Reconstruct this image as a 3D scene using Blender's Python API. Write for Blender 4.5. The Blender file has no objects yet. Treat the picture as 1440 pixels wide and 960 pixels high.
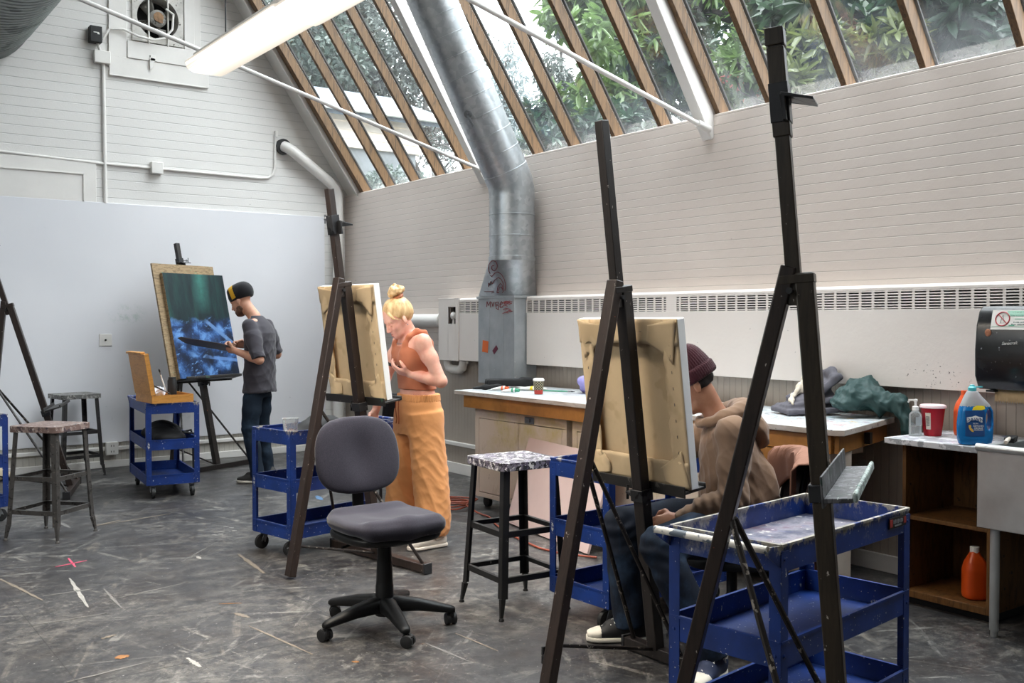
import bpy, bmesh, math, random
import numpy as np
from mathutils import Vector, Matrix, Euler, Quaternion, noise as mnoise
from math import pi, sin, cos, radians, sqrt, atan2

R = random.Random(7)
SC = bpy.context.scene
COL = SC.collection

# ---------------------------------------------------------------- layout frame
# The room: right wall is the plane X = 5.1, back wall the plane Y = 10.2, floor Z = 0.
# The viewpoint stands at X = Y = 0; at(x, d) is a point x metres to its right and d metres ahead of it.
YAW = math.atan(1020 / 1400)
FS, FC = sin(YAW), cos(YAW)
def at(x, d, z=0.0):
    return Vector((x * FC + d * FS, -x * FS + d * FC, z))
def heading(dx, dd):
    """world angle about Z of the direction (dx right, dd ahead)"""
    v = at(dx, dd)
    return atan2(v.y, v.x)

# ---------------------------------------------------------------- materials
def srgb(h):
    if isinstance(h, (tuple, list)):
        return tuple(h)[:3]
    h = h.lstrip('#')
    o = []
    for i in (0, 2, 4):
        c = int(h[i:i + 2], 16) / 255
        o.append(c / 12.92 if c <= .04045 else ((c + .055) / 1.055) ** 2.4)
    return tuple(o)

class NT:
    """small helper around a material node tree"""
    def __init__(s, name):
        s.m = bpy.data.materials.new(name)
        s.m.use_nodes = True
        s.t = s.m.node_tree
        s.t.nodes.clear()
        s.out = s.n('ShaderNodeOutputMaterial')
        s._tc = None
    def n(s, typ, **kw):
        nd = s.t.nodes.new(typ)
        for k, v in kw.items():
            setattr(nd, k, v)
        return nd
    def l(s, a, b):
        s.t.links.new(a, b)
    def setin(s, nd, key, v):
        if v is None:
            return
        if hasattr(v, 'is_linked') or isinstance(v, bpy.types.NodeSocket):
            s.l(v, nd.inputs[key])
        else:
            if isinstance(v, (tuple, list)) and len(v) == 3 and nd.inputs[key].type == 'RGBA':
                v = (*v, 1)
            nd.inputs[key].default_value = v
    def coord(s, kind='Object', scale=None, rot=None):
        if s._tc is None:
            s._tc = s.n('ShaderNodeTexCoord')
        o = s._tc.outputs[kind]
        if scale is not None or rot is not None:
            mp = s.n('ShaderNodeMapping')
            s.l(o, mp.inputs[0])
            if rot is not None:
                mp.inputs['Rotation'].default_value = rot
            o = mp.outputs[0]
            if scale is not None:
                m2 = s.n('ShaderNodeMapping')
                m2.inputs['Scale'].default_value = scale if not isinstance(scale, (int, float)) else (scale,) * 3
                s.l(o, m2.inputs[0]); o = m2.outputs[0]
        return o
    def noise(s, scale, detail=3, rough=.5, vec=None, out='Fac', dist=0):
        nd = s.n('ShaderNodeTexNoise')
        nd.inputs['Scale'].default_value = scale
        nd.inputs['Detail'].default_value = detail
        nd.inputs['Roughness'].default_value = rough
        nd.inputs['Distortion'].default_value = dist
        s.l(vec if vec is not None else s.coord(), nd.inputs['Vector'])
        return nd.outputs[out]
    def voro(s, scale, vec=None, out='Distance', feature='F1', rnd=1):
        nd = s.n('ShaderNodeTexVoronoi', feature=feature)
        nd.inputs['Scale'].default_value = scale
        nd.inputs['Randomness'].default_value = rnd
        s.l(vec if vec is not None else s.coord(), nd.inputs['Vector'])
        return nd.outputs[out]
    def ramp(s, fac, stops, interp='LINEAR'):
        nd = s.n('ShaderNodeValToRGB')
        cr = nd.color_ramp
        cr.interpolation = interp
        while len(cr.elements) > 1:
            cr.elements.remove(cr.elements[-1])
        for i, (p, c) in enumerate(stops):
            e = cr.elements[0] if i == 0 else cr.elements.new(p)
            e.position = p
            if isinstance(c, (int, float)):
                c = (c, c, c)
            e.color = (*srgb(c), 1)
        s.l(fac, nd.inputs[0])
        return nd.outputs[0]
    def step(s, fac, lo, hi):
        nd = s.n('ShaderNodeMapRange')
        nd.inputs[1].default_value = lo
        nd.inputs[2].default_value = hi
        s.l(fac, nd.inputs[0])
        return nd.outputs[0]
    def math(s, op, a, b=0.0, c=None):
        nd = s.n('ShaderNodeMath', operation=op)
        s.setin(nd, 0, a); s.setin(nd, 1, b)
        if c is not None:
            s.setin(nd, 2, c)
        return nd.outputs[0]
    def mix(s, fac, a, b, mode='MIX'):
        nd = s.n('ShaderNodeMix', data_type='RGBA', blend_type=mode)
        ins = [i for i in nd.inputs if i.enabled]
        for i, v in zip(ins, (fac, a, b)):
            if isinstance(v, bpy.types.NodeSocket):
                s.l(v, i)
            elif isinstance(v, (int, float)) and i.type == 'RGBA':
                i.default_value = (v, v, v, 1)
            elif isinstance(v, (int, float)):
                i.default_value = v
            else:
                i.default_value = (*srgb(v), 1)
        return [o for o in nd.outputs if o.enabled][0]
    def sep(s, vec):
        nd = s.n('ShaderNodeSeparateXYZ')
        s.l(vec, nd.inputs[0])
        return nd.outputs
    def comb(s, x, y, z):
        nd = s.n('ShaderNodeCombineXYZ')
        for i, v in enumerate((x, y, z)):
            s.setin(nd, i, v)
        return nd.outputs[0]
    def bump(s, h, strength=.3, dist=.01, normal=None):
        nd = s.n('ShaderNodeBump')
        nd.inputs['Strength'].default_value = strength
        nd.inputs['Distance'].default_value = dist
        s.l(h, nd.inputs['Height'])
        if normal is not None:
            s.l(normal, nd.inputs['Normal'])
        return nd.outputs[0]
    def finish(s, color, rough=.6, metal=0., normal=None, spec=.5, **kw):
        b = s.n('ShaderNodeBsdfPrincipled')
        if not isinstance(color, bpy.types.NodeSocket):
            color = srgb(color)
        s.setin(b, 'Base Color', color)
        s.setin(b, 'Roughness', rough)
        s.setin(b, 'Metallic', metal)
        s.setin(b, 'Specular IOR Level', spec)
        if normal is not None:
            s.l(normal, b.inputs['Normal'])
        for k, v in kw.items():
            s.setin(b, k.replace('_', ' '), v)
        s.l(b.outputs[0], s.out.inputs[0])
        return s.m

MATS = {}
def M(name):
    return MATS[name]
def defmat(name):
    def deco(fn):
        t = NT(name)
        MATS[name] = fn(t) or t.m
        return fn
    return deco
def simple(name, color, rough=.6, metal=0., vary=.0, vscale=8., bump=0., bscale=60., spec=.5, **kw):
    t = NT(name)
    c = srgb(color)
    col = c
    if vary:
        f = t.noise(vscale, 4, .6)
        lo = tuple(max(0, x * (1 - vary)) for x in c)
        hi = tuple(min(1, x * (1 + vary)) for x in c)
        col = t.ramp(f, [(.3, lo), (.7, hi)])
    nrm = t.bump(t.noise(bscale, 3), bump, .004) if bump else None
    MATS[name] = t.finish(col, rough, metal, nrm, spec, **kw)
    return MATS[name]
def flecked(name, base, flecks, rough=.55, metal=0., vary=.25, vscale=6., bump=.15, spec=.5):
    """painted or worn surface with dried paint: flecks = [(colour, scale, threshold, edge), ...]"""
    t = NT(name)
    c = srgb(base)
    col = t.ramp(t.noise(vscale, 5, .65), [(.3, tuple(x * (1 - vary) for x in c)), (.7, tuple(min(1, x * (1 + vary)) for x in c))])
    hs = None
    for i, (fc, sc, th, *st) in enumerate(flecks):
        stretch = st[0] if st else (1, 1, 1)
        v = t.coord('Object', scale=stretch)
        mp = t.n('ShaderNodeVectorMath', operation='ADD')
        t.l(v, mp.inputs[0]); mp.inputs[1].default_value = (i * 3.1, i * 1.7, i * 5.3)
        f = t.noise(sc, 3, .55, vec=mp.outputs[0])
        k = t.step(f, th, th + .03)
        col = t.mix(k, col, fc)
        hs = k if hs is None else t.math('MAXIMUM', hs, k)
    nrm = t.bump(hs, bump, .003) if (hs is not None and bump) else None
    MATS[name] = t.finish(col, rough, metal, nrm, spec)
    return MATS[name]

# ---------------------------------------------------------------- meshes
class MB:
    """collects shapes and links them as ONE mesh object"""
    def __init__(s):
        s.v = []; s.f = []; s.mi = []; s.cur = 0
    def add(s, verts, faces, mtx=None):
        b = len(s.v)
        for p in verts:
            p = Vector(p)
            if mtx is not None:
                p = mtx @ p
            s.v.append(p[:])
        for f in faces:
            s.f.append([b + i for i in f]); s.mi.append(s.cur)
        return s
    def box(s, c, size, mtx=None, rot=None):
        x, y, z = (q / 2 for q in size)
        vs = [Vector((sx * x, sy * y, sz * z)) for sx in (-1, 1) for sy in (-1, 1) for sz in (-1, 1)]
        if rot is not None:
            rm = Euler(rot).to_matrix() if not isinstance(rot, Matrix) else rot
            vs = [rm @ v for v in vs]
        vs = [v + Vector(c) for v in vs]
        return s.add(vs, [(0, 1, 3, 2), (4, 6, 7, 5), (0, 4, 5, 1), (2, 3, 7, 6), (0, 2, 6, 4), (1, 5, 7, 3)], mtx)
    def box2(s, a, b, mtx=None):
        return s.box([(p + q) / 2 for p, q in zip(a, b)], [abs(q - p) for p, q in zip(a, b)], mtx)
    def bar(s, a, b, w, h, up=(0, 0, 1), taper=1.0, mtx=None):
        """rectangular bar from a to b; w across, h along 'up'"""
        a = Vector(a); b = Vector(b)
        d = (b - a).normalized(); up = Vector(up)
        x = d.cross(up)
        if x.length < 1e-5:
            x = d.cross(Vector((1, 0, 0)))
        x.normalize(); y = x.cross(d).normalized()
        vs = []
        for p, t in ((a, 1), (b, taper)):
            for sx, sy in ((-1, -1), (1, -1), (1, 1), (-1, 1)):
                vs.append(p + x * (sx * w / 2 * t) + y * (sy * h / 2 * t))
        return s.add(vs, [(3, 2, 1, 0), (4, 5, 6, 7), (0, 1, 5, 4), (1, 2, 6, 5), (2, 3, 7, 6), (3, 0, 4, 7)], mtx)
    def tube(s, pts, r, n=10, cap=True, mtx=None, closed=False):
        """round tube along points; r a number or one per point"""
        pts = [Vector(p) for p in pts]
        m = len(pts)
        rs = [r] * m if isinstance(r, (int, float)) else list(r)
        vs = []; prev = None
        for i, p in enumerate(pts):
            if closed:
                d = pts[(i + 1) % m] - pts[i - 1]
            else:
                d = pts[min(i + 1, m - 1)] - pts[max(i - 1, 0)]
            if d.length < 1e-9:
                d = Vector((0, 0, 1))
            d.normalize()
            if prev is None:
                x = d.cross(Vector((0, 0, 1)))
                if x.length < 1e-3:
                    x = d.cross(Vector((0, 1, 0)))
            else:
                x = prev - d * prev.dot(d)
                if x.length < 1e-6:
                    x = d.cross(Vector((0, 0, 1)))
            x.normalize(); y = d.cross(x); prev = x
            for k in range(n):
                a = 2 * pi * k / n
                vs.append(p + (x * cos(a) + y * sin(a)) * rs[i])
        fs = []
        for i in range(m if closed else m - 1):
            for k in range(n):
                a0 = i * n + k; a1 = i * n + (k + 1) % n
                j = ((i + 1) % m) * n
                fs.append((a0, a1, j + (k + 1) % n, j + k))
        if cap and not closed:
            fs.append(tuple(reversed(range(n)))); fs.append(tuple(range((m - 1) * n, m * n)))
        return s.add(vs, fs, mtx)
    def lathe(s, prof, n=24, c=(0, 0, 0), mtx=None, sx=1, sy=1):
        """profile [(r, z)] turned about Z"""
        vs = []; fs = []
        for r, z in prof:
            for k in range(n):
                a = 2 * pi * k / n
                vs.append((c[0] + r * cos(a) * sx, c[1] + r * sin(a) * sy, c[2] + z))
        m = len(prof)
        for i in range(m - 1):
            for k in range(n):
                k2 = (k + 1) % n
                fs.append((i * n + k, i * n + k2, (i + 1) * n + k2, (i + 1) * n + k))
        if prof[0][0] > 1e-6:
            fs.append(tuple(reversed(range(n))))
        if prof[-1][0] > 1e-6:
            fs.append(tuple(range((m - 1) * n, m * n)))
        return s.add(vs, fs, mtx)
    def prism(s, poly, a, b, axis='z', mtx=None):
        """closed 2-D outline extruded from a to b along an axis"""
        n = len(poly)
        def mk(p, t):
            if axis == 'z': return (p[0], p[1], t)
            if axis == 'x': return (t, p[0], p[1])
            return (p[0], t, p[1])
        vs = [mk(p, a) for p in poly] + [mk(p, b) for p in poly]
        fs = [tuple(reversed(range(n))), tuple(range(n, 2 * n))] + [(i, (i + 1) % n, n + (i + 1) % n, n + i) for i in range(n)]
        return s.add(vs, fs, mtx)
    def ball(s, c, rad, nu=14, nv=9, mtx=None, rot=None):
        if isinstance(rad, (int, float)):
            rad = (rad,) * 3
        vs = []; fs = []
        for j in range(nv + 1):
            t = pi * j / nv
            for i in range(nu):
                a = 2 * pi * i / nu
                p = Vector((rad[0] * sin(t) * cos(a), rad[1] * sin(t) * sin(a), rad[2] * cos(t)))
                if rot is not None:
                    p = rot @ p
                vs.append(p + Vector(c))
        for j in range(nv):
            for i in range(nu):
                i2 = (i + 1) % nu
                fs.append((j * nu + i, (j + 1) * nu + i, (j + 1) * nu + i2, j * nu + i2))
        return s.add(vs, fs, mtx)
    def grid(s, fn, nu, nv, mtx=None, thick=None):
        """fn(u,v)->point, u,v in 0..1"""
        vs = [fn(i / nu, j / nv) for j in range(nv + 1) for i in range(nu + 1)]
        w = nu + 1
        fs = [(j * w + i, j * w + i + 1, (j + 1) * w + i + 1, (j + 1) * w + i) for j in range(nv) for i in range(nu)]
        return s.add(vs, fs, mtx)
    def build(s, name, mat, parent=None, bevel=0, seg=2, smooth=35, loc=None, rot=None, solid=0, sub=0):
        me = bpy.data.meshes.new(name)
        me.from_pydata(s.v, [], s.f)
        me.validate()
        mats = mat if isinstance(mat, (list, tuple)) else [mat]
        for m in mats:
            me.materials.append(M(m) if isinstance(m, str) else m)
        if len(mats) > 1 and len(me.polygons) == len(s.mi):
            me.polygons.foreach_set('material_index', s.mi)
        bm = bmesh.new(); bm.from_mesh(me)
        bmesh.ops.remove_doubles(bm, verts=bm.verts, dist=1e-6)
        bmesh.ops.recalc_face_normals(bm, faces=bm.faces)
        bm.to_mesh(me); bm.free()
        if smooth:
            me.polygons.foreach_set('use_smooth', [True] * len(me.polygons))
            try:
                me.set_sharp_from_angle(angle=radians(smooth))
            except Exception:
                pass
        o = bpy.data.objects.new(name, me)
        COL.objects.link(o)
        if parent is not None:
            o.parent = parent
        if loc is not None:
            o.location = loc
        if rot is not None:
            o.rotation_euler = rot
        if solid:
            md = o.modifiers.new('solid', 'SOLIDIFY'); md.thickness = solid; md.offset = 0
        if sub:
            md = o.modifiers.new('sub', 'SUBSURF'); md.levels = sub; md.render_levels = sub
        if bevel:
            md = o.modifiers.new('bevel', 'BEVEL'); md.width = bevel; md.segments = seg; md.limit_method = 'ANGLE'; md.angle_limit = radians(40)
        return o

def thing(name, label, cat, loc=(0, 0, 0), rz=0., group=None):
    o = bpy.data.objects.new(name, None)
    o.empty_display_size = .1
    COL.objects.link(o)
    o.location = loc; o.rotation_euler = (0, 0, rz)
    return tag(o, label, cat, group)
def tag(o, label, cat, group=None, kind=None):
    o['label'] = label; o['category'] = cat
    if group: o['group'] = group
    if kind: o['kind'] = kind
    return o
def struct(o):
    o['kind'] = 'structure'
    return o
def dup(root, loc, rz, label, group=None):
    r = root.copy(); COL.objects.link(r); r.location = loc; r.rotation_euler = (0, 0, rz)
    r['label'] = label
    if group: r['group'] = group
    for ch in list(root.children):
        c = ch.copy(); COL.objects.link(c); c.parent = r
        for g in list(ch.children):
            d = g.copy(); COL.objects.link(d); d.parent = c
    return r

# ---------------------------------------------------------------- smooth solid modelling (bodies, cloth, moulded things)
class Solid:
    """smooth union of tapered capsules, ellipsoids and elliptic lofts, meshed as one continuous surface"""
    def __init__(s):
        s.pr = []
    def cap(s, a, b, r0, r1=None, k=.02):
        s.pr.append(('c', np.array(a, float), np.array(b, float), r0, r0 if r1 is None else r1, k)); return s
    def chain(s, pts, rs, k=.02):
        for i in range(len(pts) - 1):
            s.cap(pts[i], pts[i + 1], rs[i], rs[i + 1], k)
        return s
    def ell(s, c, rad, rot=None, k=.02, sub=False):
        rm = np.eye(3) if rot is None else np.array(Euler(rot).to_matrix() if not isinstance(rot, Matrix) else rot)
        s.pr.append(('e', np.array(c, float), np.array(rad if not isinstance(rad, (int, float)) else (rad,) * 3, float), rm, k, sub)); return s
    def loft(s, o, ez, ex, st, k=.02, p=2.0):
        """st: (s, cx, cy, rx, ry) stations along ez from o; ex across"""
        ez = np.array(Vector(ez).normalized()); ex = Vector(ex); e = Vector(ez)
        ex = (ex - e * ex.dot(e)).normalized(); ey = e.cross(ex)
        s.pr.append(('l', np.array(o, float), np.array(ex), np.array(ey), ez, np.array(st, float), k, p)); return s
    def rbox(s, c, half, rot=None, r=.01, k=.01, sub=False):
        rm = np.eye(3) if rot is None else np.array(Euler(rot).to_matrix() if not isinstance(rot, Matrix) else rot)
        s.pr.append(('b', np.array(c, float), np.array(half, float), rm, r, k, sub)); return s
    def cut(s, c, n):
        """keep what lies behind the plane (point c, normal n)"""
        s.pr.append(('p', np.array(c, float), np.array(Vector(n).normalized()))); return s
    def _bb(s, q):
        t = q[0]
        if t == 'c':
            r = max(q[3], q[4]); return np.minimum(q[1], q[2]) - r, np.maximum(q[1], q[2]) + r
        if t == 'e':
            e = np.abs(q[3]) @ q[2]; return q[1] - e, q[1] + e
        if t == 'b':
            e = np.abs(q[3]) @ (q[2] + q[4]); return q[1] - e, q[1] + e
        if t == 'l':
            lo = np.full(3, 1e9); hi = -lo
            for st in q[5]:
                c = q[1] + q[4] * st[0] + q[2] * st[1] + q[3] * st[2]
                e = np.abs(q[2]) * st[3] + np.abs(q[3]) * st[4] + .01
                lo = np.minimum(lo, c - e); hi = np.maximum(hi, c + e)
            return lo, hi
    def mesh(s, h):
        bbs = [s._bb(q) for q in s.pr if q[0] != 'p' and not (q[0] in 'eb' and q[-1])]
        lo = np.min([b[0] for b in bbs], 0) - 3 * h; hi = np.max([b[1] for b in bbs], 0) + 3 * h
        n = np.ceil((hi - lo) / h).astype(int) + 1
        ax = [lo[i] + h * np.arange(n[i]) for i in range(3)]
        V = np.full(n, .5, np.float32)
        for q in s.pr:
            if q[0] == 'p':
                d = ((ax[0] - q[1][0]) * q[2][0])[:, None, None] + ((ax[1] - q[1][1]) * q[2][1])[None, :, None] + ((ax[2] - q[1][2]) * q[2][2])[None, None, :]
                V = np.maximum(V, d.astype(np.float32)); continue
            a, b = s._bb(q)
            k = q[5] if q[0] == 'c' else q[4] if q[0] == 'e' else q[5] if q[0] == 'b' else q[6]
            m = k + 4 * h + .01
            i0 = np.maximum(0, np.floor((a - m - lo) / h).astype(int)); i1 = np.minimum(n, np.ceil((b + m - lo) / h).astype(int) + 1)
            if np.any(i1 <= i0):
                continue
            sl = tuple(slice(i0[i], i1[i]) for i in range(3))
            X, Y, Z = np.meshgrid(ax[0][sl[0]], ax[1][sl[1]], ax[2][sl[2]], indexing='ij')
            if q[0] == 'c':
                ab = q[2] - q[1]; L = max(1e-12, ab @ ab)
                t = np.clip(((X - q[1][0]) * ab[0] + (Y - q[1][1]) * ab[1] + (Z - q[1][2]) * ab[2]) / L, 0, 1)
                d = np.sqrt((X - q[1][0] - t * ab[0]) ** 2 + (Y - q[1][1] - t * ab[1]) ** 2 + (Z - q[1][2] - t * ab[2]) ** 2) - (q[3] + (q[4] - q[3]) * t)
            elif q[0] == 'e':
                P = np.stack([X - q[1][0], Y - q[1][1], Z - q[1][2]], -1) @ q[3]
                r = q[2]
                k0 = np.sqrt(((P / r) ** 2).sum(-1)); k1 = np.sqrt(((P / (r * r)) ** 2).sum(-1)) + 1e-9
                d = k0 * (k0 - 1) / k1
            elif q[0] == 'b':
                P = np.abs(np.stack([X - q[1][0], Y - q[1][1], Z - q[1][2]], -1) @ q[3]) - q[2]
                d = np.sqrt((np.maximum(P, 0) ** 2).sum(-1)) + np.minimum(P.max(-1), 0) - q[4]
            else:
                _, o, ex, ey, ez, st, _, pw = q
                dx, dy, dz = X - o[0], Y - o[1], Z - o[2]
                u = dx * ex[0] + dy * ex[1] + dz * ex[2]; v = dx * ey[0] + dy * ey[1] + dz * ey[2]; w = dx * ez[0] + dy * ez[1] + dz * ez[2]
                ws = np.clip(w, st[0, 0], st[-1, 0])
                cx, cy, rx, ry = (np.interp(ws, st[:, 0], st[:, i]) for i in (1, 2, 3, 4))
                kk = (np.abs((u - cx) / rx) ** pw + np.abs((v - cy) / ry) ** pw) ** (1 / pw)
                d = (kk - 1) * np.minimum(rx, ry)
                e = np.maximum(st[0, 0] - w, w - st[-1, 0])
                d = np.where(e > 0, np.sqrt(np.maximum(d, 0) ** 2 + e * e), np.maximum(d, e))
            d = d.astype(np.float32); c = V[sl]
            if q[0] in 'eb' and q[-1]:
                hh = np.clip(.5 - .5 * (d + c) / k, 0, 1)
                V[sl] = c * (1 - hh) - d * hh + k * hh * (1 - hh)
            else:
                hh = np.clip(.5 + .5 * (c - d) / k, 0, 1)
                V[sl] = c * (1 - hh) + d * hh - k * hh * (1 - hh)
        # surface nets
        neg = V < 0
        cnt = sum(neg[i:n[0] - 1 + i, j:n[1] - 1 + j, l:n[2] - 1 + l].astype(np.int8) for i in (0, 1) for j in (0, 1) for l in (0, 1))
        act = (cnt > 0) & (cnt < 8)
        idx = -np.ones(act.shape, np.int64); cells = np.argwhere(act); idx[act] = np.arange(len(cells))
        pos = np.zeros((len(cells), 3)); num = np.zeros(len(cells))
        cor = [(i, j, l) for i in (0, 1) for j in (0, 1) for l in (0, 1)]
        for a in range(8):
            for b in range(a + 1, 8):
                A, B = np.array(cor[a]), np.array(cor[b])
                if np.abs(A - B).sum() != 1:
                    continue
                va = V[tuple((cells + A).T)]; vb = V[tuple((cells + B).T)]
                cr = (va < 0) != (vb < 0)
                t = np.where(cr, va / np.where(cr, va - vb, 1), 0)
                pos += np.where(cr[:, None], A + (B - A) * t[:, None], 0); num += cr
        pos = lo + h * (cells + pos / num[:, None])
        quads = []
        for axis in range(3):
            o1, o2 = [(1, 2), (2, 0), (0, 1)][axis]
            s0 = [slice(None)] * 3; s1 = [slice(None)] * 3
            s0[axis] = slice(0, -1); s1[axis] = slice(1, None)
            ch = neg[tuple(s0)] != neg[tuple(s1)]
            e = np.argwhere(ch)
            ok = (e[:, o1] > 0) & (e[:, o2] > 0) & (e[:, o1] < n[o1] - 1) & (e[:, o2] < n[o2] - 1)
            e = e[ok]
            sgn = neg[tuple(s0)][tuple(e.T)]
            def cell(d1, d2):
                c = e.copy(); c[:, o1] += d1; c[:, o2] += d2
                return idx[tuple(c.T)]
            q4 = np.stack([cell(-1, -1), cell(0, -1), cell(0, 0), cell(-1, 0)], 1)
            q4[~sgn] = q4[~sgn][:, ::-1]
            quads.append(q4)
        F = np.concatenate(quads); F = F[(F >= 0).all(1)]
        return pos, F
    def build(s, name, mat, parent=None, h=.008, relax=2, wrinkle=None, color=None, loc=None, rot=None, matfn=None):
        pos, F = s.mesh(h)
        nv = len(pos)
        for _ in range(relax):
            acc = np.zeros_like(pos); c = np.zeros(nv)
            for i in range(4):
                a, b = F[:, i], F[:, (i + 1) % 4]
                np.add.at(acc, a, pos[b]); np.add.at(acc, b, pos[a]); np.add.at(c, a, 1); np.add.at(c, b, 1)
            pos = pos * .5 + .5 * acc / np.maximum(c, 1)[:, None]
        if wrinkle is not None:
            fn = np.cross(pos[F[:, 2]] - pos[F[:, 0]], pos[F[:, 3]] - pos[F[:, 1]])
            vn = np.zeros_like(pos)
            for i in range(4):
                np.add.at(vn, F[:, i], fn)
            vn /= np.linalg.norm(vn, axis=1)[:, None] + 1e-12
            pos = pos + vn * wrinkle(pos, vn)[:, None]
        me = bpy.data.meshes.new(name)
        me.vertices.add(nv); me.vertices.foreach_set('co', pos.astype(np.float32).ravel())
        nf = len(F)
        me.loops.add(nf * 4); me.loops.foreach_set('vertex_index', F.astype(np.int32).ravel())
        me.polygons.add(nf); me.polygons.foreach_set('loop_start', np.arange(0, nf * 4, 4, dtype=np.int32))
        try:
            me.polygons.foreach_set('loop_total', np.full(nf, 4, np.int32))
        except Exception:
            pass
        me.update(calc_edges=True); me.validate()
        me.polygons.foreach_set('use_smooth', [True] * len(me.polygons))
        mats = mat if isinstance(mat, (list, tuple)) else [mat]
        for m in mats:
            me.materials.append(M(m) if isinstance(m, str) else m)
        if matfn is not None and len(me.polygons) == nf:
            me.polygons.foreach_set('material_index', np.asarray(matfn(pos[F].mean(1)), np.int32))
        o = bpy.data.objects.new(name, me); COL.objects.link(o)
        if parent is not None: o.parent = parent
        if loc is not None: o.location = loc
        if rot is not None: o.rotation_euler = rot
        return o

def folds(amp, freq, dirs=(1, 1, 1), seed=0, sharp=1.0):
    """cloth folds: warped waves running along chosen directions"""
    rg = np.random.RandomState(seed)
    ws = [(rg.normal(size=3) * np.array(dirs), rg.uniform(0, 6.28), rg.normal(size=3), rg.uniform(0, 6.28)) for _ in range(5)]
    def f(p, n):
        o = np.zeros(len(p))
        for i, (w, ph, w2, p2) in enumerate(ws):
            w = w / (np.linalg.norm(w) + 1e-9)
            warp = np.sin(p @ w2 * freq * .35 + p2) * 1.6
            q = np.sin(p @ w * freq * (1 + .45 * i) + ph + warp)
            o += (1 - 2 * np.abs(q) ** sharp if sharp != 1 else q) / (1 + .5 * i)
        return amp * o / 2.5
    return f
SKY, EXPO, LAMP = 9.5, 0.88, 60.0
FLOOR_MARKS = [(1.348, 6.295, 0.292, 0.194, 0.03, 'mark_pink'), (1.357, 6.322, -1.627, 0.248, 0.035, 'mark_pink'), (1.236, 5.614, -1.654, 0.661, 0.05, 'mark_white'), (0.998, 5.857, -1.397, 0.608, 0.045, 'mark_tan'), (1.351, 5.378, -1.616, 0.442, 0.035, 'mark_grey'), (1.19, 5.639, -0.033, 0.245, 0.03, 'mark_grey'), (1.813, 4.93, -0.519, 0.113, 0.018, 'mark_orange'), (2.01, 5.998, -1.653, 0.085, 0.05, 'mark_white'), (1.373, 4.17, -1.51, 0.147, 0.045, 'mark_white'), (1.825, 7.404, 0.474, 0.25, 0.05, 'mark_tan'), (1.565, 7.548, -1.514, 0.317, 0.06, 'mark_grey'), (2.04, 7.424, 0.244, 0.538, 0.03, 'mark_tan'), (2.213, 5.675, -1.663, 0.542, 0.06, 'mark_tan'), (2.369, 6.652, -0.326, 0.075, 0.03, 'mark_white'), (2.348, 6.654, -0.62, 0.034, 0.035, 'mark_white'), (2.352, 6.568, -0.638, 0.034, 0.035, 'mark_white'), (2.47, 6.796, -0.627, 0.036, 0.035, 'mark_white'), (2.485, 6.726, -0.644, 0.035, 0.035, 'mark_white'), (2.466, 6.624, -0.638, 0.034, 0.035, 'mark_white'), (2.309, 6.571, -0.638, 0.034, 0.035, 'mark_white'), (1.172, 4.74, 0.348, 0.073, 0.05, 'mark_tan'), (1.147, 4.42, -0.139, 0.058, 0.09, 'mark_orange'), (1.785, 4.7, -1.302, 0.113, 0.06, 'mark_tan'), (1.786, 4.242, -1.439, 0.554, 0.03, 'mark_tan'), (2.014, 6.093, 0.846, 0.373, 0.02, 'mark_grey'), (1.083, 5.128, -0.009, 0.352, 0.025, 'mark_grey'), (1.55, 5.415, 0.236, 0.402, 0.022, 'mark_grey'), (1.05, 4.265, 0.151, 0.353, 0.03, 'mark_grey'), (3.478, 7.439, -1.818, 0.208, 0.1, 'mark_blue'), (2.308, 3.646, -1.486, 0.307, 0.03, 'mark_grey'), (2.489, 3.692, -1.517, 0.318, 0.02, 'mark_tan'), (1.929, 3.774, -0.896, 0.032, 0.04, 'mark_orange')]
# ================================================================ materials of the setting
def wall_mat(name, base, along, pitch, base_low_shade, zsplit, groove=.75):
    """painted boards: horizontal above zsplit, narrow vertical beads below"""
    t = NT(name)
    x, y, z = t.sep(t.coord())
    u = {'x': x, 'y': y}[along]
    def line(v, p, w):
        f = t.math('FRACT', t.math('DIVIDE', v, p))
        d = t.math('ABSOLUTE', t.math('SUBTRACT', f, .5))
        return t.step(d, .5 - w, .5 - w * .35)
    wob = t.math('MULTIPLY', t.math('SUBTRACT', t.noise(.9, 2), .5), .012)
    hz = line(t.math('ADD', z, wob), pitch, .055)
    vt = line(u, .052, .07)
    up = t.math('GREATER_THAN', z, zsplit)
    gr = t.mix(up, vt, hz)
    fade = t.step(t.noise(2.3, 3), .25, .6)
    blot = t.noise(1.1, 5, .6)
    c = t.ramp(blot, [(.3, tuple(q * .93 for q in srgb(base))), (.7, base)])
    lo = t.ramp(t.noise(3.0, 5, .6), [(.3, tuple(q * .85 for q in srgb(base_low_shade))), (.7, base_low_shade)])
    c = t.mix(up, lo, c)
    dk = t.mix(1, c, groove, 'MULTIPLY')
    c = t.mix(t.math('MULTIPLY', gr, t.math('MULTIPLY_ADD', fade, .5, .5)), c, dk)
    # sparse scuffs and spots of paint
    sp = t.step(t.noise(38, 2, .5), .76, .79)
    c = t.mix(t.math('MULTIPLY', sp, t.step(t.noise(1.7, 3), .52, .62)), c, '#5a544f')
    h = t.math('SUBTRACT', t.math('MULTIPLY', t.noise(55, 3), .25), gr)
    MATS[name] = t.finish(c, .5, 0, t.bump(h, .55, .006), .4)
wall_mat('wall_right_paint', '#dacfc7', 'y', .060, '#ada398', 1.08)  # darker lower colour paints in the shade below the heater
wall_mat('wall_back_paint', '#e2e0dd', 'x', .088, '#cbc7bf', .24, .8)
simple('white_paint', '#e4e1dd', .45, vary=.04, vscale=3, bump=.08, bscale=40)
simple('plain_white', '#dedbd6', .5, vary=.03, vscale=3)
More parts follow.
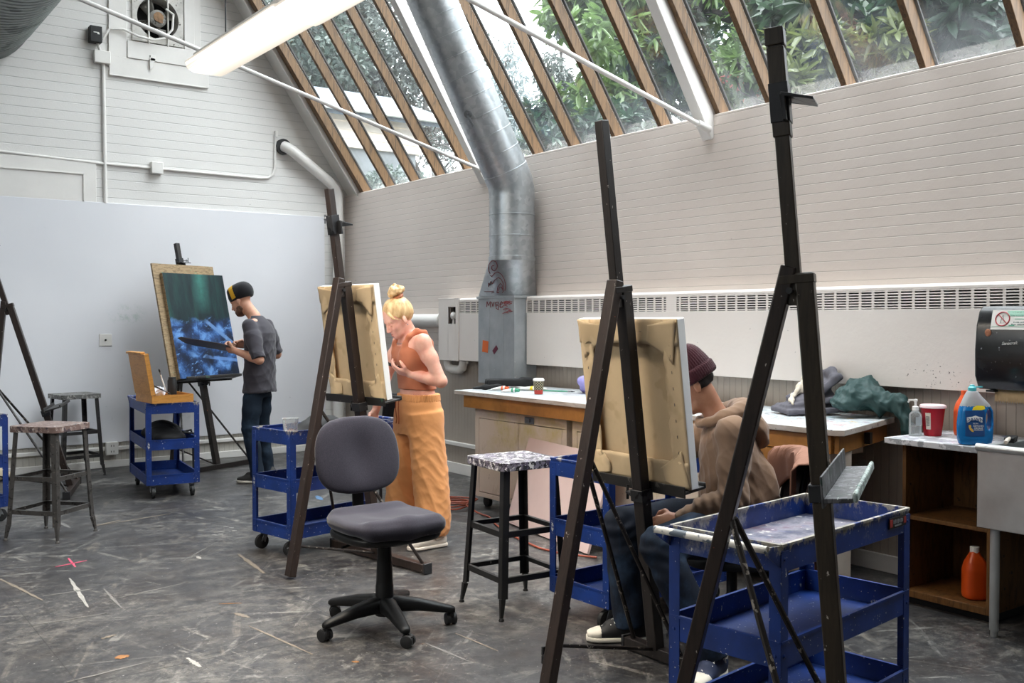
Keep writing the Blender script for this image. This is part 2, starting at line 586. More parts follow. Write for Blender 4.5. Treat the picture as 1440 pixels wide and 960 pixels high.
simple('wall_grey', '#b7b4b0', .6, vary=.04, vscale=2)
simple('ceiling_paint', '#d8d6d2', .7, vary=.04, vscale=1.5)

@defmat('panel_paint')
def _(t):
    c = t.ramp(t.noise(.8, 4), [(.3, '#dcdde2'), (.7, '#e6e6ea')])
    sp = t.math('MULTIPLY', t.step(t.noise(24, 3, .6), .70, .74), t.step(t.noise(1.3, 3), .5, .62))
    c = t.mix(t.math('MULTIPLY', sp, .35), c, '#8d938f')
    # a faint green smear of dried paint beside the painter's board
    x, y, z = t.sep(t.coord())
    dx = t.math('DIVIDE', t.math('SUBTRACT', x, 2.72), .22); dz = t.math('DIVIDE', t.math('SUBTRACT', z, 1.5), .12)
    r = t.math('SQRT', t.math('ADD', t.math('MULTIPLY', dx, dx), t.math('MULTIPLY', dz, dz)))
    g = t.math('MULTIPLY', t.step(r, 1, .2), t.step(t.noise(16, 5, .8), .48, .68))
    c = t.mix(t.math('MULTIPLY', g, .45), c, '#6fa389')
    return t.finish(c, .55, 0, t.bump(t.noise(90, 2), .06, .003), .35)

@defmat('floor_paint')
def _(t):
    v = t.coord()
    a = t.noise(1.6, 6, .62)
    c = t.ramp(a, [(.30, '#1f1e20'), (.45, '#343335'), (.6, '#444345'), (.78, '#4d4a49')])
    b = t.ramp(t.noise(7, 6, .7), [(.3, '#1c191a'), (.5, '#3a393b'), (.72, '#5c5a57')])
    c = t.mix(.55, c, b)
    c = t.mix(t.math('MULTIPLY', t.step(t.noise(2.4, 5, .6), .52, .7), .45), c, '#40352d')
    # patches where the paint has worn to a pale, blotchy grey
    wr = t.math('MULTIPLY', t.step(t.noise(1.1, 5, .62), .42, .60), t.step(t.noise(9, 8, .78), .46, .60))
    c = t.mix(t.math('MULTIPLY', wr, .75), c, '#7b7771')
    wr = t.math('MULTIPLY', t.step(t.noise(.8, 4, .6, vec=t.coord('Object', scale=(1, 1.3, 1))), .46, .62), t.step(t.noise(22, 7, .78), .51, .62))
    c = t.mix(t.math('MULTIPLY', wr, .7), c, '#8a867f')
    c = t.mix(t.math('MULTIPLY', t.step(t.noise(5, 7, .75), .54, .66), .55), c, '#1c1a1b')
    for k, (rot, th, amt, col) in enumerate([(.45, .60, .7, '#a3a09a'), (-.85, .60, .65, '#9a9791'), (1.25, .61, .6, '#aca79d'), (.0, .60, .6, '#8d8a84'), (1.9, .61, .6, '#8d857a')]):
        m = t.coord('Object', scale=(1.0, 6.5, 1), rot=(0, 0, rot))
        f = t.step(t.noise(1.3, 5, .62, vec=m, dist=1.0), th, th + .07)
        brk = t.step(t.noise(12, 6, .75), .42, .58)
        c = t.mix(t.math('MULTIPLY', t.math('MULTIPLY', f, brk), amt), c, col)
    # sheet seams
    x, y, z = t.sep(v)
    def seam(u, p, off):
        f = t.math('FRACT', t.math('DIVIDE', t.math('ADD', u, off), p))
        return t.step(t.math('ABSOLUTE', t.math('SUBTRACT', f, .5)), .4975, .4992)
    s = t.math('MAXIMUM', seam(x, 1.22, .3), seam(y, 2.44, .7))
    c = t.mix(t.math('MULTIPLY', s, .75), c, '#1b1a1a')
    # drips and flecks of paint
    for k, (sc, th, col, amt) in enumerate([(30, .735, '#a9a7a2', .75), (70, .70, '#9a9893', .7), (17, .775, '#c9c6c0', .9), (30, .74, '#6b5a48', .8), (44, .68, '#17161a', .75),
                                           (21, .80, '#b8472f', .9), (23, .805, '#3b6aa0', .9), (19, .81, '#cf8a33', .9), (9, .82, '#d0618c', .8)]):
        mp = t.n('ShaderNodeVectorMath', operation='ADD')
        t.l(v, mp.inputs[0]); mp.inputs[1].default_value = (k * 4.7, k * 2.9, 0)
        f = t.step(t.noise(sc, 2, .5, vec=mp.outputs[0]), th, th + .012)
        c = t.mix(t.math('MULTIPLY', f, amt), c, col)
    c = t.mix(1, c, .76, 'MULTIPLY')
    rg = t.ramp(t.noise(3.1, 5, .65), [(.3, .28), (.7, .55)])
    h = t.math('ADD', t.noise(40, 4, .6), t.math('MULTIPLY', t.noise(5, 3), .8))
    return t.finish(c, rg, 0, t.bump(h, .18, .004), .5)

def wood_mat(name, dark, light, scale=(1, 1, 1), rough=.5, fleck=None):
    t = NT(name)
    w = t.noise(6, 6, .65, vec=t.coord('Object', scale=scale), dist=1.2)
    c = t.ramp(w, [(.3, dark), (.55, light), (.75, tuple(q * .8 for q in srgb(light)))])
    if fleck:
        c = t.mix(t.step(t.noise(30, 3), .68, .71), c, fleck)
    MATS[name] = t.finish(c, rough, 0, t.bump(w, .12, .004), .4)
wood_mat('rafter_wood', '#36281b', '#705539', (9, 9, .7))
simple('gasket_black', '#1d1b1a', .6)

@defmat('window_glass')
def _(t):
    tr = t.n('ShaderNodeBsdfTransparent'); tr.inputs[0].default_value = (.93, .95, .95, 1)
    gl = t.n('ShaderNodeBsdfGlossy'); gl.inputs['Roughness'].default_value = .04
    df = t.n('ShaderNodeBsdfTranslucent'); df.inputs[0].default_value = (.8, .84, .88, 1)
    z = t.sep(t.coord())[2]
    dirt = t.math('MULTIPLY', t.step(t.noise(4, 6, .7), .35, .8), .012)
    low = t.math('MULTIPLY', t.step(t.math('ADD', z, t.math('MULTIPLY', t.noise(5, 4, .6), .5)), 3.4, 2.9), .025)
    m1 = t.n('ShaderNodeMixShader'); m1.inputs[0].default_value = .05
    t.l(tr.outputs[0], m1.inputs[1]); t.l(gl.outputs[0], m1.inputs[2])
    m2 = t.n('ShaderNodeMixShader'); t.l(t.math('ADD', dirt, t.math('ADD', low, .002)), m2.inputs[0])
    t.l(m1.outputs[0], m2.inputs[1]); t.l(df.outputs[0], m2.inputs[2])
    t.l(m2.outputs[0], t.out.inputs[0])
    return t.m

# ================================================================ shell
XR, YB, XL, YF, ZC = 5.1, 10.2, -4.5, -3.6, 6.0
ZT = 2.84                                  # top of the right wall, where the sloping glass begins
SL = .68                                   # the glass leans in .63 m per metre of height
TUP = Vector((-SL, 0, 1)).normalized()     # up the slope
NOUT = Vector((1, 0, SL)).normalized()     # out through the glass
def slope(y, z, off=0.):
    return Vector((XR - SL * (z - ZT), y, z)) + NOUT * off

floor = struct(MB().box2((XL - .2, YF - .2, -.1), (XR + .2, YB + .2, 0)).build('floor', 'floor_paint'))
# single marks on the floor: strokes and daubs of dried paint
for nm_, col_ in (('mark_pink', '#c74a66'), ('mark_white', '#96938e'), ('mark_grey', '#6b6865'), ('mark_orange', '#8a5f35'), ('mark_tan', '#756b5f'), ('mark_blue', '#46698c')):
    simple(nm_, col_, .6, vary=.15, vscale=30)
def floor_mark(x, y, ang, L, W, mat, seed):
    q = random.Random(seed); n = 14; up_, dn_ = [], []
    for i in range(n + 1):
        u = i / n; w_ = W * (.35 + .65 * sin(pi * min(1, max(.06, u)))) * q.uniform(.55, 1.15)
        up_.append((L * (u - .5), w_ / 2)); dn_.append((L * (u - .5), -w_ / 2 * q.uniform(.6, 1.2)))
    m_ = MB(); m_.prism(up_ + dn_[::-1], .0004, .0014)
    m_.build('paint_mark', mat, floor, loc=(x, y, 0), rot=(0, 0, ang), smooth=0)
for k_, (x, y, a, L, W, mt) in enumerate(FLOOR_MARKS):
    floor_mark(x, y, a, L, W * .6, mt, 100 + k_)
struct(MB().box2((XR, YF, 0), (XR + .2, YB + .2, ZT)).build('wall_right', 'wall_right_paint', bevel=.006))
# back wall follows the slope of the roof; an opening holds the fan
FX0, FX1, FZ0, FZ1 = 2.79, 3.29, 4.2, 4.71
w = MB()
topx = XR - SL * (ZC - ZT)
y0, y1 = YB, YB + .2
w.box2((XL, y0, 0), (FX0, y1, ZC + .2))
w.box2((FX0, y0, 0), (FX1, y1, FZ0))
zs = ZT + (XR + .06 - FX1) / SL
w.prism([(FX0, FZ1), (FX1, FZ1), (FX1, zs), (topx, ZC + .2), (FX0, ZC + .2)], y0, y1, 'y')
w.prism([(FX1, 0), (XR + .1, 0), (XR + .1, ZT), (FX1, zs)], y0, y1, 'y')
struct(w.build('wall_back', 'wall_back_paint'))
# unseen left and front walls; high left openings added to let fill daylight in
w = MB()
for a, b, za, zb in [(YF, .8, 0, ZC), (.8, 3.2, 0, 3.4), (.8, 3.2, 5.2, ZC), (3.2, 4.4, 0, ZC), (4.4, 7.4, 0, 3.4), (4.4, 7.4, 5.2, ZC), (7.4, YB + .2, 0, ZC)]:
    w.box2((XL - .2, a, za), (XL, b, zb))
struct(w.build('wall_left', 'wall_grey'))
w = MB(); w.box2((XL - .2, YF - .2, 0), (XR + .2, YF, ZC))
struct(w.build('wall_front', 'wall_grey'))
struct(MB().box2((XL - .2, YF - .2, ZC), (topx + .1, YB + .2, ZC + .15)).build('ceiling', 'ceiling_paint'))
nwin = 0
def window(bm):
    global nwin
    nwin += 1
    return struct(bm.build('window_%d' % nwin, 'window_glass', smooth=0))
for a_, b_ in ((.8, 3.2), (4.4, 7.4)):
    window(MB().box2((XL - .12, a_, 3.4), (XL - .11, b_, 5.2)))  # unseen panes in the openings added for fill
ntrim = 0
def trim(bm, mat, bevel=.004):
    global ntrim
    ntrim += 1
    return struct(bm.build('trim_%d' % ntrim, mat, bevel=bevel))
# rafters of raw wood, painted steel beams, panes between
RY = [9.82, 9.27, 8.76, 8.27, 7.78, 6.71, 6.23, 5.71, 5.21, 4.655, 4.23, 3.66, 3.15, 2.61, 2.02, 1.45, .9]
BY = [7.42, 4.72, 2.13]
struct(MB().bar(slope(-1.36, ZT, .08), slope(-1.36, ZC + .1, .08), 4.5, .12, NOUT).build('ceiling_slope_added', 'ceiling_paint'))  # unseen solid slope, added to keep skylight off the near floor
for y in RY:
    wd = .09 if y > 9.5 else .045
    trim(MB().bar(slope(y, 2.79, .06), slope(y, ZC + .1, .06), wd - .004, .092, NOUT), 'rafter_wood', .003)
    trim(MB().bar(slope(y, 2.79, .118), slope(y, ZC + .1, .118), wd + .022, .012, NOUT), 'gasket_black', .001)
for y in BY:
    bs = lambda z: Vector((XR - .01 - .63 * (z - ZT), y, z))
    trim(MB().bar(bs(2.72), bs(ZC + .05), .085, .20, NOUT), 'white_paint', .006)
ys = sorted(set(RY), reverse=True)
for a, b in zip(ys, ys[1:]):
    pa = a - (.045 if a > 9.5 else .0225); pb = b + .0225
    q = MB()
    lo, hi = 2.80, ZC + .05
    g0, g1 = .095, .101
    q.add([slope(pa, lo, g0), slope(pb, lo, g0), slope(pb, hi, g0), slope(pa, hi, g0), slope(pa, lo, g1), slope(pb, lo, g1), slope(pb, hi, g1), slope(pa, hi, g1)],
          [(0, 1, 2, 3), (7, 6, 5, 4), (0, 4, 5, 1), (1, 5, 6, 2), (2, 6, 7, 3), (3, 7, 4, 0)])
    window(q)
# closed sloping soffit between the last rafter and the back wall, with its thin edge bead
trim(MB().bar(slope(10.03, 2.8, .06), slope(10.03, ZC + .1, .06), .34, .06, NOUT), 'white_paint')
trim(MB().bar(slope(9.885, 2.8, .0), slope(9.885, ZC + .1, .0), .02, .05, NOUT), 'white_paint')
# top board of the right wall

# large white board screwed to the back wall, baseboard, raised moulding, old door frame up high
trim(MB().box2((-1.2, YB - .025, .245), (4.84, YB, 2.585)), 'panel_paint', .003)
struct(MB().box2((XL, YB - .02, 0), (XR, YB, .07)).build('baseboard_back', 'white_paint', bevel=.004))
trim(MB().box2((XL, YB - .028, .165), (XR, YB, .205)), 'white_paint', .008)
struct(MB().box2((XR - .02, YF, 0), (XR, YB, .10)).build('baseboard_right', 'white_paint', bevel=.004))
trim(MB().box2((XR - .03, 6.6, .26), (XR, YB, .30)), 'white_paint', .008)
f = MB()
f.box2((-.6, YB - .022, 2.585), (2.44, YB, 2.97))
trim(f, 'white_paint', .003)
f = MB()
f.box2((-.6, YB - .034, 2.84), (2.33, YB - .022, 2.852)); f.box2((2.318, YB - .034, 2.585), (2.33, YB - .022, 2.852))
trim(f, 'plain_white', .002)
# broad frame boards round the fan
f = MB()
for a, b in [((2.57, YB - .02, 3.83), (3.55, YB, 4.02)), ((2.57, YB - .02, 4.02), (2.74, YB, 5.1)), ((3.40, YB - .02, 4.02), (3.47, YB, 5.1))]:
    f.box2(a, b)
f.box2((2.57, YB - .028, 3.825), (3.52, YB - .02, 3.84))
f.box2((2.74, YB - .03, 4.02), (3.40, YB, 4.19)); f.box2((3.30, YB - .03, 4.19), (3.40, YB, 5.1))
trim(f, 'white_paint', .004)

# ================================================================ outdoors
simple('siding_paint', '#f3e8df', .6, vary=.05)
simple('roof_trim', '#57606a', .6)
simple('gutter_white', '#f2f4f6', .4)
simple('foundation_grey', '#7d8184', .8, vary=.15)
simple('soil', '#4b4a3d', .9, vary=.3, vscale=2)
struct(MB().box2((XR + .2, -30, -.3), (60, 60, -.05)).build('ground_outside', 'soil'))
# ================================================================ carts, stools, easels
def cart_mat(name, smear, messy):
    """blue enamel with chips and drips; dried pale paint gathers along the upper rim"""
    t = NT(name)
    v = t.coord(); z = t.sep(v)[2]
    c = t.ramp(t.noise(5, 5, .6), [(.3, '#0c255b'), (.7, '#143986')])
    c = t.mix(t.math('MULTIPLY', t.step(t.noise(3.3, 5, .7), .5, .75), .35), c, '#12244f')
    dr = t.noise(34, 3, .6, vec=t.coord('Object', scale=(1, 1, .45)))
    c = t.mix(t.step(dr, .70, .73), c, '#c9c6bd')
    c = t.mix(t.step(t.noise(75, 2, .5), .70, .74), c, '#b9bcc0')
    c = t.mix(t.step(t.noise(22, 3, .6, vec=t.coord('Object', scale=(1.3, 1, .6))), .73, .76), c, '#0c1a33')
    if smear:
        up = t.math('POWER', t.step(z, .69, .775), 1.6)
        f = t.math('ADD', t.noise(17, 6, .75, vec=t.coord('Object', scale=(1, 1, .45))), t.math('MULTIPLY', up, smear))
        k = t.step(f, .70, .78)
        cc = t.ramp(t.noise(11, 4, .6), [(.25, '#3c4a46'), (.42, '#8f897c'), (.6, '#c3bcae'), (.8, '#6d7a80')])
        c = t.mix(k, c, cc)
    if smear > .25:
        g = t.step(t.noise(8, 6, .75, vec=t.coord('Object', scale=(1, 1, .5))), .53, .64)
        c2 = t.ramp(t.noise(13, 5, .7), [(.3, '#14161f'), (.45, '#5d626d'), (.55, '#a9a6a3'), (.68, '#3b4d45'), (.8, '#7a4a4e')])
        c = t.mix(t.math('MULTIPLY', t.math('MULTIPLY', g, t.step(z, .68, .72)), .8), c, c2)
    if messy:
        f = t.step(t.noise(9, 6, .7), .2, .4)
        c2 = t.ramp(t.noise(7, 5, .7), [(.25, '#24262f'), (.4, '#4d4d58'), (.52, '#8a868b'), (.62, '#6f545f'), (.72, '#a7a19c'), (.85, '#31435c')])
        c = t.mix(t.math('MULTIPLY', f, .85), c, c2)
        for k, (cl, s, th) in enumerate([('#d9d6cf', 28, .66), ('#7d2f38', 24, .72), ('#b8a03a', 21, .74), ('#2f6d58', 19, .73)]):
            c = t.mix(t.step(t.noise(s, 3, .6, vec=t.coord('Object', scale=(1 + k * .13, 1, 1))), th, th + .03), c, cl)
    MATS[name] = t.finish(c, .42, 0, t.bump(t.noise(60, 3), .1, .002), .5)
cart_mat('cart_blue', 0, False)
cart_mat('cart_rim', .20, False)
cart_mat('cart_rim_caked', .30, False)
cart_mat('cart_tray_messy', 0, True)
flecked('caked_tube', '#d8d4cc', [('#5b6672', 14, .56), ('#1f4a9c', 11, .64), ('#8a7d68', 25, .66)], .5)
simple('rubber_black', '#161617', .6)
simple('caster_metal', '#8b8d90', .35, .9, vary=.1)
simple('rivet_metal', '#b9bcc2', .35, .8)

CL, CW = .86, .41
def make_cart(label, loc, rz, rim='cart_rim', top='cart_rim', group='blue steel utility carts'):
    t = thing('utility_cart', label, 'cart', loc, rz, group)
    def tray(z0, z1, lip):
        m = MB()
        x, y, th = CL / 2, CW / 2, .004
        m.box2((-x, -y, z0), (x, y, z0 + th))
        for s in (-1, 1):
            m.box2((-x, s * y - th / 2, z0), (x, s * y + th / 2, z1))
            m.box2((s * x - th / 2, -y, z0), (s * x + th / 2, y, z1))
            # rolled lip
            m.bar((-x, s * y, z1), (x, s * y, z1), .012, .008); m.bar((s * x, -y, z1), (s * x, y, z1), .012, .008)
        return m
    tray(.686, .768, 1).build('top_tray', rim, t, smooth=20)
    MB().box2((-CL / 2 + .004, -CW / 2 + .004, .690), (CL / 2 - .004, CW / 2 - .004, .694)).build('tray_liner', top, t)
    tray(.392, .472, 1).build('middle_tray', 'cart_blue', t, smooth=20)
    tray(.108, .186, 1).build('bottom_tray', 'cart_blue', t, smooth=20)
    for sx in (-1, 1):
        for sy in (-1, 1):
            p = MB()
            x, y = sx * (CL / 2 + .004), sy * (CW / 2 + .004)
            p.box2((x, y, .112), (x - sx * .042, y - sy * .003, .75)); p.box2((x, y, .112), (x - sx * .003, y - sy * .042, .75))
            r = p
            for z in (.725, .43, .148):
                r.ball((x - sx * .02, y + sy * .001, z), (.006, .003, .006), 8, 5); r.ball((x + sx * .001, y - sy * .02, z), (.003, .006, .006), 8, 5)
            p.build('post', 'cart_rim', t, bevel=.0008, seg=1)
            c = MB()
            cx, cy = sx * (CL / 2 - .05), sy * (CW / 2 - .05)
            c.box((cx, cy, .106), (.06, .05, .006)); c.tube([(cx, cy, .108), (cx, cy, .09)], .014, 10)
            for k in (-1, 1):
                c.bar((cx, cy + k * .018, .095), (cx + .022, cy + k * .018, .044), .003, .03, (1, 0, 0))
            cs = c.build('caster', 'caster_metal', t, bevel=.001, seg=1)
            wv = MB()
            wv.tube([(cx + .022, cy - .013, .045), (cx + .022, cy - .011, .045), (cx + .022, cy + .011, .045), (cx + .022, cy + .013, .045)], [.038, .045, .045, .038], 20)
            wv.tube([(cx + .022, cy - .021, .045), (cx + .022, cy + .021, .045)], .008, 8)
            wv.build('wheel', 'rubber_black', cs)
    # push handle at one end: side plates and a tube across
    x = -CL / 2
    for s in (-1, 1):
        y = s * CW / 2
        h = MB()
        h.add([(x, y - .002, .70), (x, y - .002, .768), (x - .085, y - .002, .775), (x - .085, y - .002, .752), (x, y + .002, .70), (x, y + .002, .768), (x - .085, y + .002, .775), (x - .085, y + .002, .752)],
              [(0, 1, 2, 3), (7, 6, 5, 4), (0, 4, 5, 1), (1, 5, 6, 2), (2, 6, 7, 3), (3, 7, 4, 0)])
        h.build('handle_bracket', rim, t)
    MB().tube([(x - .08, -CW / 2 - .004, .768), (x - .08, CW / 2 + .004, .768)], .0125, 12).build('handle', 'caked_tube' if rim != 'cart_rim' else 'cart_rim', t)
    return t

def place_dir(near, lx, ld, side):
    """centre and turn of a cart from its near-end corner, long direction (right, ahead) and side of the corner"""
    n = sqrt(lx * lx + ld * ld); lx /= n; ld /= n
    sx, sd = (-ld, lx)          # left of the long direction
    cx = near[0] + lx * CL / 2 + sx * CW / 2 * side; cd = near[1] + ld * CL / 2 + sd * CW / 2 * side
    return at(cx, cd), heading(lx, ld)

# big cart in front: its handle end faces left
p, a = place_dir((.81, 2.985), .72, .69, 1)
cart_front = make_cart('large blue steel cart caked with white paint behind the tall front easel', p, a, 'cart_rim_caked', 'cart_tray_messy')
b = MB(); b.box((CL / 2 - .10, -CW / 2 - .0065, .735), (.13, .003, .038)); bd = b.build('badge', 'rubber_black', cart_front); bd['label'] = 'black and red maker badge'
simple('badge_red', '#9c2a26', .4); simple('badge_grey', '#8d8f93', .4)
MB().box((CL / 2 - .152, -CW / 2 - .0085, .735), (.02, .002, .026)).build('badge_mark', 'badge_red', bd); MB().box((CL / 2 - .046, -CW / 2 - .0085, .736), (.018, .002, .022)).build('badge_mark', 'badge_red', bd)
b = MB()
for i in range(7):
    b.box((CL / 2 - .132 + i * .011, -CW / 2 - .0085, .738), (.006, .002, .012 + .003 * (i % 2)))
b.box((CL / 2 - .10, -CW / 2 - .0085, .724), (.05, .002, .005)); b.build('badge_lettering', 'badge_grey', bd)
p, a = place_dir((-1.343, 6.02), .68, .73, 1)
cart_mid = make_cart('blue cart holding a clear cup behind the office chair', p + Vector((0, 0, 0)), a + pi, 'cart_rim')
p, a = place_dir((.447, 4.571), .78, .62, 1)
cart_easel = dup(cart_mid, p, a + pi, 'blue cart beside the seated person, between black stool and canvas easel')
p, a = place_dir((-2.94, 7.99), -.49, .87, -1)
cart_painter = dup(cart_mid, p, a + pi, 'blue cart carrying the open wooden paint box')
cart_edge = dup(cart_mid, at(-4.03, 6.88), heading(.55, .84), 'blue cart cut off by the left edge of the picture')

# ---------------------------------------------------------------- stools
flecked('stool_black', '#1b1a1a', [('#c8c4bd', 42, .73, (1, 1, .4)), ('#8f8b86', 70, .73)], .4, .0, bump=.2)
flecked('stool_steel', '#504d4b', [('#c8c4bd', 42, .73, (1, 1, .4)), ('#353231', 30, .6), ('#6c655f', 45, .64)], .42, .5)
flecked('stool_dark', '#2d2b2b', [('#b9b5ae', 42, .72, (1, 1, .4)), ('#171616', 14, .6)], .45, .3)
flecked('seat_splattered', '#2a282b', [('#77727e', 28, .50), ('#5d5464', 22, .55), ('#c9c6c4', 38, .57), ('#f0eeec', 60, .63), ('#2f2e33', 30, .60)], .45, bump=.3)
flecked('seat_rosy', '#6f5a54', [('#8b7972', 30, .52), ('#b5ada7', 45, .61), ('#43363a', 24, .6), ('#dedad6', 80, .69)], .5, bump=.3)
flecked('seat_grey', '#5f5e5c', [('#918f8b', 32, .54), ('#3a3938', 25, .58), ('#d8d6d2', 60, .68)], .5, bump=.3)
def make_stool(label, loc, rz, frame, seat, h=.755, group='square metal stools'):
    t = thing('metal_stool', label, 'stool', loc, rz, group)
    a, r = .183, .035
    def rr(a, r, n=5):
        o = []
        for cx, cy, s in ((1, 1, 0), (-1, 1, 1), (-1, -1, 2), (1, -1, 3)):
            for k in range(n + 1):
                an = (s + k / n) * pi / 2
                o.append((cx * (a - r) + r * cos(an), cy * (a - r) + r * sin(an)))
        return o
    m = MB(); m.prism(rr(a, r), h - .006, h)
    o, i = rr(a, r), rr(a - .003, r - .003)
    n = len(o)
    vs = [(x, y, h - .002) for x, y in o] + [(x, y, h - .04) for x, y in o] + [(x, y, h - .04) for x, y in i] + [(x, y, h - .004) for x, y in i]
    m.add(vs, [(k, (k + 1) % n, n + (k + 1) % n, n + k) for k in range(n)] + [(n + k, n + (k + 1) % n, 2 * n + (k + 1) % n, 2 * n + k) for k in range(n)] + [(2 * n + k, 2 * n + (k + 1) % n, 3 * n + (k + 1) % n, 3 * n + k) for k in range(n)])
    m.build('seat', seat, t, bevel=.002, seg=2)
    tp, ft = .156, .196
    def leg(sx, sy, z):
        f = 1 - z / (h - .02)
        q = tp + (ft - tp) * f
        return Vector((sx * q, sy * q, z))
    for sx in (-1, 1):
        for sy in (-1, 1):
            l = MB()
            A, B = leg(sx, sy, h - .008), leg(sx, sy, .10)
            C = leg(sx, sy, .012)
            wv = .034
            for ux, uy in ((1, 0), (0, 1)):
                off = Vector((-sx * ux * wv / 2, -sy * uy * wv / 2, 0))
                dirn = Vector((0, sy, 0)) if ux else Vector((sx, 0, 0))
                l.bar(A + off, B + off, wv if True else 0, .0035, dirn)
            # pinched foot
            l.bar(B + Vector((-sx * .008, -sy * .008, .0)), C, .026, .022, (0, 1, 0), taper=.55)
            lg = l.build('leg', frame, t)
            MB().lathe([(.0, 0), (.014, 0), (.014, .006), (.009, .014), (.0, .015)], 12, (C.x, C.y, 0)).build('foot_glide', frame, lg)
    for z in (.405, .185):
        for s in (-1, 1):
            for ax in (0, 1):
                p0 = leg(-1, s, z) if ax == 0 else leg(s, -1, z)
                p1 = leg(1, s, z) if ax == 0 else leg(s, 1, z)
                inn = Vector((0, -s * .004, 0)) if ax == 0 else Vector((-s * .004, 0, 0))
                b = MB(); b.bar(p0 + inn, p1 + inn, .004, .028); b.bar(p0 + inn * 3 + Vector((0, 0, .013)), p1 + inn * 3 + Vector((0, 0, .013)), .02, .003)
                b.build('stretcher', frame, t)
    return t
make_stool('black metal stool with thickly paint splattered seat beside wooden worktable', (2.968, 4.055, 0), radians(-4), 'stool_black', 'seat_splattered')
make_stool('worn steel stool with rosy brown seat nearest the left edge of the room', (1.42, 7.2, 0), radians(41), 'stool_steel', 'seat_rosy', .75)
make_stool('dark metal stool with grey seat against white back wall', (2.158, 9.88, 0), radians(9), 'stool_dark', 'seat_grey', .76)

# ---------------------------------------------------------------- easels
def easel_mat(name, base, hi):
    t = NT(name)
    w = t.noise(7, 6, .65, vec=t.coord('Object', scale=(7, 7, .6)), dist=.8)
    c = t.ramp(w, [(.3, base), (.55, hi), (.8, tuple(q * .6 for q in srgb(base)))])
    c = t.mix(t.step(t.noise(60, 3, .6, vec=t.coord('Object', scale=(1, 1, .6))), .70, .73), c, '#b7aea4')
    c = t.mix(t.step(t.noise(6.5, 5, .7), .70, .73), c, '#a39a90')
    c = t.mix(t.step(t.noise(21, 3, .6), .76, .78), c, '#a5522f')
    c = t.mix(t.step(t.noise(17, 3, .6), .765, .785), c, '#5e8a63')
    MATS[name] = t.finish(c, .42, 0, t.bump(w, .15, .003), .5)
easel_mat('easel_brown', '#1b1411', '#2f231e')
easel_mat('easel_dark', '#151211', '#27211f')
easel_mat('easel_umber', '#231c14', '#382e23')
flecked('ledge_grime', '#3a3a3d', [('#5b5a5e', 30, .5, (1, 1, .3)), ('#8e928f', 40, .63, (1, 1, .3)), ('#c7cdc6', 70, .68), ('#2b3a36', 26, .62)], .5, bump=.4)
flecked('ledge_dark', '#1f1d1c', [('#4d4a45', 22, .64), ('#8f8c85', 60, .72), ('#33503f', 9, .68)], .5)
flecked('ledge_pale', '#6d7572', [('#9aa6a2', 35, .46), ('#b9cbc2', 45, .55), ('#e3e6e4', 60, .62), ('#4f7f70', 30, .64)], .5, bump=.4)
flecked('easel_metal', '#3a3a3c', [('#8d8b86', 30, .66), ('#17181a', 12, .6)], .4, .6)
simple('steel_dark', '#2c2c2e', .35, .8, vary=.2)
flecked('rod_steel', '#26211f', [('#8a8178', 40, .62)], .4, .3)

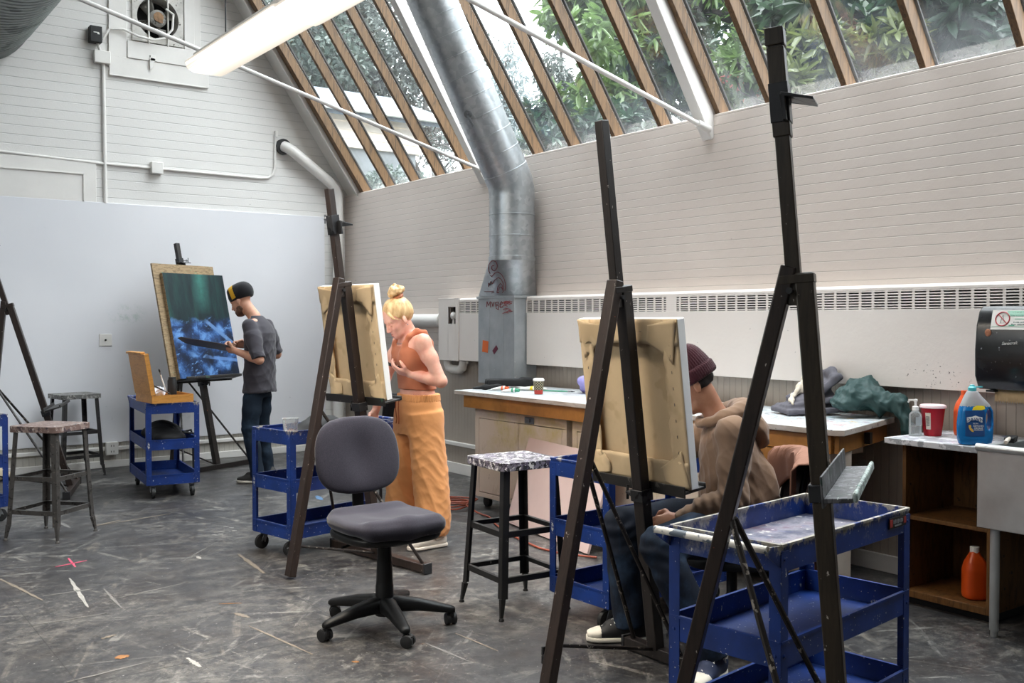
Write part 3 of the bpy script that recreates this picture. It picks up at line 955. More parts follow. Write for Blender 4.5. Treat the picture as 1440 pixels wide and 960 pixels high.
def make_easel(label, base, bar_dir, H=2.25, lean=.36, leg_out=.65, ledge_z=.73, clamp=True, mat='easel_brown', bar=.92, leg_mat=None, ledge_mat='ledge_dark', hinge=1.64, ledge_len=.62, ledge_drop=0., clampz=None, ledge_dep=.12, cap=False, ledge_dx=0.):
    """base = floor point of the mast; bar_dir along the floor bar; the rear leg stands to the LEFT of bar_dir"""
    t = thing('studio_easel', label, 'easel', base, heading(*bar_dir), 'tall studio easels')
    ln = lambda z: Vector((0, lean * z / H, z))
    up = (ln(H) - ln(0)).normalized(); yb = Vector((1, 0, 0)).cross(up) * -1      # yb: out of the back of the mast
    # floor bar with end caps
    b = MB(); b.bar((-bar / 2, 0, .032), (bar / 2, 0, .032), .05, .048)
    bb = b.build('base_bar', mat, t, bevel=.003)
    for s in (-1, 1):
        MB().box((s * (bar / 2 + .004), 0, .032), (.016, .058, .062)).build('end_cap', 'easel_metal', bb, bevel=.003)
    MB().bar(ln(.05), ln(hinge + .03), .058, .05, (0, 1, 0)).build('mast', mat, t, bevel=.004)
    off = Vector((0, .0, 0))
    mu = MB(); mu.bar(ln(hinge - .06) + Vector((.002, .030, 0)), ln(H) + Vector((.002, .030, 0)), .045, .04, (0, 1, 0))
    if cap: mu.bar(ln(H - .045) + Vector((.002, .030, 0)), ln(H + .005) + Vector((.002, .030, 0)), .056, .052, (0, 1, 0)); mu.bar(ln(H - .30) + Vector((.002, .030, 0)), ln(H - .05) + Vector((.002, .030, 0)), .052, .048, (0, 1, 0))
    mu.build('mast_extension', mat, t, bevel=.003)
    # sleeve with bolt where the extension slides
    c = MB(); c.bar(ln(hinge - .0) + Vector((0, .02, 0)), ln(hinge + .025) + Vector((0, .02, 0)), .062, .094, (0, 1, 0)); c.build('hinge_strap', mat, t, bevel=.002)
    MB().tube([ln(hinge - .02) + Vector((-.045, .04, 0)), ln(hinge - .02) + Vector((.045, .04, 0))], .009, 10).build('hinge_bolt', 'easel_metal', t)
    # rear leg
    A = ln(hinge) + Vector((0, .055, 0)); F = Vector((0, leg_out, .012))
    d = (F - A)
    l = MB(); l.bar(A - d.normalized() * .05, F, .06, .042, (0, 1, 0)); lg = l.build('rear_leg', leg_mat or mat, t, bevel=.004)
    k = MB(); q = A + d * .93; k.tube([q, q + Vector((.05, 0, 0))], .008, 8); k.box(q + Vector((.055, 0, 0)), (.012, .014, .07)); k.build('wing_nut', 'easel_metal', lg, bevel=.003)
    q = A + d * .44
    for s in (-1, 1):
        MB().tube([q + Vector((s * .02, -.02, 0)), Vector((s * (bar / 2 - .04), 0, .055))], .0095, 8).build('brace_rod', 'rod_steel', t)
    MB().tube([A + d * .90 + Vector((0, -.02, 0)), Vector((0, .03, .05))], .008, 8).build('stay_rod', 'rod_steel', t)
    # ledge that carries the canvas, in front of the mast
    g = MB()
    fr = -yb
    L = ledge_len / 2
    c0 = ln(ledge_z) + fr * .034 + Vector((ledge_dx, 0, 0))
    X = Vector((1, 0, 0))
    def pl(z0, z1, f0, f1):
        vs = []
        for sx in (-1, 1):
            for zz, ff in ((z0, f0), (z1, f0), (z1, f1), (z0, f1)):
                dz = ledge_drop * sx
                vs.append(c0 + X * (sx * L) + up * (zz + dz) + fr * ff)
        g.add(vs, [(0, 1, 2, 3), (7, 6, 5, 4), (0, 4, 5, 1), (1, 5, 6, 2), (2, 6, 7, 3), (3, 7, 4, 0)])
    pl(-.025, .055 if cap else .022, 0, .006); pl(-.012, 0, .006, ledge_dep)
    lo = g.build('ledge', 'ledge_grime' if cap else 'ledge_dark', t, bevel=.002)
    g = MB(); pl(-.012, .014, ledge_dep, ledge_dep + .012); g.build('ledge_lip', ledge_mat, lo, bevel=.005)
    s_ = MB(); s_.bar(ln(ledge_z - .055), ln(ledge_z - .005), .072, .064, (0, 1, 0)); s_.build('ledge_sleeve', 'easel_metal', t, bevel=.003)
    k = MB(); q = ln(ledge_z - .03); k.tube([q, q + Vector((.09, 0, 0))], .008, 8); k.tube([q + Vector((.085, 0, -.03)), q + Vector((.085, 0, .03))], .006, 8); k.ball(q + Vector((.06, 0, 0)), .016); k.build('ledge_knob', 'easel_metal', t)
    if clamp:
        z = clampz or H - .21
        s_ = MB(); s_.bar(ln(z - .05) + Vector((.002, .030, 0)), ln(z + .06) + Vector((.002, .030, 0)), .058, .053, (0, 1, 0))
        q = ln(z) + Vector((.0, .02, 0))
        for sg in (0, 1):
            pts = []
            h0, h1 = (.02, .028) if sg == 0 else (-.05, .02)
            f0, f1 = (.0, .085) if sg == 0 else (.0, .01)
            for sx in (-1, 1):
                for zz, ff in ((h0, f0), (h1, f0), (h1 + (.0 if sg else -.028), f1), (h0 - (.0 if sg else .028), f1)):
                    pts.append(q + X * (sx * .055) + up * zz + fr * ff)
            s_.add(pts, [(0, 1, 2, 3), (7, 6, 5, 4), (0, 4, 5, 1), (1, 5, 6, 2), (2, 6, 7, 3), (3, 7, 4, 0)])
        cl = s_.build('top_clamp', 'easel_metal', t, bevel=.002)
        k = MB(); q = ln(z + .045) + Vector((0, .046, 0))
        k.tube([q, q + Vector((.10, -.03, 0))], .007, 8); k.tube([q + Vector((.10, -.03, -.026)), q + Vector((.10, -.03, .026))], .005, 8); k.ball(q + Vector((.085, -.025, 0)), .012, 8, 6)
        k.build('clamp_bolt', 'caster_metal', cl)
    t['ln'] = (lean, H)
    return t, ln, up, fr

E = {}
E['front'] = make_easel('tallest dark easel in front of the caked blue cart, its ledge empty', at(.935, 2.73), (.40, .917), 2.26, .185, .55, 1.0, True, 'easel_umber', .84, ledge_mat='ledge_pale', hinge=1.55, ledge_len=.60, leg_mat='easel_brown', cap=True, ledge_dep=.075)
E['centre'] = make_easel('dark brown easel holding the canvas before the seated person', at(.618, 4.22), (-.60, .80), 2.25, .29, .60, .745, False, 'easel_dark', .36, leg_mat='easel_brown', hinge=1.56, ledge_dx=.065, ledge_len=.56)
E['mid'] = make_easel('dark brown easel holding the canvas in front of the woman', at(-.806, 5.97), (-.70, .714), 2.2, .31, .61, .965, True, 'easel_brown', hinge=1.64, ledge_dx=.10, ledge_len=.60)
E['painter'] = make_easel('dark easel carrying the forest painting beside the white back wall', at(-2.84, 9.58), (.50, .866), 2.2, .52, .62, .86, True, 'easel_dark', hinge=1.6, ledge_len=.7, ledge_dep=.14)
E['edge'] = make_easel('dark easel with empty ledge behind the rosy seated stool', at(-3.71, 8.37), (-.30, .95), 2.25, .66, .66, .70, True, 'easel_brown', .80, hinge=1.55)

# ---------------------------------------------------------------- canvases
flecked('raw_canvas', '#c4ad8b', [('#b8a17f', 4, .56), ('#9c8868', 60, .74)], .85, bump=.05, vary=.05, vscale=9)
simple('primed_white', '#eceae8', .6, vary=.03)
simple('stretcher_wood', '#b57f3f', .6, vary=.2, vscale=12)
simple('staple', '#77706a', .4, .7)
def make_canvas(label, w, h, e, ledge_z, shift=0., seed=1):
    t, ln, up, fr = e
    # local frame: x across (as seen on the easel), y towards the easel (the raw back), z up
    root = thing('stretched_canvas', label, 'canvas', (0, 0, 0), 0, 'white canvases seen from behind')
    base = ln(ledge_z + .003) + fr * .072 + Vector((shift, 0, 0))
    X = Vector((1, 0, 0)); Y = -fr
    m = Matrix((X, Y, up)).transposed().to_4x4(); m.translation = base
    root.matrix_world = Matrix.Translation(t.location) @ Matrix.Rotation(t.rotation_euler.z, 4, 'Z') @ m
    rnd = random.Random(seed)
    D = .04
    c = MB(); c.box2((-w / 2, -D, 0), (w / 2, -D + .004, h))
    for s in (-1, 1):
        c.box2((s * w / 2 - .002, -D, 0), (s * w / 2 + .002, 0, h))
    c.box2((-w / 2, -D, h - .002), (w / 2, 0, h + .002)); c.box2((-w / 2, -D, -.002), (w / 2, 0, .002))
    c.build('primed_front', 'primed_white', root, bevel=.002)
    # raw back with wrinkled turned-over edges
    def back(u, v):
        x = (u - .5) * (w - .01); z = .005 + v * (h - .01)
        return (x, -.026 + .002 * sin(9 * u + 4 * v), z)
    MB().grid(back, 12, 12).build('raw_back', 'raw_canvas', root, solid=.002)
    sb = MB()
    bw = .05
    for s in (-1, 1):
        sb.box2((s * (w / 2 - .003), -.022, .003), (s * (w / 2 - bw), -.004, h - .003))
    sb.box2((-w / 2 + bw, -.022, h - bw), (w / 2 - bw, -.004, h - .003)); sb.box2((-w / 2 + bw, -.022, .003), (w / 2 - bw, -.004, bw))
    sb.build('stretcher_bar', 'stretcher_wood', root, bevel=.002)
    # turned-over flaps of canvas: bottom, top, both sides, folded corners
    def flap(side, wd, jag):
        L = w if side in 'tb' else h
        n = 26
        edge = [wd * (1 + jag * (rnd.random() - .5)) for _ in range(n + 1)]
        ph = rnd.random() * 6
        def fn(u, v):
            i = min(n, int(u * n + .5))
            a = (u - .5) * L; b = v * edge[i]
            y = .002 + .006 * abs(sin(u * 11 + ph + v * 2)) * v + .007 * v * sin(u * 23 + ph) ** 2
            if side == 't': return (a, y, h - b + .001)
            if side == 'b': return (a, y, b - .001)
            if side == 'l': return (-w / 2 + b - .001, y - .0015, a + h / 2)
            return (w / 2 - b + .001, y - .0015, a + h / 2)
        o = MB().grid(fn, n, 6).build('turned_edge', 'raw_canvas', root, solid=.0015)
        return o
    flap('l', .085, .12); flap('r', .085, .12); flap('t', .105, .1); flap('b', .115, .08)
    def corner(sx, sz, size):
        def fn(u, v):
            # a diagonal folded wedge of cloth
            a = u * size * 1.25; b = v * size * (1.15 - .75 * u)
            y = .010 + .012 * sin(pi * u) * (1 - v) + .016 * max(0, v - .55) * sin(u * 5 + seed)
            x = sx * (w / 2 - a * .8 - b * .18); z = (h if sz > 0 else 0) - sz * (a * .12 + b)
            return (x, y, z)
        MB().grid(fn, 10, 10).build('folded_corner', 'raw_canvas', root, solid=.002)
    corner(1, 1, .15); corner(-1, 1, .16); corner(1, -1, .13); corner(-1, -1, .14)
    st = MB()
    for sx in (-1, 1):
        for i in range(9):
            st.box((sx * (w / 2 - .045), .0135 if False else .0095, h * (.12 + .095 * i)), (.002, .002, .012))
    for i in range(8):
        st.box(((-.36 + .1 * i) * w, .012, h - .05), (.012, .002, .002))
    st.build('staple', 'staple', root)
    return root
make_canvas('white edged canvas with raw linen back standing before the seated person', .60, .70, E['centre'], .745, .08, 3)
make_canvas('white edged canvas with raw tan back standing before the woman in orange', .56, .68, E['mid'], .965, .105, 8)

# painting on the far easel, fixed to a bigger plywood board
@defmat('forest_painting')
def _(t):
    v = t.coord(); x, y, z = t.sep(v)
    w = t.n('ShaderNodeVectorMath', operation='ADD'); nz = t.n('ShaderNodeTexNoise'); nz.inputs['Scale'].default_value = 5; nz.inputs['Detail'].default_value = 4
    t.l(v, nz.inputs[0]); sc = t.n('ShaderNodeVectorMath', operation='SCALE'); sc.inputs['Scale'].default_value = .16; t.l(nz.outputs['Color'], sc.inputs[0])
    t.l(v, w.inputs[0]); t.l(sc.outputs[0], w.inputs[1]); wv = w.outputs[0]
    # forest: vertical streaks of green with one pale shaft of light
    st = t.noise(7, 5, .65, vec=t.coord('Object', scale=(2.2, 1, .35)))
    top = t.ramp(st, [(.3, '#0a1a1e'), (.5, '#10282d'), (.66, '#163a37'), (.8, '#225347')])
    gx = t.math('ABSOLUTE', t.math('SUBTRACT', t.math('ADD', x, t.math('MULTIPLY', z, -.06)), .01))
    sh = t.math('MULTIPLY', t.step(gx, .12, .01), t.math('MULTIPLY', t.step(z, .62, .8), t.noise(9, 4, .7)))
    top = t.mix(t.math('MULTIPLY', sh, 1.1), top, '#3f7f76')
    # fallen logs and rocks in blues
    bl = t.noise(8, 6, .72, vec=wv)
    rk = t.voro(7.5, vec=wv, feature='SMOOTH_F1')
    lo = t.ramp(t.math('ADD', t.math('MULTIPLY', rk, 1.0), t.math('MULTIPLY', t.math('SUBTRACT', bl, .5), 1.5)), [(.08, '#5f8cc4'), (.22, '#40689f'), (.36, '#234372'), (.5, '#13294a'), (.68, '#0b1a31')])
    br = t.noise(13, 4, .6, vec=t.coord('Object', scale=(1, 1, 2.2), rot=(0, .5, 0)))
    lo = t.mix(t.math('MULTIPLY', t.step(br, .6, .66), .7), lo, '#6f9ace')
    lg = t.math('ABSOLUTE', t.math('SUBTRACT', t.math('ADD', z, t.math('MULTIPLY', x, .75)), .60))
    lo = t.mix(t.math('MULTIPLY', t.step(lg, .03, .018), t.math('MULTIPLY', t.step(x, .02, .06), .8)), lo, '#6388ba')
    lg2 = t.math('ABSOLUTE', t.math('SUBTRACT', t.math('ADD', z, t.math('MULTIPLY', x, .12)), .20))
    lo = t.mix(t.math('MULTIPLY', t.step(lg2, .020, .012), t.math('MULTIPLY', t.step(x, -.05, .0), .8)), lo, '#6288c0')
    dark = t.math('MULTIPLY', t.step(t.noise(3.2, 3, vec=wv), .5, .58), t.step(z, .42, .3))
    lo = t.mix(t.math('MULTIPLY', dark, .8), lo, '#111c2c')
    k = t.step(t.math('ADD', z, t.math('MULTIPLY', t.math('SUBTRACT', t.noise(6, 4), .5), .22)), .60, .54)
    return t.finish(t.mix(k, top, lo), .35, 0, t.bump(t.noise(50, 3), .1, .003), .5)
wood_mat('plywood_edge', '#66543d', '#9f8868', (2, 2, 8), .6, '#7d9a78')
t, ln, up, fr = E['painter']
def on_easel(root, e, z, out, dx=0):
    t, ln, up, fr = e
    m = Matrix((Vector((1, 0, 0)), -fr, up)).transposed().to_4x4(); m.translation = ln(z) + fr * out + Vector((dx, 0, 0))
    root.matrix_world = Matrix.Translation(t.location) @ Matrix.Rotation(t.rotation_euler.z, 4, 'Z') @ m
bd = MB().box2((-.39, -.02, 0), (.37, 0, 1.13)).build('drawing_board', 'plywood_edge', bevel=.002)
tag(bd, 'paint stained plywood board behind the blue forest painting', 'board'); on_easel(bd, E['painter'], .867, .046, -.04)
pt = MB().box2((-.38, -.036, 0), (.38, 0, 1.03)).build('painting', ['forest_painting', 'plywood_edge'], bevel=.002)
for p in pt.data.polygons:
    p.material_index = 0 if p.normal.y < -.5 else 1
tag(pt, 'painting of a dark green forest above blue fallen logs on easel', 'painting'); on_easel(pt, E['painter'], .868, .070, .02)
# ================================================================ things fixed to the building
def text_mesh(name, s, size, mtx, mat, parent=None, depth=.0006, shear=0., align='CENTER'):
    cu = bpy.data.curves.new(name, 'FONT'); cu.body = s; cu.size = size; cu.extrude = depth; cu.shear = shear
    cu.align_x = align; cu.align_y = 'CENTER'; cu.resolution_u = 2
    tmp = bpy.data.objects.new(name, cu); COL.objects.link(tmp)
    dg = bpy.context.evaluated_depsgraph_get()
    me = bpy.data.meshes.new_from_object(tmp.evaluated_get(dg))
    bpy.data.objects.remove(tmp)
    me.transform(mtx); me.materials.clear(); me.materials.append(M(mat))
    o = bpy.data.objects.new(name, me); COL.objects.link(o)
    if parent is not None: o.parent = parent
    return o
def facing_negx(x, y, z):
    """lettering that reads from the room on a face at X = x (text runs towards -Y)"""
    return Matrix(((0, 0, -1, x), (-1, 0, 0, y), (0, 1, 0, z), (0, 0, 0, 1)))

@defmat('galvanised')
def _(t):
    sp = t.voro(26, out='Color')
    v = t.n('ShaderNodeRGBToBW'); t.l(sp, v.inputs[0])
    c = t.ramp(v.outputs[0], [(.1, '#a9aeb2'), (.5, '#b4b9bc'), (.9, '#bfc3c6')])
    c = t.mix(t.math('MULTIPLY', t.step(t.noise(3, 5, .6, vec=t.coord('Object', scale=(2, 2, .5))), .45, .75), .25), c, '#8c9298')
    r = t.ramp(t.noise(5, 4), [(.3, .34), (.7, .46)])
    return t.finish(c, r, .85, t.bump(t.noise(2.2, 2), .12, .02), .5)
@defmat('galvanised_dull')
def _(t):
    c = t.ramp(t.noise(6, 5, .6), [(.3, '#9da3a7'), (.7, '#b4b9bc')])
    c = t.mix(t.step(t.noise(19, 4, .65), .68, .72), c, '#c6c9cb')
    c = t.mix(t.step(t.noise(23, 4, .65, vec=t.coord('Object', scale=(1, 1, .6))), .715, .74), c, '#4c5156')
    return t.finish(c, .45, .35, None, .5)
simple('marker_red', '#8e2f35', .5)
simple('marker_faded', '#a5555a', .5)
simple('sticker_orange', '#d9692c', .5)
simple('sticker_maroon', '#64243a', .5)
simple('grille_dark', '#2a2a2b', .7)
@defmat('heater_paint')
def _(t):
    c = t.ramp(t.noise(1.2, 4), [(.3, '#e0d8d2'), (.7, '#e8e1db')])
    x, y, z = t.sep(t.coord())
    dy = t.math('DIVIDE', t.math('SUBTRACT', y, 2.98), .22); dz = t.math('DIVIDE', t.math('SUBTRACT', z, 1.15), .075)
    r = t.math('SQRT', t.math('ADD', t.math('MULTIPLY', dy, dy), t.math('MULTIPLY', dz, dz)))
    sp = t.math('MULTIPLY', t.step(t.noise(75, 2, .5), .67, .69), t.step(r, 1.1, .7))
    sp2 = t.math('MULTIPLY', t.step(t.noise(33, 2, .5, vec=t.coord('Object', scale=(1, 1, 1.1))), .76, .78), .5)
    c = t.mix(t.math('MAXIMUM', sp, sp2), c, '#57504b')
    h = t.math('ADD', t.noise(9, 5, .6), t.math('MULTIPLY', t.noise(45, 3), .3))
    return t.finish(c, .42, 0, t.bump(h, .35, .006), .4)

# ---- long wall heater with slotted grille
HX = 4.98
ht = thing('wall_heater', 'long white wall heater cover with slotted grille along the right wall', 'heater', (0, 0, 0))
m = MB()
HY0, HY1 = -1.5, 7.66
def prof(y0, y1, mm=m):
    mm.prism([(5.098, 1.075), (HX, 1.075), (HX, 1.507), (HX + .004, 1.507), (HX + .004, 1.08), (5.098, 1.08)], y0, y1, 'y')
    mm.prism([(5.098, 1.645), (5.02, 1.645), (HX + .012, 1.64), (HX, 1.628), (HX, 1.612), (HX + .004, 1.612), (HX + .004, 1.63), (5.098, 1.638)], y0, y1, 'y')
prof(HY0, 6.63); prof(7.19, HY1)
for y in (HY0, 6.628, 7.192, HY1 - .004):
    m.box2((HX + .002, y - .002, 1.076), (5.098, y + .002, 1.642))
m.build('cover', 'heater_paint', ht, bevel=.003)
g = MB(); bars = MB()
cell = .083
for a, b in ((HY0, 6.63), (7.19, HY1)):
    g.box2((HX + .055, a + .01, 1.5), (HX + .06, b - .01, 1.62))
    n = int((b - a) / cell)
    for i in range(n + 1):
        y = a + (b - a) * i / n
        wd = .017
        if abs(y - 4.93) < cell * .6: wd = .10
        bars.box2((HX + .0005, y - wd / 2, 1.505), (HX + .004, y + wd / 2, 1.614))
    for k in range(7):
        z = 1.514 + k * .0155
        bars.bar((HX + .006, a, z), (HX + .006, b, z), .011, .0055, Vector((.35, 0, 1)))
g.build('grille_back', 'grille_dark', ht); bars.build('grille', 'heater_paint', ht)
cb = MB()
for a, b in [((HX - .01, 7.66, 1.07), (5.098, 7.70, 1.645)), ((HX - .01, 7.70, 1.41), (HX - .004, 7.83, 1.07)), ((HX - .01, 7.70, 1.565), (HX - .004, 7.83, 1.645)),
             ((HX - .01, 7.83, 1.07), (HX - .004, 8.0, 1.645)), ((HX - .01, 7.995, 1.07), (5.098, 8.0, 1.645)), ((HX - .01, 7.66, 1.64), (5.098, 8.0, 1.645)), ((HX - .01, 7.66, 1.07), (5.098, 8.0, 1.075))]:
    cb.box2(a, b)
c = cb.build('valve_box', 'heater_paint', ht, bevel=.002)
kb = MB(); kb.box2((HX + .05, 7.70, 1.40), (HX + .055, 7.83, 1.57)); kb.build('valve_recess', 'grille_dark', c)
kb = MB(); kb.ball((HX + .012, 7.77, 1.485), (.03, .036, .036)); kb.tube([(HX + .012, 7.77, 1.45), (HX + .012, 7.77, 1.41)], .012); kb.build('valve_knob', 'white_paint', c)
# pipes into the heater
p = MB(); p.tube([(5.03, 8.01, 1.44), (5.03, 10.02, 1.44)], .062, 16); p.tube([(5.03, 8.02, 1.44), (5.03, 8.06, 1.44)], .07, 16)
tag(p.build('heating_pipe', 'white_paint'), 'thick white insulated pipe running into the wall heater box', 'pipe')
p = MB(); p.tube([(5.03, 7.93, 1.075), (5.03, 7.93, 1.03), (5.03, 7.91, 1.0), (5.03, 7.86, .985), (5.03, 7.72, .985), (5.03, 7.68, 1.0), (5.03, 7.66, 1.074)], .04, 14)
p.tube([(5.03, 7.60, 1.074), (5.03, 7.60, 1.045)], .012)
tag(p.build('pipe_elbow', 'white_paint'), 'short bent white pipe hanging under the wall heater valve box', 'pipe')

# ---- big galvanised duct that climbs along the skylight
DX, DY, DR = 4.88, 6.70, .188
dt = thing('ventilation_duct', 'shiny galvanised spiral duct rising from square base along the skylight', 'duct', (0, 0, 0))
def spiral_tube(pts, r, step, n=36):
    """sheet metal tube with small standing seams"""
    mm = MB()
    pts = [Vector(q) for q in pts]
    out, rs = [], []
    for a, b in zip(pts, pts[1:]):
        L = (b - a).length; k = max(1, int(L / step))
        for i in range(k):
            t0 = i / k; L1 = step
            for dt_, rr in ((0, r), (.012, r), (.014, r + .004), (.020, r + .004), (.022, r)):
                out.append(a.lerp(b, min(1, t0 + dt_ / L))); rs.append(rr)
    out.append(pts[-1]); rs.append(r)
    mm.tube(out, rs, n, cap=False)
    return mm
dvec = Vector((-.555, 0, 1)).normalized()
e0 = Vector((DX, DY, 2.50)); e1 = e0 + Vector((-.02, 0, .09)); e2 = e1 + dvec * .11
spiral_tube([(DX, DY, 1.95), (DX, DY, 2.47)], DR, .165).build('vertical_duct', 'galvanised', dt)
el = MB(); el.tube([(DX, DY, 2.455), (DX, DY, 2.50), tuple(e1), tuple(e2)], [DR + .003] * 4, 36, cap=False); el.build('elbow', 'galvanised', dt)
sl = spiral_tube([e2 - dvec * .02, e1 + dvec * 2.9], DR, .165).build('sloping_duct', 'galvanised', dt)
# balancing damper handle
q = e1 + dvec * .62
side = Vector((-.86, -.42, -.28)).normalized()
h = MB(); h.tube([q + side * (DR - .01), q + side * (DR + .02)], [.03, .03], 16); h.tube([q + side * (DR + .02), q + side * (DR + .035)], .012, 10); h.bar(q + side * (DR + .028), q + side * (DR + .028) + Vector((.02, -.06, -.1)), .018, .004, side)
h.build('damper_handle', 'caster_metal', dt)
# square to round transition
PX0, PX1, PY0, PY1 = 4.865, 5.095, 6.645, 7.175
tm = MB(); n = 36; ring = [(DX + DR * cos(2 * pi * k / n), DY + DR * sin(2 * pi * k / n), 1.95) for k in range(n)]
cr = [(PX1, PY1, 1.645), (PX0, PY1, 1.645), (PX0, PY0, 1.645), (PX1, PY0, 1.645)]
vs = ring + cr; fs = []
for qd in range(4):
    k0 = qd * n // 4
    for k in range(k0, k0 + n // 4):
        fs.append((k, (k + 1) % n, n + qd))
    fs.append(((k0 + n // 4) % n, n + (qd + 1) % 4, n + qd))
tm.add(vs, fs); tm.build('transition', 'galvanised', dt, smooth=25)
MB().tube([(DX, DY, 1.935), (DX, DY, 1.965)], DR + .008, 36, cap=False).build('collar', 'galvanised', dt)
pl = MB(); pl.box2((PX0, PY0, .902), (PX1, PY1, 1.63)); pl.box2((PX0 - .012, PY0 - .012, 1.628), (PX1, PY1 + .012, 1.65))
for y in (PY0 + .15, PY0 + .36):
    pl.box2((PX0 - .002, y, .905), (PX0, y + .006, 1.62))
plen = pl.build('square_base', 'galvanised_dull', dt, bevel=.003)
# marker drawings and stickers on the sheet metal
def stroke(pts, r=.0026):
    mm.tube([(PX0 - .002 - dx, y, z) for (y, z, dx) in pts], r, 5)
yy = lambda px: PY0 + (723.5 - px) / 50.5 * (PY1 - PY0)
zz = lambda py: 1.645 - (py - 415) * .0062
tr = lambda py: .0
def pt(px, py):
    """point on the sloping face of the transition or the flat face below it"""
    z = zz(py)
    dx = (PX0 - (DX - DR)) * max(0, (z - 1.645) / .305) + .001
    u = (px - 720) / 1400; X = PX0 - dx
    return (X * (FC - u * FS) / (FS + u * FC), z, dx)
mm = MB()
# curled creature: long arched back, snout, legs and a spiral tail
def zpt(u, v): return pt(670 + u / 7.39, 340 + v / 7.39)
sp = [zpt(180 + (8 + 52 * (1 - k / 22)) * cos(k * .43 + 2.2), 270 + (8 + 68 * (1 - k / 22)) * sin(k * .43 + 2.2)) for k in range(23)]
stroke(sp)
stroke([zpt(*q) for q in [(145, 345), (160, 362), (190, 330), (225, 320), (262, 345), (290, 390), (305, 440), (300, 500)]])
stroke([zpt(*q) for q in [(165, 430), (190, 395), (230, 372), (262, 395), (282, 440), (288, 500), (270, 520)]])
stroke([zpt(*q) for q in [(215, 510), (225, 460), (250, 430), (270, 450), (275, 500)]])
stroke([zpt(*q) for q in [(232, 500), (240, 470), (262, 465), (272, 490)]])
stroke([zpt(*q) for q in [(165, 430), (150, 405), (140, 440), (128, 420), (125, 455)]])
stroke([zpt(*q) for q in [(85, 503), (140, 505), (180, 500), (160, 520), (185, 515)]])
stroke([zpt(*q) for q in [(210, 520), (235, 512), (225, 522)]])
d = mm.build('marker_drawing', 'marker_red', plen); d['label'] = 'small red line drawing of a curled creature'
mm = MB()
L_ = lambda pts: stroke([zpt(*q) for q in pts], .003)
L_([(108, 660), (112, 605), (128, 645), (145, 605), (150, 665)])
L_([(160, 610), (172, 655), (185, 610)])
L_([(200, 615), (205, 665)]); L_([(200, 615), (228, 612), (225, 638), (203, 640), (236, 650), (228, 690), (205, 672)])
L_([(262, 605), (246, 630), (250, 668), (272, 665)]); L_([(250, 640), (270, 630), (266, 612)])
mm.build('marker_lettering', 'marker_red', plen)
mm = MB()
rr = random.Random(4)
for k in range(16):
    cx, cy = 318 + rr.uniform(-28, 34), 655 + rr.uniform(-55, 75)
    L_([(cx - 30, cy + 8), (cx, cy - 8), (cx + 28, cy + 2)])
mm.build('marker_scribble', 'marker_faded', plen)
def sticker(name, px, py, w, h, mat, rot=0):
    y, z, dx = pt(px, py)
    MB().box((0, 0, 0), (.002, w, h)).build(name, mat, plen, loc=(PX0 - .002, y, z), rot=(rot, 0, 0))
sticker('sticker', 682.5, 484, .085, .10, 'sticker_orange', .1)
sticker('sticker', 696.5, 488, .075, .04, 'sticker_maroon', -.7)

# ---- second duct at the top left, running through the back wall
flecked('duct_grey', '#8b9391', [('#6d7573', 3, .56)], .45, .35)
t2 = thing('round_duct', 'large grey ribbed duct passing through the back wall near ceiling', 'duct', (0, 0, 0))
c0 = Vector((1.37, 0, 4.31)); r0 = .53
pts, rs = [], []
y = 6.0
while y < 9.75:
    for d_, q in ((0, r0), (.05, r0), (.055, r0 + .008), (.07, r0 + .008), (.075, r0)):
        pts.append((c0.x, y + d_, c0.z)); rs.append(q)
    y += .085
dm = MB(); dm.tube(pts, rs, 48, cap=False); dm.tube([(c0.x, 6.0, c0.z), (c0.x, 6.01, c0.z)], r0, 48); dm.build('ribbed_pipe', 'duct_grey', t2)
simple('duct_collar', '#5d6362', .6, .2, vary=.2)
MB().tube([(c0.x, 9.74, c0.z), (c0.x, 10.198, c0.z)], r0 + .004, 48, cap=False).build('wall_collar', 'duct_collar', t2)
for y in (6.4, 8.6):
    MB().tube([(c0.x, y, c0.z + r0 - .01), (c0.x, y, ZC)], .008, 8).build('hanger', 'steel_dark', t2)

# ---- exhaust fan in the gable
fn = thing('exhaust_fan', 'old wall exhaust fan with grey blades behind a white bar guard', 'fan', (3.04, 10.2, 4.455))
fr_ = MB()
n = 40; R0 = .205; h = .25
o = []
for k in range(n):
    a = 2 * pi * k / n; c_, s_ = cos(a), sin(a); q = h / max(abs(c_), abs(s_)); o.append((q * c_, -.022, q * s_))
i_ = [(R0 * cos(2 * pi * k / n), -.022, R0 * sin(2 * pi * k / n)) for k in range(n)]
bk = [(R0 * cos(2 * pi * k / n), .19, R0 * sin(2 * pi * k / n)) for k in range(n)]
ob = [(x, .19, z) for x, _, z in o]
fr_.add(o + i_ + bk + ob, [(k, (k + 1) % n, n + (k + 1) % n, n + k) for k in range(n)] + [(n + k, n + (k + 1) % n, 2 * n + (k + 1) % n, 2 * n + k) for k in range(n)] +
        [(2 * n + k, 2 * n + (k + 1) % n, 3 * n + (k + 1) % n, 3 * n + k) for k in range(n)] + [(3 * n + k, 3 * n + (k + 1) % n, (k + 1) % n, k) for k in range(n)])
flecked('fan_frame', '#c9c6c0', [('#6e6a64', 30, .66), ('#8d8a84', 8, .62)], .6)
flecked('fan_grey', '#85827c', [('#4b4843', 9, .56), ('#b9b5ae', 20, .66)], .6)
simple('fan_rust', '#8a6a4c', .7, vary=.3, vscale=30)
simple('fan_dark', '#141312', .8)
fr_.build('frame', 'fan_frame', fn)
MB().tube([(0, .175, 0), (0, .19, 0)], R0, 40).build('louvre_back', 'fan_dark', fn)
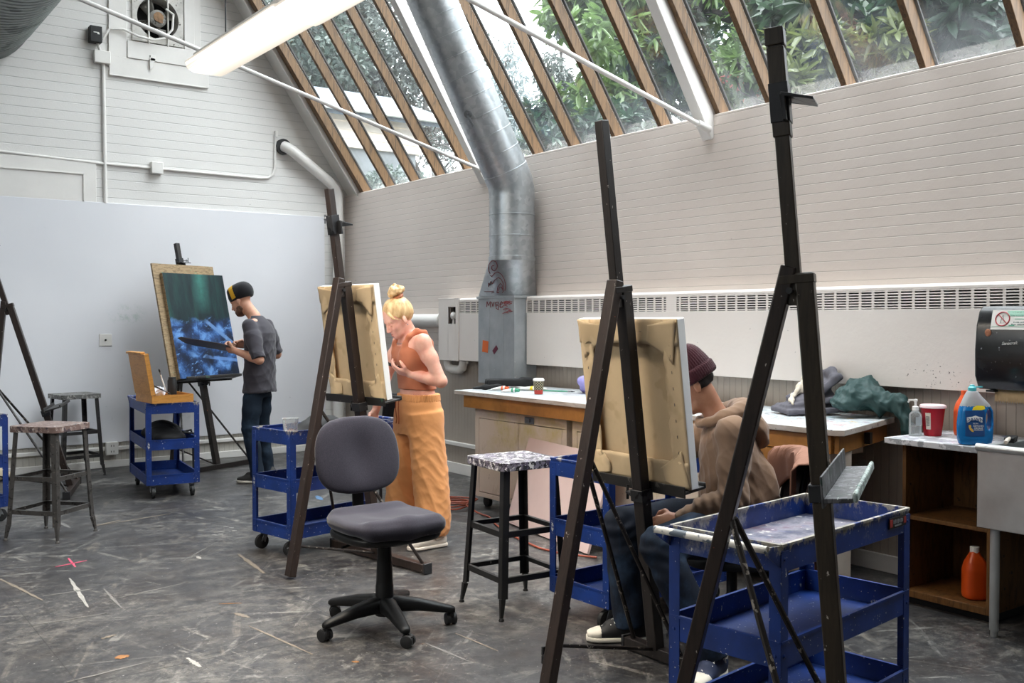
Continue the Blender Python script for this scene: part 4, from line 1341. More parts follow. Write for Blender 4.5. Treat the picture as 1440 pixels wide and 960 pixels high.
for k in range(4):
    b = MB()
    def bl(u, v, k=k):
        a = k * pi / 2 + .5 + (v - .5) * (.75 - .1 * u); r_ = .05 + .145 * u
        return (r_ * cos(a), .09 + .035 * (v - .5) * 2, r_ * sin(a))
    b.grid(bl, 6, 6); b.build('blade', 'fan_grey', fn, solid=.003)
mo = MB(); mo.tube([(0, .10, 0), (0, .02, 0), (0, -.02, 0), (0, -.035, 0)], [.06, .085, .085, .06], 24); mot = mo.build('motor', 'fan_grey', fn)
mo = MB(); mo.tube([(.0, -.036, .01), (.0, -.042, .01)], .05, 12); mo.box((.02, -.04, -.03), (.04, .02, .03)); mo.build('motor_cap', 'fan_rust', mot)
MB().box((0, .0, -.115), (.16, .03, .03)).build('motor_mount', 'fan_grey', fn, bevel=.004)
for x in (-.095, .095):
    b = MB(); b.tube([(x, -.03, .30), (x, -.035, -.2), (x, -.03, -.27)], .009, 8); b.build('guard_bar', 'white_paint', fn)
b = MB(); b.tube([(.07, -.045, .10), (.135, -.075, .05), (.125, -.075, -.10), (.05, -.075, -.20), (-.06, -.075, -.235), (-.2, -.06, -.22), (-.34, -.045, -.17), (-.47, -.045, -.19), (-.535, -.04, -.30)], .012, 8)
tag(b.build('flexible_conduit', 'white_paint', loc=(3.04, 10.2, 4.455)), 'curved white flexible conduit looping from junction box to exhaust fan', 'conduit')
b = MB(); b.box((0, 0, 0), (.05, .04, .06)); b.prism([(-.03, 0), (.03, 0), (.0, -.10), (-.03, -.12)], -.02, -.012, 'y')
tag(b.build('guard_hook', 'white_paint', loc=(2.98, 10.178, 4.05), bevel=.003), 'small white hooked bracket below the exhaust fan', 'bracket')

# ---- conduits, boxes, switch plates on the back wall
def boxy(name, label, cat, c, size, mat, bev=.006):
    return tag(MB().box((0, 0, 0), size).build(name, mat, loc=c, bevel=bev), label, cat)
c = MB(); c.tube([(2.515, 10.185, 3.93), (2.525, 10.185, 2.585)], .017, 10)
tag(c.build('conduit', 'white_paint'), 'white vertical conduit dropping down the back wall to the big panel', 'conduit')
c = MB(); c.tube([(.8, 10.184, 3.02), (2.49, 10.184, 2.963), (4.10, 10.184, 2.955), (4.19, 10.184, 2.965), (4.245, 10.184, 3.01), (4.265, 10.184, 3.08), (4.275, 10.184, 3.45)], .013, 10)
tag(c.build('conduit', 'white_paint'), 'white conduit running level along the back wall and turning up', 'conduit')
boxy('junction_box', 'square white junction box on the level wall conduit', 'junction box', (3.01, 10.165, 2.962), (.115, .07, .115), 'white_paint')
boxy('junction_box', 'white junction box below the small black controller', 'junction box', (2.50, 10.17, 3.985), (.15, .06, .12), 'white_paint')
boxy('conduit_end', 'small white clip at the top of the rising conduit', 'clip', (4.278, 10.18, 3.44), (.03, .04, .07), 'white_paint')
ct = boxy('fan_controller', 'small black control box with white mark on back wall', 'control box', (2.435, 10.15, 4.185), (.11, .09, .155), 'rubber_black')
mk = MB(); mk.box((.0, -.046, .015), (.05, .002, .007)); mk.box((.02, -.046, .005), (.02, .002, .012)); mk.build('printed_mark', 'plain_white', ct)
MB().tube([(.02, .01, -.07), (.045, .01, -.135)], .014, 8).build('connector', 'white_paint', ct)
pp = boxy('switch_plate', 'blank white switch plate on the white panel left of painting', 'switch plate', (2.51, 10.171, 1.25), (.115, .008, .115), 'plain_white', .002)
MB().tube([(0, -.004, 0), (0, -.012, 0)], .009, 8).build('knob', 'steel_dark', pp)
oo = boxy('wall_outlet', 'white double socket low on the back wall beside dark stool', 'socket', (2.555, 10.15, .19), (.115, .05, .125), 'plain_white', .004)
k = MB()
for z in (-.028, .028):
    for x in (-.012, .012): k.box((x, -.0255, z), (.006, .002, .018))
k.build('socket_slot', 'grille_dark', oo)
# white pipe that bends out of the back wall and drops in the corner
w = thing('waste_pipe', 'white bent pipe dropping down the corner of the room', 'pipe', (0, 0, 0))
MB().tube([(4.36, 10.165, 3.315), (4.38, 10.13, 3.30), (4.43, 10.10, 3.265), (4.88, 10.10, 2.955), (4.94, 10.10, 2.90), (4.965, 10.10, 2.83), (4.965, 10.10, 2.60), (4.965, 10.10, 0)], .058, 18).build('pipe', 'white_paint', w)
MB().tube([(4.36, 10.16, 3.312), (4.36, 10.196, 3.312)], .085, 20).build('wall_flange', 'grille_dark', w)
# dark threaded steel tie rods across the room
def tie(y, z0, label):
    t = thing('tie_rod', label, 'tie rod', (0, 0, 0), 0, 'white steel tie rods')
    a = Vector((5.07, y - .03, z0)); b = Vector((-4.48, y - .03, z0 + .262 * 9.55))
    if b.z > ZC: b = a.lerp(b, (ZC - a.z) / (b.z - a.z))
    MB().tube([a, b], .016, 12).build('rod', 'white_paint', t)
    e = MB(); e.tube([a, a.lerp(b, .012)], .026, 12); e.build('clevis', 'white_paint', t)
    return t
tie(4.72, 2.735, 'white tie rod meeting the wall right of the big duct')
tie(7.33, 2.75, 'white tie rod meeting the wall just left of the big duct')

# ---- fluorescent lamps
def emit(name, col, s):
    t = NT(name); e = t.n('ShaderNodeEmission'); e.inputs[0].default_value = (*srgb(col), 1); lw = t.n('ShaderNodeLayerWeight'); lw.inputs[0].default_value = .5; ge = t.n('ShaderNodeNewGeometry'); dn = t.math('MAXIMUM', t.math('MULTIPLY', t.sep(ge.outputs['Normal'])[2], -1.0), 0.0); t.l(t.math('MULTIPLY_ADD', t.math('MULTIPLY', dn, t.math('POWER', t.math('SUBTRACT', 1, lw.outputs['Facing']), 3.5)), s, .45), e.inputs[1]); t.l(e.outputs[0], t.out.inputs[0]); MATS[name] = t.m
emit('lamp_lens', '#fff3e2', LAMP)
def lamp(label, x, y0, y1, z, segs=2, group='hanging fluorescent lamps'):
    t = thing('fluorescent_lamp', label, 'lamp', (x, (y0 + y1) / 2, z), 0, group)
    L = (y1 - y0) / segs
    h = MB(); h.box2((-.075, y0 - (y0 + y1) / 2, .065), (.075, y1 - (y0 + y1) / 2, .11)); h.build('housing', 'plain_white', t, bevel=.005)
    for i in range(segs):
        a = y0 + i * L - (y0 + y1) / 2; b = a + L
        wd = .126; dz = -.012 if i % 2 == 0 and segs > 1 else 0
        l = MB(); l.prism([(-wd, .06 + dz), (-wd + .012, .02 + dz), (-wd + .05, .0 + dz), (wd - .05, .0 + dz), (wd - .012, .02 + dz), (wd, .06 + dz), (.09, .07), (-.09, .07)], a + .003, b - .003, 'y')
        l.build('lens', 'lamp_lens', t, bevel=.012, seg=3)
    for y in (y0 + .3, y1 - .3):
        MB().tube([(0, y - (y0 + y1) / 2, .11), (0, y - (y0 + y1) / 2, ZC - z)], .004, 6).build('hanger', 'steel_dark', t)
    return t
lamp('glowing fluorescent lamp with wraparound lens hanging before the skylight', 1.895, 3.02, 5.47, 2.80)
lamp('added fluorescent fill lamp outside the frame over the left half of the studio', -1.5, 3.0, 5.45, 3.3)  # unseen lamp, added to brighten the room

# ---- paper towel dispenser
db = thing('towel_dispenser', 'black paper towel dispenser with warning sticker mounted on heater cover', 'dispenser', (0, 0, 0))
@defmat('dispenser_black')
def _(t):
    c = t.mix(t.step(t.noise(48, 3, .6), .69, .72), '#17181a', '#7d7f80')
    c = t.mix(t.math('MULTIPLY', t.step(t.noise(9, 4), .55, .7), .4), c, '#2c2d2f')
    return t.finish(c, .22, 0, None, .5)
def dprof(y, g=0):
    return [(4.975, y, 1.10), (4.80 + g, y, 1.105), (4.765 + g, y, 1.17), (4.762 + g, y, 1.30), (4.775 + g, y, 1.42), (4.80 + g, y, 1.49), (4.83 + g, y, 1.515), (4.975, y, 1.52)]
a, b = dprof(2.64), dprof(2.27)
dm = MB(); k = len(a); dm.add(a + b, [tuple(range(k)), tuple(reversed(range(k, 2 * k)))] + [(i, (i + 1) % k, k + (i + 1) % k, k + i) for i in range(k)])
case = dm.build('case', 'dispenser_black', db, bevel=.008, seg=3)
rot = Matrix.Rotation(-.17, 4, 'Y')
lb = MB().box((0, 0, 0), (.003, .26, .098)).build('warning_sticker', 'plain_white', case, loc=(4.783, 2.435, 1.448), rot=(0, .245, 0))
simple('label_green', '#3f9a79', .5); simple('label_mint', '#a9d6c2', .5); simple('label_red', '#a8343c', .5); simple('label_grey', '#6d7a76', .5)
ring = MB(); ring.tube([(-.0025, .075 + .034 * cos(2 * pi * k / 28), .004 + .034 * sin(2 * pi * k / 28)) for k in range(28)], .0028, 6, closed=True); ring.bar((-.0025, .099, .028), (-.0025, .051, -.02), .004, .002, (1, 0, 0)); ring.build('prohibition_ring', 'label_red', lb)
bt = MB(); bt.tube([(-.002, .085, -.016), (-.002, .079, .012), (-.002, .077, .024), (-.002, .073, .024), (-.002, .071, .012), (-.002, .065, -.016)], .001, 5, closed=True); bt.build('bottle_pictogram', 'label_grey', lb)
MB().box((-.0018, -.01, .032), (.001, .13, .026)).build('sticker_band', 'label_mint', lb)
gl = MB(); gl.box((-.002, -.035, .004), (.001, .1, .0025)); gl.box((-.002, .028, -.028), (.001, .028, .004)); gl.box((-.002, 0, -.034), (.001, .25, .0015)); gl.build('sticker_line', 'label_green', lb)
# lines of small print, too small and worn to read
for z_, y0_, y1_, h_, mt_ in ((.037, .03, -.10, .009, 'label_grey'), (.023, .04, -.10, .011, 'label_green'), (-.012, .02, -.10, .007, 'label_grey'), (-.023, .03, -.10, .008, 'label_grey')):
    m_ = MB(); q_ = random.Random(int(z_ * 1000)); y_ = y0_
    while y_ > y1_:
        w_ = q_.uniform(.003, .007); hh_ = h_ * q_.uniform(.6, 1.0)
        m_.box((-.0019, y_ - w_ / 2, z_ - (h_ - hh_) / 2), (.0008, w_, hh_)); y_ -= w_ + q_.choice((.0015, .0015, .005))
    m_.build('sticker_print', mt_, lb)
text_mesh('script_lettering', 'Sanacraft', .021, facing_negx(4.761, 2.465, 1.335) @ Matrix.Rotation(.06, 4, 'Z'), 'plain_white', case, .0005, .35)
pk = MB(); pk.ball((0, 0, 0), (.004, .016, .019)); simple('rust_spot', '#a0674a', .6, vary=.3, vscale=60); pk.build('rust_spot', 'rust_spot', case, loc=(4.768, 2.575, 1.385))
MB().box2((4.80, 2.56, 1.092), (4.94, 2.60, 1.102)).build('tear_bar', 'steel_dark', db)
simple('kraft_paper', '#b79a72', .8, vary=.06)
tw = MB(); n = 26
vs = []; fs = []
for i in range(n * 2 + 1):
    y = 2.575 - i * .31 / (2 * n)
    zb = 1.038 + (.012 if i % 2 else 0)
    vs += [(4.84, y, 1.112), (4.838, y, zb)]
fs = [(2 * i, 2 * i + 2, 2 * i + 3, 2 * i + 1) for i in range(n * 2)]
tw.add(vs, fs); tag(tw.build('paper_towel', 'kraft_paper', solid=.0012), 'brown paper towel with toothed edge hanging from black dispenser', 'paper towel')
# ================================================================ worktable, cupboards, sink and what lies on them
@defmat('table_top')
def _(t):
    v = t.coord()
    c = t.ramp(t.noise(3, 5, .6), [(.3, '#b4bbbf'), (.6, '#cfd2d4'), (.8, '#bdb9b6')])
    st = t.noise(5, 6, .72, vec=t.coord('Object', scale=(2.2, .7, 1)), dist=1.5)
    c = t.mix(t.math('MULTIPLY', t.step(st, .53, .66), .6), c, '#8fb6bd')
    st = t.noise(6, 6, .72, vec=t.coord('Object', scale=(1.5, .6, 1.2)), dist=2.0)
    c = t.mix(t.math('MULTIPLY', t.step(st, .52, .66), .75), c, '#8b9299')
    y = t.sep(v)[1]
    near = t.step(y, 4.6, 3.6)
    for k, (col, sc, th) in enumerate([('#b8676a', 7, .60), ('#c9a948', 8, .63), ('#5b8f9a', 6, .59), ('#6f6b8f', 7, .61), ('#c98a5e', 9, .62), ('#33414d', 15, .63), ('#5d6468', 22, .60)]):
        mp = t.n('ShaderNodeVectorMath', operation='ADD'); t.l(v, mp.inputs[0]); mp.inputs[1].default_value = (k * 4.1, k * 2.3, 0)
        f = t.step(t.noise(sc, 5, .65, vec=mp.outputs[0], dist=.8), th, th + .05)
        c = t.mix(t.math('MULTIPLY', f, t.math('MULTIPLY_ADD', near, .7, .28)), c, col)
    return t.finish(c, .4, 0, t.bump(t.noise(30, 3), .15, .003), .5)
@defmat('table_edge')
def _(t):
    c = t.ramp(t.noise(6, 5, .6, vec=t.coord('Object', scale=(1, 1, 3))), [(.3, '#a79a8e'), (.6, '#c9c0b8'), (.8, '#8f8378')])
    for k, (col, sc, th) in enumerate([('#4a3430', 26, .66), ('#3f7d4e', 14, .72), ('#3d5a74', 16, .72), ('#8a3f3a', 19, .72)]):
        mp = t.n('ShaderNodeVectorMath', operation='ADD'); t.l(t.coord(), mp.inputs[0]); mp.inputs[1].default_value = (k, k * 2.3, 0)
        c = t.mix(t.step(t.noise(sc, 4, .6, vec=mp.outputs[0]), th, th + .03), c, col)
    return t.finish(c, .5)
wood_mat('apron_wood', '#8e5f2c', '#b98142', (6, .5, 6), .45)
flecked('apron_paint', '#ab763a', [('#d7c8b4', 7, .73, (1, .5, 2)), ('#4a3324', 30, .72)], .45, bump=.1)
@defmat('cupboard_paint')
def _(t):
    c = t.ramp(t.noise(1.4, 4), [(.3, '#d3c3b4'), (.7, '#dccfc2')])
    ye = t.math('MULTIPLY', t.step(t.noise(2.1, 5, .7), .46, .66), t.step(t.sep(t.coord())[2], .25, .6))
    c = t.mix(t.math('MULTIPLY', ye, .75), c, '#bcae52')
    c = t.mix(t.math('MULTIPLY', t.step(t.noise(15, 5, .7, vec=t.coord('Object', scale=(1, 1, .4))), .56, .66), .35), c, '#a58f6d')
    for k, (col, sc, th) in enumerate([('#4a3b30', 34, .72), ('#7c2c28', 30, .76), ('#2f6d3f', 20, .77), ('#2b6f86', 12, .77)]):
        mp = t.n('ShaderNodeVectorMath', operation='ADD'); t.l(t.coord('Object', scale=(1, 1, .6)), mp.inputs[0]); mp.inputs[1].default_value = (k, k * 1.3, k)
        c = t.mix(t.step(t.noise(sc, 3, .6, vec=mp.outputs[0]), th, th + .02), c, col)
    y = t.sep(t.coord())[1]
    f = t.math('FRACT', t.math('DIVIDE', y, .032)); ln_ = t.step(t.math('ABSOLUTE', t.math('SUBTRACT', f, .5)), .44, .48)
    return t.finish(c, .5, 0, t.bump(ln_, -.4, .004), .4)
simple('pale_pink_board', '#dcc3bd', .55, vary=.04, vscale=3)
simple('plain_cream', '#d6cabd', .5, vary=.06)

tb = thing('worktable', 'long worktable with paint stained white top against the right wall', 'table', (0, 0, 0))
top = [(4.20, 6.53), (4.20, 3.06), (4.235, 3.01), (5.04, 3.255), (5.04, 6.53)]
m = MB(); m.prism(top, .869, .90)
tp = m.build('tabletop', ['table_edge', 'table_top'], tb, bevel=.003)
for p in tp.data.polygons:
    p.material_index = 1 if p.normal.z > .9 else 0
ap = MB()
ap.box2((4.235, 3.09, .772), (4.26, 6.45, .868)); ap.bar((4.26, 3.075, .82), (5.02, 3.305, .82), .025, .096); ap.box2((4.26, 6.425, .772), (5.02, 6.45, .868))
ap.build('apron', 'apron_paint', tb, bevel=.002)
dw = MB(); dw.box2((4.228, 3.35, .70), (4.25, 3.95, .768)); d = dw.build('drawer', 'apron_paint', tb, bevel=.002)
pu = MB(); pu.tube([(4.227, 3.52, .735), (4.205, 3.53, .735), (4.205, 3.58, .735), (4.227, 3.59, .735)], .006, 8); pu.build('pull', 'caster_metal', d)
MB().box2((4.30, 3.36, .70), (4.9, 3.94, .765)).build('drawer_box', 'plain_cream', tb)
MB().box2((4.27, 3.12, 0), (4.45, 3.145, .77)).build('end_panel', 'plain_cream', tb, bevel=.002)
MB().bar((4.62, 3.145, .82), (4.66, 3.157, .82), .03, .06).build('corner_plate', 'steel_dark', tb)
for y in (3.98, 6.36):
    MB().box2((4.93, y - .04, 0), (5.01, y + .04, .869)).build('leg', 'plain_cream', tb, bevel=.003)

def cupboard(label, y0, y1, doors, hasp=None, wheels=True):
    x0, x1, z0, z1 = 4.31, 4.92, .085, .765
    t = thing('floor_cupboard', label, 'cupboard', (0, 0, 0), 0, 'cream cupboards under the worktable')
    b = MB()
    b.box2((x0 + .012, y0, z0), (x1, y0 + .018, z1)); b.box2((x0 + .012, y1 - .018, z0), (x1, y1, z1)); b.box2((x0 + .012, y0, z0), (x1, y1, z0 + .018)); b.box2((x0 + .012, y0, z1 - .018), (x1, y1, z1)); b.box2((x1 - .01, y0, z0), (x1, y1, z1))
    b.build('carcass', 'cupboard_paint', t, bevel=.002)
    f = MB(); f.box2((x0, y0, z1 - .07), (x0 + .014, y1, z1)); f.box2((x0, y0, z0), (x0 + .014, y0 + .05, z1 - .07)); f.box2((x0, y1 - .05, z0), (x0 + .014, y1, z1 - .07)); f.box2((x0, y0 + .05, z0), (x0 + .014, y1 - .05, z0 + .035))
    f.build('face_frame', 'cupboard_paint', t, bevel=.002)
    w = (y1 - y0 - .10) / doors
    for i in range(doors):
        a = y0 + .05 + i * w + .004; c = a + w - .008
        d = MB(); d.box2((x0 + .001, a, z0 + .04), (x0 + .016, c, z1 - .076)); d.build('door', 'cupboard_paint', t, bevel=.003)
    if hasp:
        h = MB(); h.box2((x0 - .006, hasp - .055, z1 - .065), (x0, hasp + .055, z1 - .018)); h.box2((x0 - .014, hasp - .012, z1 - .055), (x0 - .006, hasp + .03, z1 - .03)); h.build('hasp', 'caster_metal', t, bevel=.002)
    if wheels:
        for y in (y0 + .07, y1 - .07):
            for x in (x0 + .07, x1 - .07):
                c = MB(); c.tube([(x - .02, y, .043), (x - .014, y, .043), (x + .014, y, .043), (x + .02, y, .043)], [.034, .043, .043, .034], 18); c.box2((x - .03, y - .03, .075), (x + .03, y + .03, .086)); c.build('caster', 'rubber_black', t)
    return t
cupboard('cream cupboard with yellow smears behind the splattered stool', 5.28, 6.40, 2, 5.70)
cupboard('cream cupboard under the worktable beside the seated person', 3.45, 5.22, 3)
pb = MB().box2((-.009, -.55, 0), (.009, .55, .62)).build('plywood_panel', 'pale_pink_board', loc=(4.05, 5.19, .006), rot=(0, .30, -.155), bevel=.002)
tag(pb, 'pale pink board leaning against the cream cupboards behind the black stool', 'board')

# ---- small open cabinet by the sink
wood_mat('old_plywood', '#452d16', '#75502a', (5, 5, 1), .55, '#2f241c')
flecked('cab_top', '#9c9ea3', [('#cfcfd3', 16, .5), ('#7f7894', 14, .62), ('#3d3a40', 40, .65), ('#b78aa0', 18, .68)], .4, bump=.1)
oc = thing('open_cabinet', 'open plywood cabinet with one shelf between worktable and sink', 'cabinet', (0, 0, 0))
CX0, CX1, CY0, CY1 = 4.60, 5.06, 2.46, 2.925
for a, b in ((CY0, CY0 + .02), (CY1 - .02, CY1)):
    MB().box2((CX0, a, .04), (CX1, b, .82)).build('side_panel', 'old_plywood', oc, bevel=.002)
MB().box2((CX1 - .012, CY0, .04), (CX1, CY1, .82)).build('back_panel', 'old_plywood', oc)
MB().box2((CX0 + .005, CY0 + .02, .435), (CX1 - .012, CY1 - .02, .455)).build('shelf', 'old_plywood', oc, bevel=.002)
MB().box2((CX0 + .0, CY0 + .02, .04), (CX1 - .012, CY1 - .02, .075)).build('bottom_panel', 'old_plywood', oc, bevel=.002)
MB().box2((CX0 + .04, CY0 + .01, 0), (CX1 - .02, CY1 - .01, .04)).build('plinth', 'grille_dark', oc)
MB().box2((4.50, 2.445, .822), (5.085, 2.965, .852)).build('cabinet_top', 'cab_top', oc, bevel=.003)

# ---- steel sink
@defmat('sink_steel')
def _(t):
    c = t.ramp(t.noise(5, 5, .6), [(.3, '#b4b7b8'), (.7, '#c9cccd')])
    return t.finish(c, t.ramp(t.noise(9, 4), [(.3, .3), (.7, .45)]), .6, t.bump(t.noise(60, 2), .05, .002), .5)
sk = thing('utility_sink', 'stainless steel utility sink on tube legs at the right edge', 'sink', (0, 0, 0))
SX0, SX1, SY0, SY1 = 4.40, 4.98, 1.55, 2.42
b = MB(); n = 4
for a, c in [((SX0, SY0, .50), (SX0 + .004, SY1, .865)), ((SX1 - .004, SY0, .50), (SX1, SY1, .865)), ((SX0, SY0, .50), (SX1, SY0 + .004, .865)), ((SX0, SY1 - .004, .50), (SX1, SY1, .865)), ((SX0, SY0, .50), (SX1, SY1, .504))]:
    b.box2(a, c)
b.build('basin', 'sink_steel', sk, bevel=.012, seg=3)
r = MB(); r.tube([(SX0 - .006, SY0, .868), (SX0 - .006, SY1 + .0, .868)], .017, 14); r.build('rolled_rim', 'sink_steel', sk)
r = MB(); r.box2((SX0 - .006, SY1 - .02, .862), (SX1 + .02, SY1 + .012, .872)); r.build('side_rim', 'sink_steel', sk, bevel=.004)
MB().box2((SX1, SY0, .80), (SX1 + .02, SY1, .98)).build('backsplash', 'sink_steel', sk, bevel=.004)
for y in (SY0 + .06, SY1 - .06):
    for x in (SX0 + .05, SX1 - .05):
        l = MB(); l.tube([(x, y, .03), (x, y, .505)], .021, 14); l.tube([(x, y, 0), (x, y, .03)], .016, 12); l.build('leg', 'sink_steel', sk)
dr = MB(); dr.tube([(4.68, 2.0, .50), (4.68, 2.0, .30), (4.74, 2.0, .25), (4.95, 2.0, .25), (5.09, 2.0, .28)], .022, 12); dr.build('drain_pipe', 'white_paint', sk)
sl = MB(); sl.box2((4.40, SY1 + .015, .853), (4.95, SY1 + .0249, .86))
# brush on the sink edge
br = thing('scrub_brush', 'black bristled brush with wooden handle on the sink edge', 'brush', (4.66, 2.40, .873), radians(200))
MB().box((0, 0, .018), (.12, .045, .016)).build('brush_block', 'rubber_black', br, bevel=.004)
MB().box((0, 0, .006), (.115, .04, .012)).build('bristles', 'grille_dark', br)
MB().tube([(.055, 0, .022), (.12, 0, .02), (.17, 0, .014)], [.008, .010, .009], 10).build('handle', 'plain_cream', br)

@defmat('thin_plastic')
def _(t):
    tr = t.n('ShaderNodeBsdfTransparent'); tr.inputs[0].default_value = (.93, .94, .94, 1)
    b = t.n('ShaderNodeBsdfPrincipled'); b.inputs['Base Color'].default_value = (.8, .82, .82, 1); b.inputs['Roughness'].default_value = .12
    fr = t.n('ShaderNodeFresnel'); fr.inputs[0].default_value = 1.4
    mx = t.n('ShaderNodeMixShader'); t.l(t.math('MULTIPLY_ADD', fr.outputs[0], .8, .14), mx.inputs[0]); t.l(tr.outputs[0], mx.inputs[1]); t.l(b.outputs[0], mx.inputs[2]); t.l(mx.outputs[0], t.out.inputs[0])
    return t.m
# ---- bottles and pots on the small cabinet
def glassy(name, col, rough=.05, trans=.85, alpha=1.):
    t = NT(name); return MATS.__setitem__(name, t.finish(col, rough, 0, None, .5, Transmission_Weight=trans, IOR=1.3))
glassy('clear_plastic', '#e9eceb', .12, .92); glassy('dish_soap_blue', '#2484cf', .08, .35); glassy('frosted_plastic', '#dfe4e8', .3, .55); glassy('red_plastic', '#c22a37', .25, .35)
simple('orange_plastic', '#e0561c', .35, vary=.05); simple('lid_pink', '#eed3d4', .4); simple('cap_teal', '#57bcc6', .35)
simple('label_white', '#eceae6', .5); simple('label_yellow', '#e8cf2c', .45); simple('label_blue', '#15457e', .45); simple('label_dark', '#2b2b2e', .5); simple('duck_gold', '#e0b048', .5)
ZC2 = .8525
# big dish soap bottle with a moulded grip
ds = thing('soap_bottle', 'large bottle of blue washing-up liquid with grip hole and teal cap', 'bottle', (4.585, 2.535, ZC2), heading(1, .0)); ds.scale = (.95, .95, .98)
def dish(zlo, zhi, grow=0.):
    s = Solid()
    s.loft((0, 0, 0), (0, 0, 1), (1, 0, 0), [(.002, 0, 0, .078 + grow, .043 + grow), (.03, 0, 0, .086 + grow, .048 + grow), (.10, 0, 0, .088 + grow, .049 + grow), (.165, .002, 0, .083 + grow, .046 + grow), (.20, -.002, 0, .068 + grow, .040 + grow), (.235, -.012, 0, .042 + grow, .032 + grow), (.262, -.016, 0, .024 + grow, .022 + grow)], k=.01, p=2.6)
    s.loft((.052, 0, .07), (0, 0, 1), (0, 1, 0), [(0, 0, 0, .06, .014), (.02, 0, 0, .06, .017), (.07, 0, 0, .06, .017), (.095, 0, 0, .06, .013)], k=.004)
    q = s.pr.pop(); s.pr.append(('e', np.array((.053, 0, .125)), np.array((.019, .09, .054)), np.eye(3), .010, True))
    return s
s = dish(0, .3); s.build('bottle_body', ['dish_soap_blue', 'frosted_plastic'], ds, h=.004, relax=3, matfn=lambda c: (c[:, 2] > .188).astype(int))
m = MB(); m.lathe([(.017, .258), (.020, .262), (.020, .278), (.013, .284), (.011, .292), (0, .293)], 20, (-.016, 0, 0)); m.box((.012, 0, .281), (.045, .014, .006)); m.build('cap', 'cap_teal', ds, bevel=.001)
def curved_label(name, pts_poly, mat, parent, f, off):
    """outline given in (x, z), wrapped on the front face y = f(x, z)"""
    mm = MB(); n = len(pts_poly); cx = sum(p[0] for p in pts_poly) / n; cz = sum(p[1] for p in pts_poly) / n
    vs = [(x, f(x, z) - off, z) for x, z in pts_poly] + [(cx, f(cx, cz) - off, cz)]
    # inner ring for curvature
    vs += [((x + cx) / 2, f((x + cx) / 2, (z + cz) / 2) - off, (z + cz) / 2) for x, z in pts_poly]
    fs = [(i, (i + 1) % n, n + 1 + (i + 1) % n, n + 1 + i) for i in range(n)] + [(n + 1 + i, n + 1 + (i + 1) % n, n) for i in range(n)]
    return mm.add(vs, fs).build(name, mat, parent, smooth=60)
def dface(x, z):
    st = [(.0, .086, .048), (.10, .088, .049), (.165, .083, .046), (.20, .068, .040), (.235, .05, .034)]
    rx = np.interp(z, [q[0] for q in st], [q[1] for q in st]); ry = np.interp(z, [q[0] for q in st], [q[2] for q in st])
    return -ry * max(.0, 1 - min(.999, abs(x / rx)) ** 2.6) ** (1 / 2.6)
rr_ = lambda x0, x1, z0, z1, n=6: [(x0 + (x1 - x0) * i / n, z0) for i in range(n)] + [(x1, z0 + (z1 - z0) * i / n) for i in range(n)] + [(x1 - (x1 - x0) * i / n, z1) for i in range(n)] + [(x0, z1 - (z1 - z0) * i / n) for i in range(n)]
lab = curved_label('front_label', rr_(-.066, .026, .045, .168), 'label_blue', ds, dface, .0012)
curved_label('label_cap_stripe', [(-.035, .172), (.012, .172), (.030, .177), (.026, .192), (-.01, .194), (-.028, .186)], 'label_yellow', lab, dface, .0016)
def on_face(x, z, o): return Matrix.Translation((x, dface(x, z) - o, z)) @ Matrix.Rotation(pi / 2, 4, 'X')
curved_label('name_plate', [(-.060, .112), (.014, .112), (.014, .137), (-.005, .140), (-.02, .146), (-.036, .140), (-.060, .137)], 'label_white', lab, dface, .0018)
def face_text(name, txt, size, x, z, mat, off):
    o = text_mesh(name, txt, size, Matrix.Translation((x, 0, z)) @ Matrix.Rotation(pi / 2, 4, 'X'), mat, lab, .0003)
    for v in o.data.vertices:
        v.co.y = dface(v.co.x, v.co.z) - off + v.co.y
face_text('brand_lettering', 'DAWN', .027, -.023, .125, 'label_blue', .0032)
face_text('small_lettering', 'ULTRA', .0085, -.020, .107, 'label_white', .0026)
face_text('small_lettering', 'REMOVES', .012, -.006, .095, 'label_white', .0026)
face_text('small_lettering', 'GREASE', .013, -.006, .084, 'label_white', .0026)
curved_label('small_print_line', rr_(-.03, .018, .0745, .0775), 'label_white', lab, dface, .0022)
curved_label('yellow_emblem', [(-.053, .098), (-.045, .101), (-.041, .095), (-.043, .088), (-.034, .080), (-.028, .066), (-.038, .068), (-.048, .078), (-.052, .088)], 'duck_gold', lab, dface, .002)
# pump bottle
pb_ = thing('pump_bottle', 'clear pump bottle with white dispenser head on the small cabinet', 'bottle', (4.68, 2.905, ZC2), radians(100))
MB().lathe([(0, .003), (.029, .0), (.031, .004), (.031, .105), (.030, .112), (.018, .126), (.014, .128), (.014, .134), (0, .135)], 24).build('bottle_body', 'thin_plastic', pb_)
MB().lathe([(0, .004), (.028, .004), (.028, .05), (0, .051)], 20).build('liquid', 'thin_plastic', pb_)
p = MB(); p.lathe([(0, .131), (.016, .131), (.016, .150), (.011, .153), (.006, .154), (.006, .176), (.010, .177), (.010, .188), (0, .19)], 18); p.bar((0, 0, .184), (.035, 0, .182), .010, .008); p.bar((.032, 0, .181), (.038, 0, .170), .009, .006, (1, 0, 0)); p.build('pump_head', 'label_white', pb_)
l = MB(); l.grid(lambda u, v: (.0315 * cos(2.0 + u * 2.6), .0315 * sin(2.0 + u * 2.6), .055 + v * .045), 14, 1); l.build('paper_label', 'frosted_plastic', pb_)
